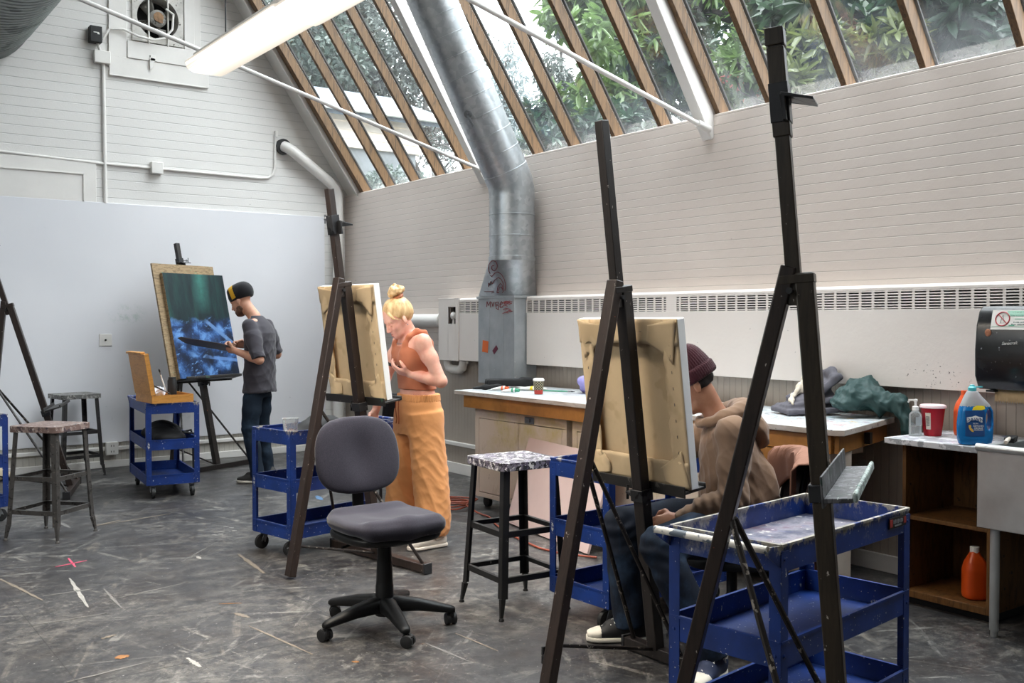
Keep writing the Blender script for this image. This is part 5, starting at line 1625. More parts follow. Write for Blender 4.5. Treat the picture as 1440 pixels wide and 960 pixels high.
# red tapering tub with pale lid
rt = thing('tapered_tub', 'red translucent tapered tub with pale lid and barcode sticker', 'tub', (4.765, 2.86, ZC2), radians(-125))
MB().lathe([(0, .0), (.040, .0), (.043, .003), (.059, .142), (0, .143)], 28).build('tub', 'red_plastic', rt)
MB().lathe([(.0, .144), (.064, .143), (.066, .147), (.064, .156), (.058, .160), (0, .161)], 28).build('lid', 'lid_pink', rt)
st = MB(); st.grid(lambda u, v: ((.0485 + v * .008) * cos(-1.1 + u * .5), (.0485 + v * .008) * sin(-1.1 + u * .5), .035 + v * .085), 6, 3); stk = st.build('sticker', 'plain_cream', rt, solid=.0006)
bc = MB()
for i in range(10):
    z = .055 + i * .005; r_ = .0455 + z * .105 + .0008; a = [-1.02, -.72]
    bc.bar((r_ * cos(a[0]), r_ * sin(a[0]), z), (r_ * cos(a[1]), r_ * sin(a[1]), z), .0012, .0014 + .0012 * (i % 3 == 0))
bc.build('barcode', 'label_dark', stk)
# orange jug behind the dish soap, and another on the bottom shelf
def jug(name, label, loc, rz, sc, cap):
    t = thing(name, label, 'jug', loc, rz)
    s = Solid()
    s.loft((0, 0, 0), (0, 0, 1), (1, 0, 0), [(.002, 0, 0, .050 * sc, .042 * sc), (.02, 0, 0, .054 * sc, .045 * sc), (.13 * sc, 0, 0, .054 * sc, .045 * sc), (.165 * sc, 0, 0, .045 * sc, .038 * sc), (.20 * sc, -.004, 0, .022 * sc, .022 * sc), (.215 * sc, -.004, 0, .017 * sc, .017 * sc)], k=.01, p=3.2)
    if cap == 'grip':
        s.chain([(.0, 0, .20 * sc), (.032 * sc, 0, .188 * sc), (.050 * sc, 0, .155 * sc), (.050 * sc, 0, .12 * sc)], [.013 * sc] * 4, .012)
    s.build('jug_body', 'orange_plastic', t, h=.004 * sc, relax=2)
    MB().lathe([(0, .206 * sc), (.020 * sc, .206 * sc), (.020 * sc, .232 * sc), (0, .234 * sc)], 18, (-.004, 0, 0)).build('cap', 'orange_plastic' if cap == 'grip' else 'label_white', t)
    if cap == 'grip':
        l = MB(); l.box((0, -.0455 * sc, .085), (.075 * sc, .002, .075)); lb = l.build('label', 'label_dark', t); MB().box((0, -.0475 * sc, .09), (.05 * sc, .002, .03)).build('label_patch', 'frosted_plastic', lb)
    return t
jug('cleaner_jug', 'orange cleaner jug with grip standing behind the blue soap bottle', (4.90, 2.76, ZC2), heading(1, .2), 1.0, 'grip')
jug('orange_jug', 'orange jug with white cap on the bottom of the open cabinet', (4.72, 2.60, .0765), heading(1, 0), 1.1, 'plain')

# ---- things on the worktable
ZT2 = .9015
cp = thing('coffee_cup', 'patterned paper coffee cup with white lid on the worktable', 'cup', (4.46, 5.79, ZT2), 0)
@defmat('cup_pattern')
def _(t):
    z = t.sep(t.coord())[2]; x, y, _z = t.sep(t.coord())
    an = t.math('ARCTAN2', y, x)
    ck = t.math('MULTIPLY', t.math('SINE', t.math('MULTIPLY', an, 11)), t.math('SINE', t.math('MULTIPLY', z, 330)))
    c = t.mix(t.step(ck, -.05, .05), '#22362d', '#9a8d70')
    c = t.mix(t.math('LESS_THAN', z, .032), c, '#b8392f')
    return t.finish(c, .5)
MB().lathe([(0, 0), (.029, 0), (.031, .002), (.040, .098), (0, .099)], 24).build('cup', 'cup_pattern', cp)
MB().lathe([(.0, .097), (.0425, .097), (.0425, .106), (.039, .112), (.036, .117), (0, .117)], 24).build('lid', 'label_white', cp)
def tube_paint(label, x, y, rz, body, capc, L=.15):
    t = thing('paint_tube', label, 'paint tube', (x, y, ZT2), rz, 'paint tubes on the worktable')
    n = 10; vs = []
    def fn(u, v):
        r_ = .019 * (1 - u) ** .5 * .9 + .002; w_ = .019 + .006 * u; a = v * 2 * pi
        return (-L / 2 + (1 - u) * 0 + u * -0 + (L * (1 - u)) - L * 0, w_ * cos(a), .0015 + max(r_, .002) * (1 + sin(a)))
    MB().grid(lambda u, v: (L * (.5 - u), (.017 + .006 * u) * cos(v * 2 * pi), .002 + (.017 * (1 - u) ** .6 + .0015) * (1 + sin(v * 2 * pi))), 8, 14).build('tube', body, t)
    MB().tube([(L * .5, 0, .0185), (L * .5 + .006, 0, .0185), (L * .5 + .03, 0, .0185)], [.017, .013, .013], 14).build('cap', capc, t)
    b = MB(); b.grid(lambda u, v: (L * (.5 - .12 - .12 * u), (.0185 + .006 * (.12 + .12 * u)) * cos(v * 2 * pi), .002 + (.0175 * (1 - .12 - .12 * u) ** .6 + .0015) * (1 + sin(v * 2 * pi))), 2, 14); b.build('colour_band', capc if capc != 'label_dark' else 'label_yellow', t)
    return t
simple('tube_silver', '#cfd0cd', .35, .3)
tube_paint('fat white paint tube with yellow band and black cap near coffee cup', 4.62, 6.16, radians(-72), 'label_white', 'label_dark', .20)
tube_paint('silver paint tube with orange cap left of the coffee cup', 4.43, 6.27, radians(-50), 'tube_silver', 'orange_plastic', .12)
tube_paint('small white paint tube with green cap in front of the yellow banded tube', 4.38, 6.06, radians(-60), 'label_white', 'label_green', .12)
bs = thing('paint_brush', 'long green handled brush lying behind the coffee cup', 'brush', (4.70, 5.92, ZT2), radians(-62))
MB().tube([(-.16, 0, .006), (-.02, 0, .006), (.06, 0, .006), (.12, 0, .006)], [.003, .005, .0055, .004], 8).build('handle', 'label_green', bs)
MB().tube([(.12, 0, .006), (.15, 0, .006)], .005, 8).build('ferrule', 'caster_metal', bs); MB().tube([(.15, 0, .006), (.18, 0, .005)], [.005, .001], 8).build('bristles', 'rubber_black', bs)
simple('black_cloth', '#141416', .8, vary=.2)
c1 = Solid().rbox((0, 0, .03), (.20, .055, .022), (0, 0, .1), .008).rbox((.16, .02, .03), (.07, .05, .024), (0, .1, .2), .008, .02)
tag(c1.build('black_case', 'black_cloth', h=.008, relax=2, loc=(4.70, 6.46, ZT2 + .012), rot=(0, 0, heading(1, .10))), 'long black soft case at the far end of the worktable', 'case')
c1 = Solid().chain([(-.11, 0, .012), (-.02, 0, .02), (.08, 0, .022), (.13, 0, .02)], [.010, .018, .02, .012], .02)
tag(c1.build('black_pouch', 'black_cloth', h=.006, relax=2, loc=(4.42, 6.39, ZT2), rot=(0, 0, heading(1, .12))), 'small flat black pouch at the front corner of the worktable', 'pouch')
pp = MB(); pp.grid(lambda u, v: ((u - .5) * .30, (v - .5) * .21, .004 + .05 * max(0, .5 - u) * (1 - v) + .01 * sin(u * 6) ** 2), 10, 6)
tag(pp.build('paper_sheet', 'label_white', loc=(4.70, 6.24, ZT2 + .001), rot=(0, 0, radians(-40)), solid=.0008), 'curled white paper sheet lying behind the paint tubes', 'paper')
simple('lilac_cloth', '#9d97d6', .8, vary=.08, vscale=20)
s = Solid().ell((0, 0, .07), (.07, .09, .055), (.3, .2, .4), .03).ell((.05, .03, .06), (.09, .06, .05), (0, .5, 1), .03).ell((-.03, -.07, .04), (.05, .06, .04), None, .03).ell((.07, -.04, .04), (.07, .07, .035), None, .03)
tag(s.build('lilac_cloth', 'lilac_cloth', h=.008, relax=1, wrinkle=folds(.010, 40, (1, 1, 1), 3), loc=(4.80, 5.62, ZT2), rot=(0, 0, .4)), 'crumpled lilac cloth on the worktable behind the canvas', 'cloth')

# folded clothes at the near end of the table
simple('grey_fleece', '#5d5b63', .9, vary=.06, vscale=30); simple('green_nylon', '#23403f', .6, vary=.1, vscale=14); simple('fluffy_cream', '#d8cdbb', .95, vary=.08, vscale=50)
g = Solid()
g.rbox((0, 0, .018), (.165, .115, .007), (.02, -.03, .05), .009, .008)
g.rbox((.005, .01, .050), (.150, .100, .007), (-.03, -.14, -.04), .010, .008)
g.rbox((.045, .035, .118), (.130, .075, .010), (.10, -.50, .10), .011, .008)
g.rbox((.065, -.045, .115), (.120, .045, .010), (-.25, -.55, .05), .011, .008)
g.chain([(.13, -.07, .175), (.15, .0, .20), (.14, .08, .19)], [.024, .03, .026], .02)
g.ell((.09, .03, .075), (.08, .08, .07), None, .03)
gr = g.build('folded_jacket', 'grey_fleece', h=.007, relax=2, wrinkle=lambda p, n: folds(.004, 30, (1, 1, .6), 5, .7)(p, n), loc=(4.79, 3.66, ZT2 + .008), rot=(0, 0, heading(1, .12)))
gr.scale = (1, 1, 1.15)
tag(gr, 'folded dark grey fleece jacket on the near end of worktable', 'jacket')
f = Solid().chain([(-.09, .0, .085), (-.04, .02, .115), (.01, .045, .150), (.05, .06, .180), (.09, .07, .200)], [.012, .02, .026, .03, .024], .02).chain([(-.09, .0, .085), (-.115, -.05, .070), (-.125, -.09, .055)], [.012, .011, .010], .01)
fc = f.build('fleece_collar', 'fluffy_cream', gr, h=.006, relax=0, wrinkle=folds(.010, 90, (1, 1, 1), 9))
j = Solid()
j.ell((0, 0, .07), (.13, .12, .06), (0, .1, .2), .05).ell((.06, .07, .115), (.12, .10, .05), (0, -.1, .5), .05).ell((-.08, -.06, .045), (.09, .07, .04), None, .04).ell((.11, -.02, .05), (.09, .12, .05), (0, .3, 0), .04)
j.chain([(.13, -.04, .07), (.205, -.12, .045), (.235, -.155, -.04), (.235, -.155, -.115)], [.05, .045, .04, .02], .04)
gj = tag(j.build('green_jacket', 'green_nylon', h=.008, relax=1, wrinkle=lambda p, n: folds(.016, 20, (1, .8, 1.2), 12, .7)(p, n) + folds(.008, 45, (1, 1, 1), 13, .7)(p, n), loc=(4.86, 3.38, ZT2 + .02), rot=(0, 0, heading(1, -.1))), 'crumpled dark green jacket spilling over the table end', 'jacket'); gj.scale = (1, 1, 1.3)

# ---- on the blue carts
@defmat('painty_cup')
def _(t):
    tr = t.n('ShaderNodeBsdfTransparent'); tr.inputs[0].default_value = (.92, .93, .93, 1)
    g = t.n('ShaderNodeBsdfPrincipled'); g.inputs['Base Color'].default_value = (.8, .82, .82, 1); g.inputs['Roughness'].default_value = .1
    fr = t.n('ShaderNodeFresnel'); fr.inputs[0].default_value = 1.4
    m0 = t.n('ShaderNodeMixShader'); t.l(t.math('MULTIPLY_ADD', fr.outputs[0], .8, .12), m0.inputs[0]); t.l(tr.outputs[0], m0.inputs[1]); t.l(g.outputs[0], m0.inputs[2])
    d = t.n('ShaderNodeBsdfDiffuse'); z = t.sep(t.coord())[2]
    cc = t.ramp(t.noise(18, 4, .6, vec=t.coord('Object', scale=(1, 1, .5))), [(.3, '#b96a5c'), (.45, '#d9c7c2'), (.6, '#e9e4e1'), (.72, '#5577a8')]); t.l(cc, d.inputs[0])
    k = t.step(t.math('ADD', t.noise(30, 3, .6), t.math('MULTIPLY', t.step(z, .10, .0), .38)), .60, .72)
    mx = t.n('ShaderNodeMixShader'); t.l(k, mx.inputs[0]); t.l(m0.outputs[0], mx.inputs[1]); t.l(d.outputs[0], mx.inputs[2]); t.l(mx.outputs[0], t.out.inputs[0])
    return t.m
def on_cart(cart, x, y, z):
    return Matrix.Translation(cart.location) @ Matrix.Rotation(cart.rotation_euler.z, 4, 'Z') @ Vector((x, y, z))
SH = .6955
p_ = on_cart(cart_mid, .33, .06, SH)
tag(MB().lathe([(0, .001), (.034, .0), (.036, .003), (.050, .135), (.053, .136), (.053, .140), (.049, .139), (.034, .006), (0, .005)], 28).build('clear_cup', 'painty_cup', loc=p_), 'clear plastic cup stained with red and blue paint on cart', 'cup')
p_ = on_cart(cart_mid, .22, .12, SH)
m = MB(); m.lathe([(0, 0), (.014, 0), (.015, .003), (.015, .05), (.008, .062), (.005, .068), (.005, .085), (0, .086)], 16)
tag(m.build('small_bottle', 'rubber_black', loc=p_), 'small black dropper bottle beside the stained clear cup', 'bottle')
p_ = on_cart(cart_mid, -.02, -.10, SH)
s = Solid().ell((0, 0, .055), (.16, .06, .04), (0, 0, .1), .03).ell((.08, .0, .075), (.10, .05, .028), None, .03).chain([(-.16, .02, .05), (-.05, .03, .09), (.1, .02, .09)], [.02, .025, .02], .03).ell((-.05, .0, .03), (.2, .07, .025), None, .03)
tag(s.build('black_bag', 'black_cloth', h=.007, relax=1, wrinkle=folds(.006, 35, (1, 1, 1), 2), loc=p_, rot=(0, 0, heading(.68, .73))), 'crumpled black bag lying on the cart behind office chair', 'bag')
simple('paint_yellow', '#d6bf2a', .5)
text_mesh('painted_number', 'U4', .075, Matrix(((-1, 0, 0, .045), (0, 0, 1, CW / 2 + .0035), (0, 1, 0, .150), (0, 0, 0, 1))), 'paint_yellow', cart_mid, .0006)
# painter's cart: open wooden paint box with rags and brushes, black bag on the middle shelf
wood_mat('box_wood', '#a8702f', '#c98d45', (1.5, 1.5, 8), .45)
pbx = thing('paint_box', 'open wooden paint box with raised lid on the painter cart', 'paint box', on_cart(cart_painter, .24, -.03, .773), cart_painter.rotation_euler.z + radians(9))
W_, D_, Hh = .40, .34, .065
bx = MB()
for a, b in [((-W_ / 2, -D_ / 2, 0), (W_ / 2, D_ / 2, .006)), ((-W_ / 2, -D_ / 2, 0), (W_ / 2, -D_ / 2 + .01, Hh)), ((-W_ / 2, D_ / 2 - .01, 0), (W_ / 2, D_ / 2, Hh)), ((-W_ / 2, -D_ / 2, 0), (-W_ / 2 + .01, D_ / 2, Hh)), ((W_ / 2 - .01, -D_ / 2, 0), (W_ / 2, D_ / 2, Hh)),
             ((-W_ / 2, .04, 0), (W_ / 2, .046, Hh - .012)), ((0, .046, 0), (.006, D_ / 2, Hh - .015))]:
    bx.box2(a, b)
bx.build('box', 'box_wood', pbx, bevel=.0015)
ld = MB(); ld.box2((-W_ / 2, -.006, 0), (W_ / 2, 0, .335)); ld.box2((-W_ / 2, 0, 0), (-W_ / 2 + .01, .03, .335)); ld.box2((W_ / 2 - .01, 0, 0), (W_ / 2, .03, .335)); ld.box2((-W_ / 2, 0, .325), (W_ / 2, .03, .335)); ld.box2((-W_ / 2, 0, 0), (W_ / 2, .03, .01))
lid = ld.build('lid', 'box_wood', pbx, bevel=.0015, loc=(0, -D_ / 2 - .001, Hh + .001), rot=(.16, 0, 0))
MB().box2((-W_ / 2 - .012, -.02, .336), (W_ / 2 - .05, .02, .352)).build('lid_batten', 'box_wood', lid, bevel=.003)
B0 = lambda x, y, z: on_cart(cart_painter, .24 + x, -.03 + y, .773 + z)
simple('rag_white', '#cfd3dc', .8, vary=.04)
s = Solid().ell((0, 0, .05), (.07, .06, .045), None, .03).ell((.05, .03, .07), (.05, .05, .04), (0, .5, 0), .03).ell((-.05, -.02, .06), (.05, .05, .05), None, .03).ell((.01, .05, .05), (.06, .04, .04), None, .03)
tag(s.build('white_rag', 'rag_white', h=.006, relax=0, wrinkle=lambda p, n: folds(.020, 34, (1, 1, 1), 6, .7)(p, n) + folds(.007, 90, (1, 1, 1), 7, .7)(p, n), loc=B0(-.02, -.075, .016), rot=(0, 0, cart_painter.rotation_euler.z)), 'crumpled white rag heaped in the open paint box', 'rag')
m = MB(); m.lathe([(0, 0), (.035, 0), (.037, .004), (.037, .15), (.03, .165), (.03, .18), (0, .182)], 20)
tag(m.build('dark_jar', 'rubber_black', loc=B0(-.10, .08, .012)), 'black jar standing behind the white rag in paint box', 'jar')
def brush(label, a, b, mat, r=.005):
    t = thing('paint_brush', label, 'brush', a, 0, 'brushes in the paint box')
    a = Vector(a); d = Vector(b) - a
    MB().tube([d * 0, d * .4, d * .75], [r * .6, r, r * .9], 8).build('handle', mat, t); MB().tube([d * .75, d * .86], r * .95, 8).build('ferrule', 'caster_metal', t); MB().tube([d * .86, d * .95, d], [r, r * 1.2, r * .3], 8).build('bristles', 'rubber_black', t)
brush('pale brush standing upright in the paint box', B0(-.09, .03, .07), B0(-.075, -.03, .265), 'label_white', .006)
brush('dark brush lying across the white rag and box edge', B0(.16, .02, .068), B0(-.0, -.145, .165), 'steel_dark', .006)
s = Solid().ell((-.08, .01, .098), (.22, .145, .085), (0, .05, .1), .04).ell((.12, -.04, .090), (.16, .11, .075), (0, 0, -.2), .04).ell((.28, .0, .075), (.10, .13, .06), None, .04).ell((-.26, 0, .07), (.11, .14, .055), None, .04)
bg = s.build('backpack', 'black_cloth', h=.009, relax=1, wrinkle=folds(.008, 28, (1, 1, 1), 4), loc=on_cart(cart_painter, .02, 0, .399), rot=(0, 0, cart_painter.rotation_euler.z))
tag(bg, 'black backpack lying on the middle shelf of the painter cart', 'bag')
bs2 = MB(); bs2.tube([(-.02, .15, .08), (-.0, .225, .10), (-.0, .245, .02), (.0, .245, -.12), (.02, .243, -.22), (.06, .24, -.25), (.10, .24, -.20), (.11, .24, -.05), (.10, .235, .08), (.08, .15, .09)], .011, 8); bs2.build('strap', 'black_cloth', bg)
# ================================================================ chairs, cord, drop cloth
@defmat('chair_fabric')
def _(t):
    v = t.coord()
    c = t.ramp(t.noise(260, 2, .6), [(.3, '#25232c'), (.7, '#34323d')])
    c = t.mix(t.step(t.noise(26, 3, .6), .735, .755), c, '#9c9aa0')
    return t.finish(c, .85, 0, t.bump(t.noise(220, 2), .25, .002), .25, Sheen_Weight=.25, Sheen_Roughness=.4)
simple('chair_plastic', '#0e0e0f', .5, vary=.1, spec=.3)
ch = thing('office_chair', 'dark grey fabric office chair without armrests in the middle of the floor', 'chair', (2.262, 4.125, 0), heading(.58, -.81))
# local: +X is the way the chair faces
s = Solid(); 
s.rbox((.0, 0, .515), (.165, .165, .0), None, .0, .001); s.pr.pop()
def slab(sol, cx, cz, rx, ry, th, bow, p=3.2):
    sol.loft((cx, 0, cz - th / 2), (0, 0, 1), (1, 0, 0), [(0, 0, 0, rx - .015, ry - .015), (th * .25, 0, 0, rx, ry), (th * .75, 0, 0, rx, ry), (th, 0, 0, rx - .02, ry - .02)], .02, p)
slab(s, .01, .505, .235, .245, .06, 0)
s.chain([(.20, -.16, .505), (.215, 0, .507), (.20, .16, .505)], [.04, .042, .04], .05)
s.chain([(-.16, -.16, .515), (-.17, .16, .515)], [.035, .035], .05)
s.ell((-.01, 0, .66), (.17, .15, .125), None, .05, sub=True)
s.build('seat', 'chair_fabric', ch, h=.008, relax=3)
u = Solid(); slab(u, .01, .452, .225, .235, .045, 0); u.ell((0, 0, .43), (.16, .15, .04), None, .03)
u.build('seat_shell', 'chair_plastic', ch, h=.009, relax=2)
b = Solid()
# backrest: rounded, slightly dished
rx = .235
bo = Vector((-.235, 0, .60)); be = Vector((-.20, 0, 1)).normalized()
st_ = []
for i in range(25):
    u = -.99 + 1.98 * i / 24
    k = (1 - abs(u) ** 3.0) ** (1 / 3.0)
    st_.append((.19 + .19 * u, 0, 0, max(.03, .228 * k * (1 - .06 * max(0, u))), .014 + .022 * k))
b.loft(bo, be, (0, 1, 0), st_, .02, 2.6)
b.ell(bo + be * .19 + Vector((.20, 0, .03)), (.175, .115, .20), (0, -.2, 0), .05, sub=True)
b.build('backrest', 'chair_fabric', ch, h=.008, relax=3)
br_ = MB(); br_.bar((-.05, 0, .435), (-.26, 0, .44), .07, .012); br_.bar((-.262, 0, .435), (-.285, 0, .72), .06, .012, (1, 0, 0)); br_.build('back_bracket', 'chair_plastic', ch, bevel=.004)
kn = MB(); kn.tube([(0, -.12, .42), (.02, -.23, .41)], .006, 8); kn.build('lever', 'chair_plastic', ch)
cl = MB(); cl.lathe([(0, .06), (.044, .06), (.042, .20), (.040, .205), (.039, .22), (.035, .34), (.034, .345), (.032, .42), (.05, .425), (.05, .44), (0, .44)], 24); cl.build('gas_column', 'chair_plastic', ch)
A0 = heading(.58, -.81)
for k in range(5):
    a = radians(-102 + 72 * k) - A0
    l = Solid(); d = Vector((cos(a), sin(a), 0)); sd = Vector((-sin(a), cos(a), 0))
    l.loft((0, 0, 0), d, sd, [(.0, 0, .105, .044, .042), (.06, 0, .112, .042, .038), (.16, 0, .104, .034, .030), (.27, 0, .084, .027, .021), (.315, 0, .076, .024, .018), (.333, 0, .072, .017, .013)], .01, 2.6)
    lg = l.build('base_leg', 'chair_plastic', ch, h=.006, relax=2)
    c = MB(); w_ = d * .315
    c.tube([w_ + Vector((0, 0, .06)), w_ + Vector((0, 0, .045))], .012, 10)
    rot = a + .9 + k
    ax = Vector((-sin(rot), cos(rot), 0)); off = Vector((cos(rot), sin(rot), 0)) * .012
    for sg in (-1, 1):
        cc = w_ + off + Vector((0, 0, .0285)) + ax * (sg * .016)
        c.tube([cc - ax * .010, cc - ax * .008, cc + ax * .008, cc + ax * .010], [.022, .028, .028, .022], 18)
    cc = w_ + off + Vector((0, 0, .032)); c.box(cc, (.045, .02, .04), rot=(0, 0, rot))
    c.build('caster', 'rubber_black', lg)

# ---- mesh backed chair under the seated person, a brown work jacket over its back
@defmat('mesh_black')
def _(t):
    f = t.voro(70, feature='F1'); k = t.step(f, .25, .4)
    c = t.mix(k, '#060606', '#26262a'); return t.finish(c, .6)
SEAT_P = at(.99, 4.46); SEAT_A = heading(-1, .10)
mc = thing('mesh_chair', 'black mesh backed chair under the person in tan hoodie', 'chair', SEAT_P, SEAT_A)
s = Solid(); slab(s, .0, .388, .22, .225, .05, 0); s.build('seat', 'black_cloth', mc, h=.01, relax=2)
bk = MB()
def bkp(u, v):
    y = (u - .5) * .42; z = .52 + .30 * v
    return (-.235 - .05 * v - .05 * (1 - (2 * u - 1) ** 2) + .0, y * (1 - .1 * v), z)
bk.grid(bkp, 14, 10); bk.build('mesh_back', 'mesh_black', mc, solid=.006)
fr_ = MB(); fr_.tube([bkp(u, v) for u, v in [(0, 0), (0, .3), (0, .7), (.03, .95), (.12, 1), (.5, 1), (.88, 1), (.97, .95), (1, .7), (1, .3), (1, 0), (.88, -.03), (.5, -.04), (.12, -.03)]], .011, 10, closed=True); fr_.build('back_frame', 'chair_plastic', mc)
st = MB(); st.bar((-.10, 0, .395), (-.30, 0, .41), .06, .012); st.bar((-.30, 0, .405), (-.30, 0, .56), .05, .012, (1, 0, 0)); st.build('back_bracket', 'chair_plastic', mc, bevel=.003)
cl = MB(); cl.lathe([(0, .06), (.034, .06), (.034, .20), (.024, .22), (.024, .40), (.07, .402), (0, .404)], 20); cl.build('gas_column', 'chair_plastic', mc)
for k in range(5):
    a = .9 + 2 * pi * k / 5; d = Vector((cos(a), sin(a), 0))
    l = MB(); l.bar((0, 0, .09), d * .28 + Vector((0, 0, .068)), .05, .035, taper=.7); lg = l.build('base_leg', 'chair_plastic', mc, bevel=.008)
    c = MB(); q = d * .265 + Vector((0, 0, .028)); ax = Vector((-d.y, d.x, 0))
    for sg in (-1, 1):
        c.tube([q + ax * (sg * .016 - .009), q + ax * (sg * .016 + .009)], .0275, 16)
    c.tube([q, q + Vector((0, 0, .035))], .01, 8); c.build('caster', 'rubber_black', lg)
# the jacket: a sheet draped over the top of the chair back, hanging behind and curving round the sides
simple('duck_brown', '#875e4b', .85, vary=.08, vscale=10, bump=.1, bscale=200)
jk = MB()
def drape(u, v):
    # u across the back, v from the front edge over the top and down behind
    y = (u - .5) * .60; e = abs(2 * u - 1)
    top = .865 - .03 * e ** 2
    arch = .10 + .16 * e ** 2.2          # front edge hangs lower at the sides
    L1 = arch; L2 = .62 - .12 * e
    t_ = v * (L1 + .06 + L2)
    x0 = -.285 - .045 * (1 - e * e)
    w = .008 * sin(u * 19 + v * 5) + .006 * sin(u * 33 + v * 9)
    if t_ < L1:
        return (x0 + .060 + w * .4 + .02 * e, y, top - .03 - (L1 - t_))
    t_ -= L1
    if t_ < .06:
        a = t_ / .06 * pi
        return (x0 + .010 + .050 * cos(a) + .02 * e * (1 - t_ / .06), y, top - .02 + .033 * sin(a))
    t_ -= .06
    return (x0 - .04 - .06 * t_ + w * (1 + 2 * t_), y * (1 + .15 * t_), top - .03 - t_)
jk.grid(drape, 36, 44)
jo = jk.build('work_jacket', 'duck_brown', solid=.006, loc=SEAT_P, rot=(0, 0, SEAT_A)); tag(jo, 'brown canvas work jacket draped over the mesh chair back', 'jacket')
lc = MB(); q = drape(.30, .97); lc.tube([(q[0] - .01, q[1], q[2] + .03), (q[0] - .03, q[1] + .02, q[2] + .02), (q[0] - .03, q[1] + .05, q[2] - .01), (q[0] - .02, q[1] + .03, q[2] - .05), (q[0] - .015, q[1] + .01, q[2] - .04)], .003, 6); lc.build('drawcord', 'label_white', jo)

# ---- black plastic chair half hidden behind the standing woman
pc = thing('plastic_chair', 'black plastic chair half hidden behind the woman in orange trousers', 'chair', at(-.93, 7.9), heading(-.5, .85))
s = MB(); s.grid(lambda u, v: (-.19 + .38 * u, (v - .5) * .40, .445 - .02 * sin(pi * u) - .012 * (1 - (2 * v - 1) ** 2)), 8, 8); s.build('seat', 'chair_plastic', pc, solid=.012)
s = MB(); s.grid(lambda u, v: (-.20 - .09 * u - .035 * (1 - (2 * v - 1) ** 2), (v - .5) * .42, .56 + .33 * u), 8, 10); s.build('backrest', 'chair_plastic', pc, solid=.012)
for sx in (-1, 1):
    for sy in (-1, 1):
        l = MB()
        if sx < 0: l.tube([(-.27, sy * .2, .86), (-.20, sy * .2, .56), (-.17, sy * .2, .43), (-.23, sy * .22, 0)], .012, 10)
        else: l.tube([(.14, sy * .18, .43), (.19, sy * .2, .2), (.23, sy * .21, 0)], .012, 10)
        l.build('leg', 'steel_dark', pc)
# ---- orange extension cord coiled by the cupboards
simple('cord_orange', '#93452f', .5, vary=.15)
pts = []
for k in range(60):
    a = k * .42; r_ = .14 + .03 * sin(k * .9)
    pts.append((4.13 + r_ * 1.15 * cos(a) * .8 + .02 * sin(k), 6.45 + r_ * 1.3 * sin(a), .010 + .0011 * k))
pts += [(4.12, 6.24, .05), (4.14, 6.12, .012), (4.13, 5.95, .009), (4.02, 5.72, .009), (3.92, 5.45, .009), (3.86, 5.18, .009), (3.82, 4.95, .009), (3.84, 4.75, .009), (3.95, 4.55, .009)]
tag(MB().tube(pts, .0065, 7).build('extension_cord', 'cord_orange'), 'reddish orange extension cord coiled beside the cream cupboard', 'cord')
tag(MB().tube([(4.03, 6.62, .009), (3.92, 6.80, .009), (3.72, 6.86, .009), (3.55, 6.80, .009), (3.40, 6.62, .009), (3.28, 6.50, .009)], .0065, 7).build('extension_cord', 'cord_orange'), 'single reddish cord strand lying behind the woman', 'cord')
# ---- canvas drop cloth pushed against the back wall
simple('drop_cloth', '#b8aa90', .9, vary=.12, vscale=6)
s = Solid()
rr = random.Random(5)
for k in range(12):
    s.ell((-.55 + 1.1 * k / 11, rr.uniform(-.05, .05), .02 + rr.uniform(-.005, .02)), (.13, .10, .022 + rr.uniform(0, .025)), (0, rr.uniform(-.4, .4), rr.uniform(0, 3)), .05)
tag(s.build('drop_cloth', 'drop_cloth', h=.011, relax=1, wrinkle=folds(.02, 22, (1, 1, .6), 8), loc=(1.05, 9.98, .012)), 'crumpled tan drop cloth along the foot of the back wall', 'drop cloth')
# ================================================================ people
def skin_mat(name, base, blush):
    t = NT(name)
    c = t.mix(t.step(t.noise(14, 4, .6), .4, .7), base, blush)
    MATS[name] = t.finish(c, .5, 0, t.bump(t.noise(160, 2), .05, .001), .4, Subsurface_Weight=.12, Subsurface_Radius=(.01, .004, .002), Subsurface_Scale=.5)
skin_mat('skin_pale', '#dfab97', '#d3937f')
skin_mat('skin_fair', '#cf9f86', '#c28a70')
skin_mat('skin_tan', '#a3745a', '#94634c')
def cloth_mat(name, col, vary=.07, bump=.15, bs=240, rough=.9, sheen=.15):
    t = NT(name); c = srgb(col)
    cc = t.ramp(t.noise(7, 4, .6), [(.3, tuple(x * (1 - vary) for x in c)), (.7, tuple(min(1, x * (1 + vary)) for x in c))])
    MATS[name] = t.finish(cc, rough, 0, t.bump(t.noise(bs, 2), bump, .002), .25, Sheen_Weight=sheen, Sheen_Roughness=.5)
cloth_mat('tee_charcoal', '#3e3b41', .10)
cloth_mat('tank_rust', '#b06a4c', .05); cloth_mat('sweat_orange', '#dd9a62', .06)
cloth_mat('hoodie_tan', '#7d634f', .08); cloth_mat('beanie_maroon', '#37101a', .12, .4, 160)
cloth_mat('beanie_black', '#17161a', .1, .3, 160); simple('beanie_yellow', '#d9a521', .8)
def denim(name, col, fade):
    t = NT(name)
    c = t.mix(t.step(t.noise(4, 5, .65), .5, .72), col, fade)
    c = t.mix(t.math('MULTIPLY', t.step(t.noise(30, 4, .7, vec=t.coord('Object', scale=(1, 1, .3))), .62, .72), .25), c, fade)
    MATS[name] = t.finish(c, .85, 0, t.bump(t.noise(300, 2), .15, .001), .25)
denim('denim_dark', '#1b2633', '#2f4256'); denim('denim_blue', '#131a27', '#2d4159')
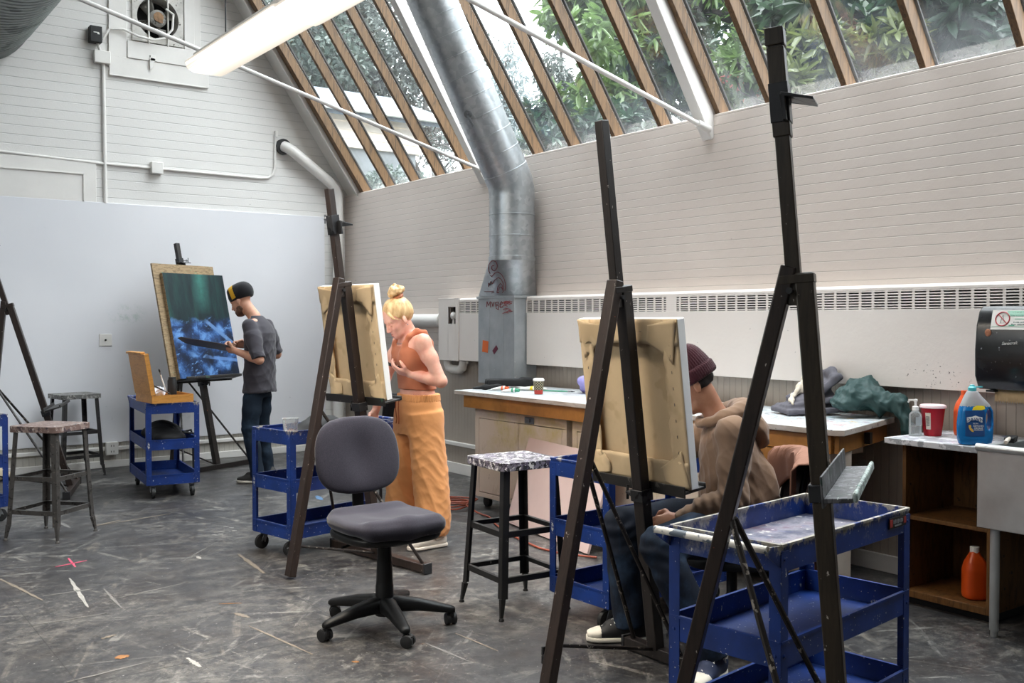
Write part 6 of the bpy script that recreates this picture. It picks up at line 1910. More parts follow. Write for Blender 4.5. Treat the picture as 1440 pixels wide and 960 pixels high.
def hair_mat(name, a, b):
    t = NT(name); f = t.noise(40, 3, .6, vec=t.coord('Object', scale=(1, 1, .15)), dist=.4)
    MATS[name] = t.finish(t.ramp(f, [(.3, a), (.7, b)]), .45, 0, t.bump(f, .4, .003), .4)
hair_mat('hair_blonde', '#b58a58', '#e6c896'); hair_mat('hair_copper', '#8a4a2c', '#b97044'); simple('hair_dark', '#1a1412', .9, vary=.3, vscale=80); hair_mat('beard_brown', '#4a3327', '#6b4a38')
simple('eye_white', '#e8e2dc', .2); simple('eye_dark', '#2b1d17', .2); simple('lip', '#b06a60', .5); simple('brow_blonde', '#b08a60', .8); simple('brow_dark', '#3a2a22', .8)
simple('rubber_cream', '#ded3c6', .5, vary=.05); simple('shoe_black', '#1a1a1c', .7); simple('sole_white', '#d9d2c5', .6, vary=.08); simple('shoe_navy', '#232c48', .7); simple('lace_white', '#dcd8d0', .8); simple('shoe_grey', '#3a3836', .8, vary=.2)

class Frame:
    def __init__(s, o, fwd, up=(0, 0, 1)):
        s.o = Vector(o); s.f = Vector(fwd).normalized(); u = Vector(up); s.u = (u - s.f * u.dot(s.f)).normalized(); s.l = s.u.cross(s.f)
        s.rot = Matrix((s.f, s.l, s.u)).transposed()
    def __call__(s, x, y, z): return s.o + s.f * x + s.l * y + s.u * z
def add_head(S, H, k=1., neck=None, neck_r=.052, female=False):
    """a head with brow, nose, lips, jaw and ears; H = frame at its centre"""
    e = lambda c, r, kk=.015, sub=False: S.ell(H(*[q * k for q in c]), [q * k for q in r], H.rot, kk, sub)
    e((-.012, 0, .045), (.098, .076, .086)); e((.022, 0, -.03), (.068, .060, .082), .03)
    e((.040, 0, -.082), (.042, .043 if female else .047, .030), .025); e((.066, 0, -.097), (.018, .020, .015), .015)
    S.cap(H(.074 * k, -.034 * k, .020 * k), H(.074 * k, .034 * k, .020 * k), .011 * k, .011 * k, .015)
    for s in (-1, 1):
        e((.082, s * .031, -.002), (.014, .016, .010), .010, True)
        e((.056, s * .037, -.026), (.024, .020, .022), .02)
    S.cap(H(.084 * k, 0, .008 * k), H(.106 * k, 0, -.034 * k), .007 * k, .011 * k, .010)
    for s in (-1, 1):
        S.ell(H(.096 * k, s * .011 * k, -.038 * k), (.010 * k, .008 * k, .007 * k), H.rot, .006)
        S.ell(H(-.008 * k, s * .077 * k, -.008 * k), (.018 * k, .008 * k, .030 * k), H.rot @ Euler((0, -.2, s * .35)).to_matrix(), .006)
    e((.084, 0, -.064), (.010, .021, .006), .006); e((.083, 0, -.074), (.010, .018, .007), .006)
    if neck is not None:
        S.cap(H(-.025 * k, 0, -.06 * k), neck, neck_r, neck_r * 1.08, .03)
def add_face_parts(H, parent, skin, brow='brow_dark', k=1.):
    for s in (-1, 1):
        b = MB(); b.ball(H(.0715 * k, s * .031 * k, -.002 * k), (.0120 * k, .0145 * k, .0092 * k), 14, 9, rot=H.rot); lid = b.build('eyelid', skin, parent)
        b = MB(); b.tube([H(.078 * k, s * .0185 * k, -.006 * k), H(.0855 * k, s * .029 * k, -.0085 * k), H(.080 * k, s * .044 * k, -.006 * k)], [.0009, .0017, .0012], 6); b.build('eyelashes', brow, lid)
        b = MB(); b.tube([H(.082 * k, s * .018 * k, .017 * k), H(.083 * k, s * .033 * k, .021 * k), H(.074 * k, s * .048 * k, .017 * k)], [.003, .0038, .002], 6); b.build('eyebrow', brow, parent)
    b = MB(); b.ball(H(.090 * k, 0, -.0645 * k), (.0045, .017, .0035), 12, 6, rot=H.rot); b.ball(H(.0895 * k, 0, -.0745 * k), (.005, .015, .0045), 12, 6, rot=H.rot); b.build('lips', 'lip', parent)
def add_hand(S, w, d, n, thumb, curl=(.5, .5, .5, .5), k=1., tcurl=.5, spread=.10):
    """w wrist, d finger direction, n palm normal, thumb +1/-1 side; palm, four unequal bent fingers, thumb from the side"""
    d = Vector(d).normalized(); n = Vector(n); n = (n - d * n.dot(d)).normalized(); t = d.cross(n) * thumb      # t: towards the thumb
    w = Vector(w)
    rot = Matrix((d, t, n)).transposed()
    S.ell(w + d * .045 * k, (.052 * k, .040 * k, .016 * k), rot, .012)
    S.ell(w + d * .03 * k + t * .022 * k + n * .006 * k, (.034 * k, .018 * k, .015 * k), rot, .012)
    lens = [(.044, .026, .020), (.048, .030, .021), (.044, .028, .021), (.034, .021, .018)]
    for i in range(4):
        o = (1.5 - i) * .0195 * k
        p = w + d * (.084 - .004 * abs(i - 1.2)) * k + t * o
        dd = (d + t * ((1.5 - i) * spread * .5)).normalized()
        a = 0; pts = [p - dd * .02 * k]; pts.append(p)
        for L, f in zip(lens[i], (.75, 1., .7)):
            a += curl[i] * f
            q = dd * cos(a) + n * sin(a)
            p = p + q * L * k; pts.append(p)
        r = [.0105, .0100, .0092, .0086, .0074]
        if i == 3: r = [q * .86 for q in r]
        S.chain(pts, [q * k for q in r], .004)
    p = w + d * .022 * k + t * .030 * k
    a0 = (d * .62 + t * .68 + n * .40).normalized(); a1 = (d * (.8) + t * (.5 - .6 * tcurl) + n * (.35 + .5 * tcurl)).normalized(); a2 = (d * .75 + t * (.3 - .9 * tcurl) + n * (.35 + .6 * tcurl)).normalized()
    S.chain([p - t * .012 * k, p + a0 * .034 * k, p + a0 * .034 * k + a1 * .031 * k, p + a0 * .034 * k + a1 * .031 * k + a2 * .026 * k], [.0135 * k, .0118 * k, .0105 * k, .008 * k], .006)
def limb(S, a, b, r0, rm, r1, k=.02, bulge=.4):
    a = Vector(a); b = Vector(b); m = a.lerp(b, bulge)
    S.chain([a, m, b], [r0, rm, r1], k)
def loft_between(S, a, b, st, ex, k=.02, p=2.2):
    """st: (t 0..1, rx, ry) flat ended elliptic loft from a to b"""
    a = Vector(a); b = Vector(b); L = (b - a).length
    S.loft(a, b - a, ex, [(t * L, 0, 0, rx, ry) for t, rx, ry in st], k, p)
def shoe(parent, toe_dir, ankle, style, name='shoe', lift=0.):
    """shoe standing on the floor below the ankle point"""
    d = Vector((toe_dir[0], toe_dir[1], 0)).normalized(); sd = Vector((-d.y, d.x, 0)); o = Vector((ankle[0], ankle[1], 0))
    up, sole = {'canvas_black': ('shoe_black', 'sole_white'), 'canvas_navy': ('shoe_navy', 'sole_white'), 'clog': ('rubber_cream', 'rubber_cream'), 'skate': ('shoe_grey', 'sole_white')}[style]
    rm = Matrix((d, sd, Vector((0, 0, 1)))).transposed()
    s = Solid()
    P = lambda x, y, z: o + d * x + sd * y + Vector((0, 0, z + lift * (1 - (x + .08) / .34)))
    pitch = (d * .34 - Vector((0, 0, lift))).normalized()
    s.loft(P(-.075, 0, 0), pitch, sd, [(.0, 0, .045, .030, .030), (.03, 0, .045, .037, .038), (.10, 0, .045, .038, .036), (.17, 0, .042, .046, .030), (.215, 0, .038, .046, .024), (.25, 0, .034, .036, .018), (.265, 0, .032, .022, .012)], .01, 2.4)
    if style != 'clog':
        hi = .125 if style.startswith('canvas') else .085
        s.chain([P(-.03, 0, .07), P(-.02, 0, hi)], [.042, .040], .03); s.chain([P(.0, 0, .08), P(.085, 0, .07)], [.032, .028], .03)
    else:
        s.ell(P(.10, 0, .062), (.085, .047, .030), rm, .02)
    u = s.build(name, up, parent, h=.005, relax=2)
    b = Solid()
    b.loft(P(-.08, 0, 0), pitch, sd, [(.0, 0, .014, .030, .0135), (.03, 0, .014, .041, .0135), (.11, 0, .014, .041, .0135), (.18, 0, .014, .050, .0135), (.22, 0, .014, .050, .0135), (.255, 0, .015, .040, .0135), (.275, 0, .016, .022, .0125)], .004, 4)
    b.build('sole', sole, u, h=.004, relax=1)
    if style.startswith('canvas'):
        c = Solid(); c.loft(P(-.075, 0, 0), pitch, sd, [(.17, 0, .042, .0475, .0315), (.215, 0, .038, .0475, .0255), (.25, 0, .034, .0375, .0195), (.266, 0, .032, .0235, .0135)], .01, 2.4); c.cut(P(.128, 0, 0), -d); c.build('toe_cap', 'sole_white', u, h=.004, relax=1)
        l = MB()
        for i in range(5):
            x = .045 + .022 * i; z = .112 - .0145 * i
            l.tube([P(x, -.030, z - .010), P(x + .004, 0, z + .004), P(x, .030, z - .010)], .0032, 6)
            l.tube([P(x - .004, -.030, z - .006), P(x + .012, .0, z + .002), P(x + .020, .030, z - .018)], .0026, 6)
        for sg in (-1, 1):
            l.tube([P(.03, sg * .008, .122), P(.045, sg * .035, .130), P(.02, sg * .052, .105), P(.0, sg * .050, .075), P(.015, sg * .046, .095), P(.035, sg * .02, .12)], .0028, 6)
        l.build('laces', 'lace_white', u)
        for sg in (-1, 1):
            e = MB(); q = P(-.022, sg * .0425, .098); e.tube([q, q + sd * sg * .002], .021, 18); em = e.build('ankle_patch', 'sole_white', u)
            st = MB(); vs = []
            for k in range(10):
                a = pi / 2 + k * pi / 5; r_ = .012 if k % 2 == 0 else .005
                vs.append(q + sd * sg * .0028 + d * (r_ * cos(a)) + Vector((0, 0, r_ * sin(a))))
            st.add(vs + [q + sd * sg * .0028], [(k, (k + 1) % 10, 10) for k in range(10)]); st.build('star', 'shoe_navy', em)
    if style == 'clog':
        st = MB(); st.tube([P(.02, -.044, .06), P(-.05, -.036, .075), P(-.085, 0, .078), P(-.05, .036, .075), P(.02, .044, .06)], .007, 8); st.build('heel_strap', 'rubber_cream', u)
        h = MB()
        for i in range(3):
            for j in range(4):
                x = .075 + .024 * j; y = (i - 1) * .022
                h.ball(P(x, y, .0915 - .010 * abs(i - 1) - .20 * max(0, x - .10)), (.005, .005, .003), 8, 5)
        h.build('vent_holes', 'grille_dark', u)
    return u

# ---------------------------------------------------------------- painter in the black cap
PR = at(-2.27, 8.90); PF = (at(-.985, .17)).normalized(); PL = Vector((-PF.y, PF.x, 0))
P = lambda f, l, z: PF * f + PL * l + Vector((0, 0, z))
S = Solid()
HF = Frame(P(.155, .01, 1.615), PF * .86 + Vector((0, 0, -.42)), (0, 0, 1))
add_head(S, HF, 1.0, P(.035, 0, 1.475), .052)
S.loft(P(.0, 0, 0), (0, 0, 1), -PL, [(.86, 0, 0, .15, .10), (1.0, 0, 0, .145, .095), (1.15, 0, -.0, .155, .10), (1.32, 0, 0, .17, .105), (1.42, 0, .0, .15, .08), (1.46, 0, 0, .08, .06)], .03)
eL, wL = P(-.12, .25, 1.10), P(.13, .19, 1.175); eR, wR = P(-.06, -.27, 1.13), P(.17, -.12, 1.215)
for sh, el, wr in ((P(0, .185, 1.40), eL, wL), (P(0, -.185, 1.40), eR, wR)):
    limb(S, sh, el, .05, .046, .038); limb(S, el, wr, .040, .040, .027, bulge=.3)
HLw = wL; dL = P(.95, -.15, .18)
add_hand(S, wL, dL, P(.1, -.75, .55), -1, (.9, .95, 1.0, 1.05), .98, .7)
add_hand(S, wR, P(.85, .35, .15), P(.2, .9, -.3), 1, (1.0, 1.05, 1.1, 1.2), .98, .9)
kL, aL, kR, aR = P(.035, .105, .49), P(-.035, .10, .09), P(.03, -.12, .49), P(-.03, -.14, .09)
for h_, k_, a_ in ((P(0, .09, .90), kL, aL), (P(0, -.09, .90), kR, aR)):
    limb(S, h_, k_, .078, .07, .052); limb(S, k_, a_, .05, .048, .034, bulge=.3)
pa = S.build('person', 'skin_fair', h=.006, relax=1, loc=PR)
tag(pa, 'bearded person in black cap and charcoal tee painting at the far easel', 'person')
add_face_parts(HF, pa, 'skin_fair', k=1.0)
# cap: knitted, black with a yellow band at the front
c = Solid(); c.ell(HF(-.018, 0, .052), (.114, .090, .094), HF.rot); c.ell(HF(-.075, 0, .075), (.06, .075, .072), HF.rot, .05); c.ell(HF(.01, 0, .118), (.07, .065, .035), HF.rot, .04); c.cut(HF(-.0, 0, .012), -(HF.u - HF.f * .12)); 
cap = c.build('beanie', ['beanie_black', 'beanie_yellow'], pa, h=.005, relax=1, matfn=lambda q: ((((q - np.array(HF.o)) @ np.array(HF.f)) > -.004) & (((q - np.array(HF.o)) @ np.array(HF.f)) < .040) & (((q - np.array(HF.o)) @ np.array(HF.u)) > .03)).astype(int))
# beard and short hair
b = Solid(); b.ell(HF(.045, 0, -.088), (.050, .053, .042), HF.rot, .02); b.ell(HF(.02, .045, -.06), (.035, .018, .035), HF.rot, .02); b.ell(HF(.02, -.045, -.06), (.035, .018, .035), HF.rot, .02); b.ell(HF(.086, 0, -.052), (.012, .026, .007), HF.rot, .01)
b.ell(HF(.098, 0, -.068), (.014, .02, .011), HF.rot, .006, True)
b.build('beard', 'beard_brown', pa, h=.004, relax=1, wrinkle=folds(.002, 160, (1, 1, 1), 2))
# tee shirt: loose, elbow length sleeves, dropped hem
T = Solid()
T.loft(P(-.012, 0, 0), (0, 0, 1), -PL, [(.80, 0, -.0, .185, .135), (.90, 0, 0, .180, .132), (1.05, 0, -.004, .172, .128), (1.2, 0, -.006, .180, .13), (1.33, 0, -.004, .180, .122), (1.39, 0, 0, .158, .10), (1.43, 0, .005, .115, .08), (1.465, 0, .015, .075, .06), (1.485, 0, .03, .058, .052)], .03, 2.3)
for sh, el, s in ((P(0, .185, 1.395), eL, 1), (P(0, -.185, 1.395), eR, -1)):
    q = sh.lerp(el, .98)
    T.cap(sh, sh.lerp(el, .45), .062, .064, .05); loft_between(T, sh.lerp(el, .25), q, [(0, .060, .062), (.4, .066, .070), (.8, .062, .068), (1, .062, .070)], PF, .03)
T.build('tee_shirt', 'tee_charcoal', pa, h=.007, relax=1, wrinkle=lambda p, n: folds(.009, 19, (1, 1, .9), 21, .8)(p, n) * np.clip((1.42 - p[:, 2]) * 4, 0, 1), loc=(0, 0, 0))
J = Solid()
J.loft(P(-.0, 0, 0), (0, 0, 1), -PL, [(.76, 0, 0, .140, .10), (.88, 0, 0, .142, .102), (.93, 0, 0, .135, .095)], .03)
for h_, k_, a_ in ((P(0, .09, .88), kL, aL), (P(0, -.09, .88), kR, aR)):
    J.chain([h_, h_.lerp(k_, .35), h_.lerp(k_, .6), k_], [.066, .078, .080, .072], .03)
    loft_between(J, k_, a_ + Vector((0, 0, -.03)), [(0, .068, .072), (.3, .066, .074), (.7, .058, .062), (1, .056, .060)], PF, .03)
J.build('jeans', 'denim_dark', pa, h=.007, relax=1, wrinkle=lambda p, n: folds(.006, 30, (.5, .5, 1.6), 4)(p, n) * np.clip((.85 - p[:, 2]) * 2, .2, 1))
shoe(pa, PF, aL, 'skate'); shoe(pa, PF * .95 + PL * -.2, aR, 'skate')
# palette held flat in the left hand, brush in the right hand
simple('palette_dark', '#3b2f2a', .4, vary=.25, vscale=20)
pw = PR + wL + Vector(dL).normalized() * .075
pal = MB()
vs = [(-.03, -.13), (.02, -.155), (.38, -.145), (.44, -.10), (.45, .06), (.40, .13), (.06, .14), (-.02, .10)]
pal.prism(vs, -.003, .003)
po = pal.build('palette', 'palette_dark', bevel=.001)
pd = (PF * .97 + PL * .12 + Vector((0, 0, .16))).normalized(); ps = (PL + Vector((0, 0, .30))); ps = (ps - pd * ps.dot(pd)).normalized(); pu = pd.cross(ps)
mtx = Matrix((pd, ps, pu)).transposed().to_4x4(); mtx.translation = pw + Vector((0, 0, .012)) - pd * .015; po.matrix_world = mtx
tag(po, 'dark flat palette board held level by the person in black cap', 'palette')
db_ = MB()
rr = random.Random(3)
for k in range(9):
    db_.ball((.08 + .035 * k, -.09 + rr.uniform(-.02, .04), .004), (.012, .010, .005), 8, 5)
simple('paint_blue', '#5d86c4', .4); db_.build('paint_dabs', 'paint_blue', po)
bw = PR + wR + P(.85, .35, .15).normalized() * .085
bt = thing('paint_brush', 'thin brush in the raised hand of the person in black cap', 'brush', bw)
d_ = P(.9, .1, .12).normalized(); MB().tube([d_ * -.10, d_ * .02, d_ * .10], [.003, .005, .004], 8).build('handle', 'easel_dark', bt); MB().tube([d_ * .10, d_ * .125, d_ * .145], [.004, .005, .001], 8).build('bristles', 'paint_blue', bt)

# ---------------------------------------------------------------- woman in orange trousers
WR = at(-.60, 6.38); WF = (at(-.87, -.5)).normalized(); WL = Vector((-WF.y, WF.x, 0))
P = lambda f, l, z: WF * f + WL * l + Vector((0, 0, z))
S = Solid()
HW = Frame(P(.145, .01, 1.45), WF * .86 + WL * .06 + Vector((0, 0, -.50)), P(.40, 0, 1))
add_head(S, HW, .96, P(.055, 0, 1.345), .047, True)
S.loft(P(.0, 0, 0), (0, 0, 1), -WL, [(.84, 0, 0, .16, .115), (.93, 0, 0, .158, .112), (1.02, 0, .012, .135, .10), (1.10, 0, .022, .132, .098), (1.20, 0, .035, .145, .104), (1.28, 0, .04, .15, .098), (1.335, 0, .042, .13, .075), (1.37, 0, .045, .07, .055)], .03)
for s in (-1, 1):
    S.ell(P(.090, s * .066, 1.205), (.044, .052, .050), None, .05)
sL, sR = P(.045, .165, 1.31), P(.05, -.165, 1.31)
eL, wL = P(-.045, .235, 1.065), P(.095, .085, 1.105); eR, wR = P(.12, -.27, 1.06), P(.20, -.235, .855)
for sh, el, wr in ((sL, eL, wL), (sR, eR, wR)):
    S.ell(sh, .047, None, .04); limb(S, sh, el, .046, .045, .038, .03); limb(S, el, wr, .038, .039, .025, bulge=.32)
dHL = P(.80, -.52, .25)
add_hand(S, wL, dHL, P(.05, -.55, .85), -1, (.55, .6, .65, .75), .95, .6)
add_hand(S, wR, P(.35, .25, -.9), P(-.3, .85, .1), 1, (.45, .5, .55, .6), .95, .3)
kL, aL, kR, aR = P(.005, .11, .47), P(-.06, .115, .09), P(.085, -.105, .47), P(.09, -.115, .09)
for h_, k_, a_ in ((P(0, .09, .86), kL, aL), (P(0, -.09, .86), kR, aR)):
    limb(S, h_, k_, .085, .075, .055); limb(S, k_, a_, .05, .05, .035, bulge=.3)
wo = S.build('person', 'skin_pale', h=.006, relax=1, loc=WR)
tag(wo, 'blonde person in rust crop top and orange trousers looking down at phone', 'person')
add_face_parts(HW, wo, 'skin_pale', brow='brow_blonde', k=.96)
h = Solid()
h.ell(HW(-.022, 0, .052), (.098, .083, .088), HW.rot, .02); h.ell(HW(-.06, 0, .02), (.055, .072, .06), HW.rot, .03)
h.ell(HW(.075, 0, -.035), (.085, .10, .098), HW.rot, .015, True)
for sg in (-1, 1):
    h.chain([HW(.062, sg * .045, .072), HW(.058, sg * .066, .040), HW(.030, sg * .077, .012)], [.008, .007, .004], .01)
h.build('hair', 'hair_blonde', wo, h=.005, relax=1, wrinkle=folds(.003, 110, (1, 1, .6), 7))
bn = Solid(); bc_ = HW(-.075, 0, .165)
for k in range(10):
    a = k * .75; r_ = .03
    bn.ell(bc_ + HW.l * (r_ * cos(a)) + HW.f * (r_ * sin(a)) + HW.u * (.012 * sin(k * 1.7)), (.030, .026, .022), Euler((a, k, a * .5)).to_matrix(), .012)
bn.ell(bc_, .036, None, .01)
bn.build('hair_bun', 'hair_blonde', wo, h=.004, relax=0, wrinkle=folds(.007, 130, (1, 1, 1), 5))
cp_ = MB(); q = HW(-.062, 0, .125); cp_.tube([q + HW.l * (.036 * cos(a)) + HW.f * (.036 * sin(a)) for a in [k * 2 * pi / 16 for k in range(16)]], .013, 8, closed=True); cp_.build('hair_tie', 'hair_copper', wo)
er = MB(); er.ball(HW(-.005, .083, -.042), .004, 8, 6); er.build('earring', 'caster_metal', wo)
nk = MB(); nk.tube([P(.05 + .095 * cos(a), .075 * sin(a), 1.375 - .045 * (1 + cos(a)) * .9) for a in [k * 2 * pi / 24 for k in range(24)]], .0016, 5, closed=True); nk.build('necklace', 'caster_metal', wo)
T = Solid()
T.loft(P(.0, 0, 0), (0, 0, 1), -WL, [(1.005, 0, .008, .146, .111), (1.05, 0, .015, .141, .108), (1.12, 0, .025, .140, .108), (1.20, 0, .036, .150, .112), (1.255, 0, .04, .146, .106), (1.285, 0, .042, .118, .098)], .02, 2.3)
for s in (-1, 1):
    T.ell(P(.092, s * .066, 1.205), (.049, .056, .054), None, .06)
    T.chain([P(.137, s * .068, 1.24), P(.128, s * .076, 1.295), P(.102, s * .085, 1.342), P(.05, s * .089, 1.376), P(-.0, s * .088, 1.366), P(-.04, s * .084, 1.30), P(-.055, s * .08, 1.24)], [.022, .017, .016, .016, .017, .02, .024], .02)
T.build('tank_top', 'tank_rust', wo, h=.006, relax=1, wrinkle=folds(.003, 30, (.6, .6, 1.5), 3))
J = Solid()
J.loft(P(-.0, 0, 0), (0, 0, 1), -WL, [(.72, 0, 0, .172, .135), (.82, 0, -.006, .182, .142), (.91, 0, 0, .172, .13), (.945, 0, 0, .163, .122), (.955, 0, 0, .160, .120)], .03, 2.3)
for h_, a_ in ((P(0, .088, .86), aL), (P(0, -.088, .86), aR)):
    loft_between(J, h_, a_ + Vector((0, 0, -.02)), [(0, .118, .098), (.25, .122, .098), (.5, .122, .098), (.75, .120, .098), (.90, .116, .094), (.965, .100, .084), (1, .082, .07)], WF, .025)
jo_ = J.build('trousers', 'sweat_orange', wo, h=.007, relax=1, wrinkle=lambda p, n: (folds(.008, 13, (1, 1, .5), 11)(p, n) + folds(.006, 26, (1, 1, .8), 12, .7)(p, n)) * np.clip((.93 - p[:, 2]) * 4, 0, 1))
wb = Solid(); wb.loft(P(0, 0, 0), (0, 0, 1), -WL, [(.93, 0, 0, .167, .126), (.975, 0, 0, .163, .122)], .004, 2.3); wb.build('waistband', 'sweat_orange', jo_, h=.006, relax=1, wrinkle=lambda p, n: .003 * np.sin(np.arctan2(p @ np.array(WL), p @ np.array(WF)) * 60))
simple('drawstring_rust', '#9a4f28', .8)
ds_ = MB()
for s in (-1, 1):
    ds_.tube([P(.125, s * .006, .95), P(.148, s * .018, .93), P(.150, s * .022, .88), P(.148, s * .016 + .01, .82), P(.15, s * .02 + .008, .79)], .004, 6)
ds_.build('drawstring', 'drawstring_rust', jo_)
em = MB()
ang = lambda f, l: None
def leg_pt(a, z):
    # point on the outside of the left trouser leg
    c = kL.lerp(aL, (.47 - z) / .38); r_ = .118 if z > .2 else .108
    return c + WF * (.098 * cos(a)) + WL * (r_ * sin(a)) + Vector((0, 0, z - c.z)) + (WF * cos(a) + WL * sin(a)) * .008
em.tube([leg_pt(a, z) for a, z in [(.3, .20), (.5, .235), (.75, .25), (1.0, .235), (1.15, .20), (1.0, .175), (.8, .18), (.75, .21), (.95, .225), (1.2, .215), (1.35, .18)]], .0025, 5)
em.tube([leg_pt(a, z) for a, z in [(.5, .16), (.7, .19), (.95, .17), (1.1, .14), (.9, .13), (.7, .145)]], .0025, 5); em.build('embroidery', 'drawstring_rust', jo_)
shoe(wo, WF * .95 + WL * .1, aL, 'clog'); shoe(wo, WF * .97 + WL * -.2, aR, 'clog')
ph = thing('phone', 'dark smartphone held in the hand of the woman in orange', 'phone', WR + P(.158, -.012, 1.152))
d_ = P(.85, -.45, .38).normalized(); n_ = P(-.35, -.1, 1); n_ = (n_ - d_ * n_.dot(d_)).normalized(); sd_ = n_.cross(d_)
ph.rotation_euler = Matrix((d_, sd_, n_)).transposed().to_euler()
MB().box((0, 0, 0), (.148, .072, .009)).build('phone_body', 'rubber_black', ph, bevel=.003, seg=3)
simple('phone_glass', '#15171c', .1); MB().box((0, 0, .005), (.138, .064, .0012)).build('screen', 'phone_glass', ph)
l = MB(); l.box((.05, .018, -.0055), (.03, .028, .003)); l.build('camera_bump', 'steel_dark', ph, bevel=.001)

# ---------------------------------------------------------------- seated person in tan hoodie
MR = at(.93, 4.45)
def Q(x, d, z): return at(x, d, z) - MR
MF = at(-1, .0).normalized()
S = Solid()
HM = Frame(Q(.815, 4.46, 1.155), at(-.92, .12).normalized() * .82 + Vector((0, 0, -.52)), (at(-1, .1) * .4 + Vector((0, 0, 1))))
nb = Q(.915, 4.45, 1.02)
add_head(S, HM, .99, nb, .046)
hipc = Q(1.0, 4.45, .565); chest = Q(.965, 4.45, .86); ax = at(0, 1).normalized()
S.chain([hipc, Q(1.01, 4.45, .70), chest, Q(.94, 4.45, .96)], [.10, .09, .085, .07], .05)
sN, sF = Q(.955, 4.285, .955), Q(.945, 4.625, .955)
eN, wN = Q(.94, 4.21, .685), Q(.712, 4.26, .588); eF, wF_ = Q(.80, 4.74, .80), Q(.725, 4.62, .99)
for sh, el, wr in ((sN, eN, wN), (sF, eF, wF_)):
    S.cap(Q(.96, 4.45, .94), sh, .05, .045, .03); limb(S, sh, el, .045, .042, .036); limb(S, el, wr, .04, .04, .028, bulge=.3)
add_hand(S, wN, at(-.95, .10) + Vector((0, 0, -.22)), at(.15, .75) + Vector((0, 0, -.35)), -1, (1.0, 1.05, 1.1, 1.1), 1.0, .7)
add_hand(S, wF_, at(-.75, -.45) + Vector((0, 0, .35)), at(-.3, -.8) + Vector((0, 0, -.2)), 1, (1.0, 1.1, 1.15, 1.2), 1.0, .9)
hN, hF = Q(.985, 4.35, .545), Q(.985, 4.55, .545)
kN, aN = Q(.60, 4.06, .525), Q(.815, 3.99, .10); kF, aF = Q(.49, 4.45, .53), Q(.53, 4.465, .10)
for h_, k_, a_ in ((hN, kN, aN), (hF, kF, aF)):
    limb(S, h_, k_, .078, .072, .05); limb(S, k_, a_, .048, .048, .034, bulge=.3)
me_ = S.build('person', 'skin_tan', h=.006, relax=1, loc=MR)
tag(me_, 'seated person in maroon beanie and tan hoodie half hidden behind canvas', 'person')
add_face_parts(HM, me_, 'skin_tan', k=.99)
c = Solid(); c.ell(HM(-.015, 0, .062), (.108, .086, .098), HM.rot, .02); c.ell(HM(-.045, 0, .135), (.05, .05, .045), HM.rot, .05); c.cut(HM(-.0, 0, .02), -(HM.u + HM.f * .05))
bn_ = c.build('beanie', 'beanie_maroon', me_, h=.005, relax=1, wrinkle=lambda p, n: .0016 * np.sin(np.arctan2((p - np.array(HM.o)) @ np.array(HM.l), (p - np.array(HM.o)) @ np.array(HM.f) + .015) * 46))
c = Solid(); c.loft(HM(-.012, 0, .012), HM.u, HM.f, [(0, 0, 0, .112, .091), (.01, 0, 0, .118, .097), (.05, 0, 0, .117, .096), (.06, 0, 0, .108, .088)], .005)
c.build('beanie_cuff', 'beanie_maroon', bn_, h=.005, relax=1, wrinkle=lambda p, n: .0018 * np.sin(np.arctan2((p - np.array(HM.o)) @ np.array(HM.l), (p - np.array(HM.o)) @ np.array(HM.f) + .012) * 56))
c = Solid(); c.loft(HM(-.014, 0, -.026), HM.u, HM.f, [(0, 0, 0, .072, .058), (.02, 0, 0, .086, .068), (.05, 0, 0, .098, .078)], .01); c.cut(HM(-.005, 0, 0), HM.f); c.build('hair', 'hair_dark', me_, h=.005, relax=1, wrinkle=folds(.004, 90, (1, 1, 1), 6))
# hoodie
T = Solid()
tz = (Q(.955, 4.45, .99) - Q(1.02, 4.45, .50)); 
T.loft(Q(1.02, 4.45, .50), tz, ax, [(.0, 0, .0, .175, .135), (.04, 0, 0, .19, .15), (.14, 0, .0, .19, .152), (.28, 0, 0, .190, .138), (.40, 0, 0, .185, .122), (.47, 0, 0, .150, .10), (.52, 0, 0, .09, .08)], .04, 2.3)
T.ell(Q(1.06, 4.45, .70), (.09, .16, .16), None, .06)
for sh, el, wr in ((sN, eN, wN), (sF, eF, wF_)):
    T.ell(sh, .074, None, .05)
    T.chain([sh, sh.lerp(el, .5), el], [.074, .070, .066], .03)
    T.chain([el, el.lerp(wr, .45), el.lerp(wr, .78)], [.068, .062, .050], .03)
    q0, q1 = el.lerp(wr, .80), el.lerp(wr, 1.0); loft_between(T, q0, q1, [(0, .042, .042), (.2, .040, .040), (1, .036, .036)], (0, 0, 1), .012)
def hoodie_fold(p, n):
    a = folds(.009, 15, (1, 1, 1.3), 31)(p, n) + folds(.008, 24, (1, 1, 1), 33, .7)(p, n)
    w = np.array(at(0, -1).normalized())
    # creases gather at the bent elbow and wrist
    e = np.exp(-((p - np.array(eN)) ** 2).sum(1) / .010) + np.exp(-((p - np.array(eN.lerp(wN, .7))) ** 2).sum(1) / .006)
    dirn = np.array((wN - eN).normalized())
    return a * .8 + .007 * e * np.sin((p @ dirn) * 150 + 2 * np.sin(p[:, 2] * 30))
ho = T.build('hoodie', 'hoodie_tan', me_, h=.006, relax=1, wrinkle=hoodie_fold)
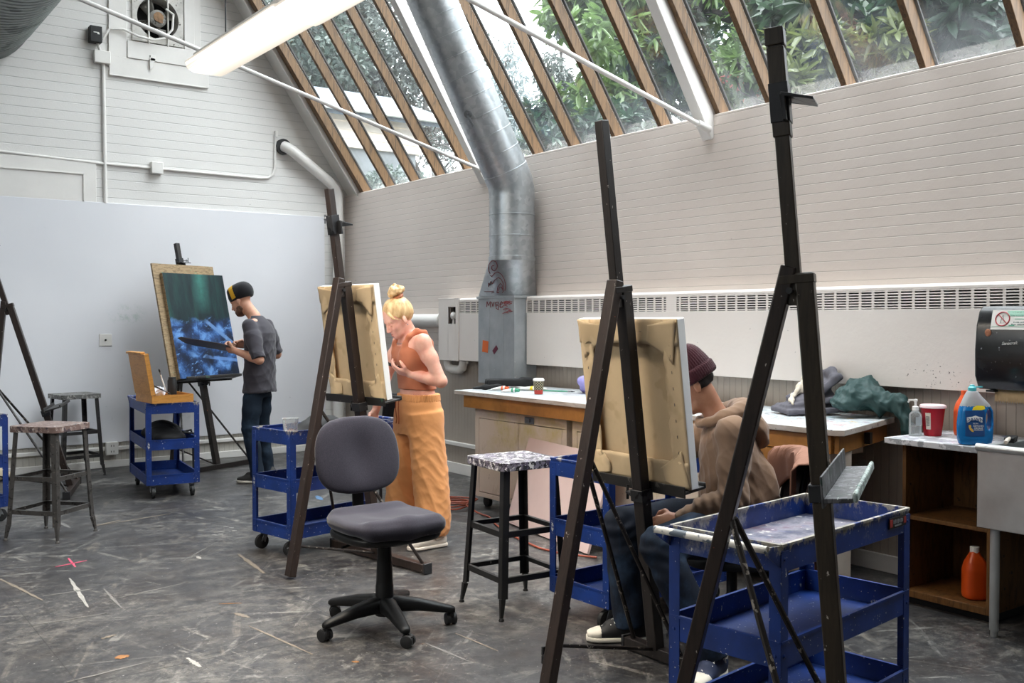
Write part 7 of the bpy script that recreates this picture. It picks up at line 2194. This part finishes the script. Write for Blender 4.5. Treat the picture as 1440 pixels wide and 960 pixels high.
# hood lying in soft rolls on the shoulders round the neck
Hd = Solid()
nc = Q(.945, 4.45, 1.01)
fw = at(-1, 0).normalized(); lf = at(0, -1).normalized()
ring = [nc + fw * (.105 * cos(a) - .0) + lf * (.105 * sin(a)) + Vector((0, 0, -.035 * cos(a) + .012)) for a in [k * 2 * pi / 18 for k in range(19)]]
Hd.chain(ring, [.018 if cos(k * 2 * pi / 18) > .3 else .034 for k in range(19)], .03)
for dx, dz, ry, r in ((-.10, .0, .115, .045), (-.145, -.045, .10, .05), (-.07, .04, .085, .036), (-.16, -.10, .07, .04)):
    Hd.ell(nc + fw * dx + Vector((0, 0, dz)), (r * 1.15, ry, r), Matrix((fw, -lf, Vector((0, 0, 1)))).transposed(), .045)
Hd.build('hood', 'hoodie_tan', ho, h=.006, relax=1, wrinkle=lambda p, n: folds(.006, 26, (1, 1, 1.2), 14, .7)(p, n))
sm = MB()
simple('seam_brown', '#86664a', .9)
# jeans
J = Solid()
J.chain([Q(1.02, 4.36, .558), Q(1.02, 4.54, .558)], [.128, .128], .04)
for h_, k_, a_ in ((hN, kN, aN), (hF, kF, aF)):
    J.chain([h_, h_.lerp(k_, .5), k_], [.098, .092, .080], .04)
    loft_between(J, k_, a_ + Vector((0, 0, -.025)), [(0, .074, .078), (.25, .078, .084), (.6, .072, .078), (1, .074, .080)], MF, .03)
def jean_fold(p, n):
    a = folds(.006, 22, (1, 1, 1), 41)(p, n)
    e = np.exp(-((p - np.array(kN)) ** 2).sum(1) / .012) + np.exp(-((p - np.array(kF)) ** 2).sum(1) / .012)
    return a + .004 * e * np.sin(p[:, 2] * 120 + 3 * np.sin(p[:, 0] * 25))
J.build('jeans', 'denim_blue', me_, h=.007, relax=1, wrinkle=jean_fold)
shoe(me_, at(-1, .0), aF, 'canvas_black'); shoe(me_, at(-.55, -.83), aN, 'canvas_navy')
bt = thing('paint_brush', 'brush held up to the canvas by the seated person', 'brush', MR + wF_ + (at(-.75, -.45) + Vector((0, 0, .35))).normalized() * .085)
d_ = (at(-.6, -.55) + Vector((0, 0, .25))).normalized(); MB().tube([d_ * -.12, d_ * 0, d_ * .07], [.003, .005, .004], 8).build('handle', 'stretcher_wood', bt); MB().tube([d_ * .07, d_ * .085, d_ * .10], [.004, .005, .001], 8).build('bristles', 'rubber_black', bt)
# ================================================================ trees and the neighbour's house beyond the glass
def leaf_mat(name, dark, light, trans=.35, vs=1.3):
    t = NT(name)
    c = t.ramp(t.noise(vs, 5, .7), [(.3, dark), (.7, light)])
    c = t.mix(t.math('MULTIPLY', t.step(t.noise(9, 3), .5, .7), .4), c, light)
    b = t.n('ShaderNodeBsdfPrincipled'); t.l(c, b.inputs['Base Color']); b.inputs['Roughness'].default_value = .38
    tr = t.n('ShaderNodeBsdfTranslucent'); t.l(c, tr.inputs[0])
    mx = t.n('ShaderNodeMixShader'); mx.inputs[0].default_value = trans
    t.l(b.outputs[0], mx.inputs[1]); t.l(tr.outputs[0], mx.inputs[2]); t.l(mx.outputs[0], t.out.inputs[0]); MATS[name] = t.m
leaf_mat('leaf_bright', '#2e4725', '#6c854c'); leaf_mat('leaf_deep', '#172b1f', '#435e3d'); leaf_mat('leaf_dark', '#11211a', '#324d39')
leaf_mat('leaf_misty', '#37443e', '#59655d', .3, .6); leaf_mat('leaf_grey_haze', '#49544f', '#717772', .3, .6); leaf_mat('leaf_yellow', '#303d1f', '#646d3e'); leaf_mat('leaf_pale_haze', '#758182', '#939c9c', .3, .6)  # misty, grey and pale leaves have distance haze mixed into their colour
simple('bark_dark', '#2b2622', .9, vary=.3, vscale=10, bump=.4, bscale=30); simple('bark_grey', '#4f4b47', .9, vary=.25, vscale=8); simple('blossom_pink', '#d97d78', .6, vary=.2); simple('blossom_peach', '#e2a77f', .6, vary=.2)
def leaves(name, blobs, n, L, W, kind, mat, parent, seed, droop=.3):
    """n leaves in lumpy clusters: blobs = [(centre, radii)]; kind 'whorl' sets them in rosettes, 'spray' scatters them"""
    g = np.random.RandomState(seed)
    vol = np.array([b[1][0] * b[1][1] * b[1][2] for b in blobs]) ** .7; vol = vol / vol.sum()
    if kind == 'whorl':
        m = 7; k = n // m
    else:
        m = 1; k = n
    which = g.choice(len(blobs), k, p=vol)
    C = np.array([b[0] for b in blobs], float)[which]; Rr = np.array([b[1] for b in blobs], float)[which]
    d = g.normal(size=(k, 3)); d /= np.linalg.norm(d, axis=1)[:, None]
    rad = g.uniform(.35, 1.0, k) ** .6
    P0 = C + d * rad[:, None] * Rr
    out = d * .6 + g.normal(size=(k, 3)) * .5; out[:, 2] += .25; out /= np.linalg.norm(out, axis=1)[:, None]
    a = np.cross(out, g.normal(size=(k, 3))); a /= np.linalg.norm(a, axis=1)[:, None]; b = np.cross(out, a)
    P_, D_ = [], []
    for j in range(m):
        if m > 1:
            th = j * 2.4 + g.uniform(0, 6.28, k)
            dd = out * g.uniform(.1, .7, k)[:, None] + a * np.cos(th)[:, None] + b * np.sin(th)[:, None]
        else:
            dd = out + g.normal(size=(k, 3)) * .6
        dd[:, 2] -= droop; dd /= np.linalg.norm(dd, axis=1)[:, None]
        P_.append(P0); D_.append(dd)
    P_ = np.concatenate(P_); D_ = np.concatenate(D_); N = len(P_)
    s = np.cross(D_, g.normal(size=(N, 3)) * .5 + np.array([0, 0, 1.])); s /= np.linalg.norm(s, axis=1)[:, None] + 1e-9
    nn = np.cross(s, D_); l = L * g.uniform(.7, 1.15, N)[:, None]; w = W * g.uniform(.8, 1.15, N)[:, None] * .5
    v = np.stack([P_, P_ + D_ * l * .35 + s * w + nn * w * .35, P_ + D_ * l * .75 + s * w * .75 + nn * w * .2 - nn * l * .05, P_ + D_ * l - nn * l * .12,
                  P_ + D_ * l * .75 - s * w * .75 + nn * w * .2 - nn * l * .05, P_ + D_ * l * .35 - s * w + nn * w * .35], 1).reshape(-1, 3)
    base = (np.arange(N) * 6)[:, None]
    f = np.concatenate([base + np.array([[0, 1, 2, 3]]), base + np.array([[0, 3, 4, 5]])])
    me = bpy.data.meshes.new(name); nv, nf = len(v), len(f)
    me.vertices.add(nv); me.vertices.foreach_set('co', v.astype(np.float32).ravel())
    me.loops.add(nf * 4); me.loops.foreach_set('vertex_index', f.astype(np.int32).ravel())
    me.polygons.add(nf); me.polygons.foreach_set('loop_start', np.arange(0, nf * 4, 4, dtype=np.int32))
    me.update(calc_edges=True); me.materials.append(M(mat))
    o = bpy.data.objects.new(name, me); COL.objects.link(o)
    if parent is not None: o.parent = parent
    return o
def px(xp, yp, d):
    """a point d metres ahead seen in that direction (outdoor layout is taken from sight lines)"""
    return at((xp - 720) / 1400 * d, d, 1.45 + (449 - yp) / 1400 * d)
def tree(name, label, d, blobs, n, L, W, kind, mat, seed, bark='bark_dark', trunk=None, tr=.12, extra=None, droop=.3, cat='tree', twigs=0):
    """blobs: (px, py, depth offset, radius, squash)"""
    rr = random.Random(seed)
    B = []
    for xq, yq, do, r, sq in blobs:
        c = px(xq, yq, d + do); B.append((tuple(c), (r, r, r * sq)))
    cx = sum(b[0][0] for b in B) / len(B); cy = sum(b[0][1] for b in B) / len(B)
    base = Vector((cx, cy, -.05))
    if trunk: base = px(trunk[0][0], trunk[0][1], d + trunk[0][2]); base.z = -.05
    t = thing(name, label, cat, base, 0, 'trees outside the glass roof')
    B2 = [((b[0][0] - base.x, b[0][1] - base.y, b[0][2] - base.z), b[1]) for b in B]
    leaves('foliage', B2, n, L, W, kind, mat, t, seed, droop)
    top = Vector((cx, cy, max(b[0][2] for b in B))) - base
    pts = [Vector((0, 0, 0))]
    if trunk:
        pts += [px(a, b, d + c) - base for a, b, c in trunk]
        pts = [Vector((0, 0, 0))] + pts[1:]
    else:
        for k in range(1, 6):
            pts.append(top * (k / 5) + Vector((rr.uniform(-.15, .15), rr.uniform(-.15, .15), 0)))
    m = len(pts); MB().tube(pts, [tr * (1 - .75 * i / (m - 1)) for i in range(m)], 9).build('trunk', bark, t)
    for b in B2[:14]:
        c = Vector(b[0]); j = min(range(m), key=lambda i: (pts[i] - c).length + max(0, pts[i].z - c.z) * .5)
        a = pts[max(0, j - 1)].lerp(pts[j], .6); mid = a.lerp(c, .5) + Vector((rr.uniform(-.2, .2), rr.uniform(-.2, .2), rr.uniform(-.1, .2)))
        MB().tube([a, mid, c], [tr * .42, tr * .26, tr * .08], 6).build('branch', bark, t)
    if twigs:
        w = MB()
        for _ in range(twigs):
            b = rr.choice(B2); c = Vector(b[0]); dv = Vector((rr.gauss(0, 1), rr.gauss(0, 1), rr.gauss(.2, .8))).normalized()
            p0 = c + Vector([rr.uniform(-.4, .4) * q for q in b[1]]); p1 = p0 + dv * b[1][0] * .8; p2 = p1 + (dv + Vector((rr.gauss(0, .5), rr.gauss(0, .5), .1))) * b[1][0] * .5
            w.tube([p0, p1, p2], [.016, .010, .004], 4)
        w.build('twigs', bark, t)
    if extra:
        for (xq, yq, do, r, mt, cnt) in extra:
            c = px(xq, yq, d + do) - base
            leaves('blossom', [(tuple(c), (r, r, r * .8))], cnt, .06, .05, 'whorl', mt, t, seed + 77)
    return t
rb = random.Random(11)
def scatter(x0, x1, y0, y1, n, r0, r1, dz=2.0, sq=.8):
    return [(rb.uniform(x0, x1), rb.uniform(y0, y1), rb.uniform(-dz, dz), rb.uniform(r0, r1), sq) for _ in range(n)]
# far left: misty mass of trees behind the house
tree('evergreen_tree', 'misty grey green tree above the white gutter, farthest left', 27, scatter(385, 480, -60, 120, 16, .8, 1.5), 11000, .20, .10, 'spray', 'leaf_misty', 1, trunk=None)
tree('evergreen_tree', 'misty tree with reddish tint between the third and fourth rafters', 29, scatter(470, 560, -80, 130, 15, .8, 1.5), 9000, .20, .10, 'spray', 'leaf_grey_haze', 2, extra=[(455, 60, -2, .6, 'blossom_peach', 200)])
tree('bare_tree', 'hazy half bare tree with tangled twigs left of the big duct', 28, scatter(540, 680, 30, 230, 18, .55, 1.0), 4200, .12, .06, 'spray', 'leaf_grey_haze', 3, bark='bark_grey', twigs=420, tr=.18)
tree('shrub_tree', 'pale green shrub below the neighbouring house wall', 17, scatter(500, 690, 258, 290, 12, .28, .42, .5), 5000, .10, .05, 'spray', 'leaf_misty', 4, tr=.06)
tree('conifer_tree', 'faint pale conifer in the white sky right of the duct', 40, [(715, 60 + 26 * k, 0, .35 + .22 * k, .5) for k in range(7)] + [(690 + 12 * k, 120 + 14 * k, 1, .6, .5) for k in range(4)], 5200, .25, .07, 'spray', 'leaf_pale_haze', 5, bark='bark_grey', droop=.8)
tree('conifer_tree', 'drooping misty conifer behind the bright leaved tree', 30, [(770 + 9 * k, 90 + 22 * k, 0, .5 + .1 * k, .6) for k in range(6)] + [(790, 40, 0, .5, .6)], 5200, .22, .06, 'spray', 'leaf_grey_haze', 6, bark='bark_grey', droop=.8)
# broad leaved trees close to the glass
tree('broadleaf_tree', 'bright green broad leaved tree right of the big duct against white sky', 11.5, scatter(800, 905, -40, 80, 11, .30, .5, 1.0) + scatter(760, 860, 110, 200, 9, .25, .42, .8) + scatter(850, 930, 80, 190, 6, .2, .34, .8), 4600, .21, .065, 'whorl', 'leaf_bright', 7, trunk=[(930, 260, .6), (925, 160, .6), (900, 60, .5), (870, -60, .4)], tr=.10)
tree('broadleaf_tree', 'shaded broad leaved tree behind the white beam right of the bright one', 12.5, scatter(900, 1000, -30, 170, 14, .28, .48, 1.0), 3800, .21, .062, 'whorl', 'leaf_deep', 8, trunk=[(985, 260, 1), (978, 120, 1), (960, 20, 1), (940, -80, 1)], tr=.13)
tree('oak_tree', 'dark branching tree with yellow green leaves behind the tall easel top', 11, scatter(990, 1100, -40, 150, 12, .25, .42, 1.2) + scatter(1030, 1100, 90, 170, 4, .25, .35, .5), 3300, .17, .05, 'whorl', 'leaf_bright', 9, trunk=[(1120, 300, .8), (1105, 190, .8), (1075, 90, .8), (1030, 30, .8), (960, 10, .7)], tr=.17, extra=[(1030, 115, -.5, .14, 'blossom_pink', 130), (1060, 140, -.2, .16, 'blossom_peach', 120), (1090, 10, 0, .1, 'blossom_pink', 60), (1060, 95, 0, .09, 'blossom_peach', 50)], twigs=60)
tree('broadleaf_tree', 'dense dark broad leaved tree right of the tall easel', 9.5, scatter(1100, 1300, -50, 110, 24, .26, .44, .9), 5600, .27, .078, 'whorl', 'leaf_deep', 10, trunk=[(1205, 260, 1.2), (1200, 140, 1.2), (1230, 40, 1.2), (1260, -60, 1.2)], tr=.15)
tree('broadleaf_tree', 'dark leaved tree with thick trunk near the right edge', 8.2, scatter(1290, 1470, -50, 95, 20, .22, .38, .8), 4600, .26, .08, 'whorl', 'leaf_dark', 12, trunk=[(1345, 230, 1.0), (1340, 110, 1.0), (1335, 40, 1.0), (1320, -60, 1.0)], tr=.22)
tree('laurel_bush', 'yellow green leafy bush low behind the wall top at right', 8.0, scatter(1090, 1300, 60, 125, 12, .14, .24, .4), 2400, .18, .05, 'whorl', 'leaf_yellow', 13, tr=.05)
tree('laurel_bush', 'dark leafy bush low behind the wall top right of the duct', 10.0, scatter(755, 900, 170, 215, 10, .18, .28, .4), 2600, .15, .05, 'whorl', 'leaf_dark', 14, tr=.05)
tree('broadleaf_tree', 'tall dark tree standing beyond the broad leaved ones at right', 16, scatter(1000, 1450, -60, 120, 26, .6, 1.0, 1.5), 9000, .20, .07, 'whorl', 'leaf_dark', 15, tr=.2)

# neighbouring house
hs = thing('neighbour_house', 'neighbouring house with pale siding and white gutter beyond left panes', 'house', (0, 0, 0))
hy = 19.0
def hp(xp, yp):
    u = (xp - 720) / 1400; k = hy / (FC - u * FS)      # depth along the sight line to the wall plane
    return Vector(((u * FC + FS) * k, hy, 1.45 + (449 - yp) / 1400 * k))
a, b = hp(430, 150), hp(592, 175)
x0, x1, zt = a.x, b.x, (a.z + b.z) / 2
zl = (hp(470, 203).z + hp(580, 220).z) / 2
wl = MB(); wl.box2((x0, hy, zl), (x1, hy + 4, zt))
for k in range(4):
    z = zl + (zt - zl) * k / 4; wl.prism([(hy - .045, z), (hy, z), (hy, z + (zt - zl) / 4), (hy - .01, z + (zt - zl) / 4)], x0, x1, 'x')
wl.build('siding', 'siding_paint', hs)
MB().box2((x0, hy + .05, -.05), (x1 - .1, hy + 3.9, zl)).build('foundation', 'foundation_grey', hs)
rf = MB(); rf.prism([(hy - .55, zt + .02), (hy + 2.2, zt + 1.0), (hy + 4.8, zt + .02), (hy + 4.8, zt - .12), (hy + 2.2, zt + .85), (hy - .55, zt - .18)], x0 - .4, x1 + .45, 'x'); rf.build('roof', 'roof_trim', hs)
MB().box2((x0 - .4, hy - .68, zt - .10), (x1 + .40, hy - .56, zt + .06)).build('gutter', 'gutter_white', hs, bevel=.02)
# ================================================================ light
w = bpy.data.worlds.new('overcast_sky'); SC.world = w; w.use_nodes = True
nt = w.node_tree; nt.nodes.clear()
o = nt.nodes.new('ShaderNodeOutputWorld'); b = nt.nodes.new('ShaderNodeBackground')
tc = nt.nodes.new('ShaderNodeTexCoord'); sp = nt.nodes.new('ShaderNodeSeparateXYZ'); rp = nt.nodes.new('ShaderNodeValToRGB')
nt.links.new(tc.outputs['Generated'], sp.inputs[0]); nt.links.new(sp.outputs[2], rp.inputs[0])
els = rp.color_ramp.elements
els[0].position = 0; els[0].color = (.17, .18, .19, 1)
els[1].position = 1; els[1].color = (.94, .97, 1, 1)
e = els.new(.36); e.color = (.36, .375, .39, 1)
nt.links.new(rp.outputs[0], b.inputs[0]); b.inputs[1].default_value = SKY
nt.links.new(b.outputs[0], o.inputs[0])
SC.view_settings.view_transform = 'Standard'; SC.view_settings.look = 'None'; SC.view_settings.gamma = 1
SC.view_settings.exposure = EXPO; SC.view_settings.use_curve_mapping = False
SC.cycles.use_denoising = True
SC.cycles.max_bounces = 10; SC.cycles.transparent_max_bounces = 16
SC.cycles.diffuse_bounces = 6; SC.cycles.caustics_reflective = False; SC.cycles.caustics_refractive = False
SC.cycles.sample_clamp_indirect = 6
def portal(name, c, n, up, sx, sy):
    l = bpy.data.lights.new(name, 'AREA'); l.shape = 'RECTANGLE'; l.size = sx; l.size_y = sy
    l.cycles.is_portal = True
    ob = bpy.data.objects.new(name, l); COL.objects.link(ob)
    z = -Vector(n).normalized(); y = Vector(up).normalized(); x = y.cross(z)
    m = Matrix((x, y, z)).transposed().to_4x4(); m.translation = Vector(c); ob.matrix_world = m
c = slope(5.35, (2.8 + ZC) / 2, .2)
portal('skylight_portal', c, -NOUT, TUP, 9.0, 3.9)
for a_, b_ in ((.8, 3.2), (4.4, 7.4)):
    portal('window_portal', (XL - .15, (a_ + b_) / 2, 4.3), (1, 0, 0), (0, 0, 1), b_ - a_, 1.8)
# ================================================================ camera
cd = bpy.data.cameras.new('camera'); cd.sensor_width = 36; cd.sensor_fit = 'HORIZONTAL'; cd.lens = 1400 / 1440 * 36
cam = bpy.data.objects.new('camera', cd); COL.objects.link(cam)
cam.location = (0, 0, 1.45)
cam.rotation_euler = (pi / 2 - math.atan(31 / 1400), 0, -YAW)
cd.clip_start = .05; cd.clip_end = 300
SC.camera = cam
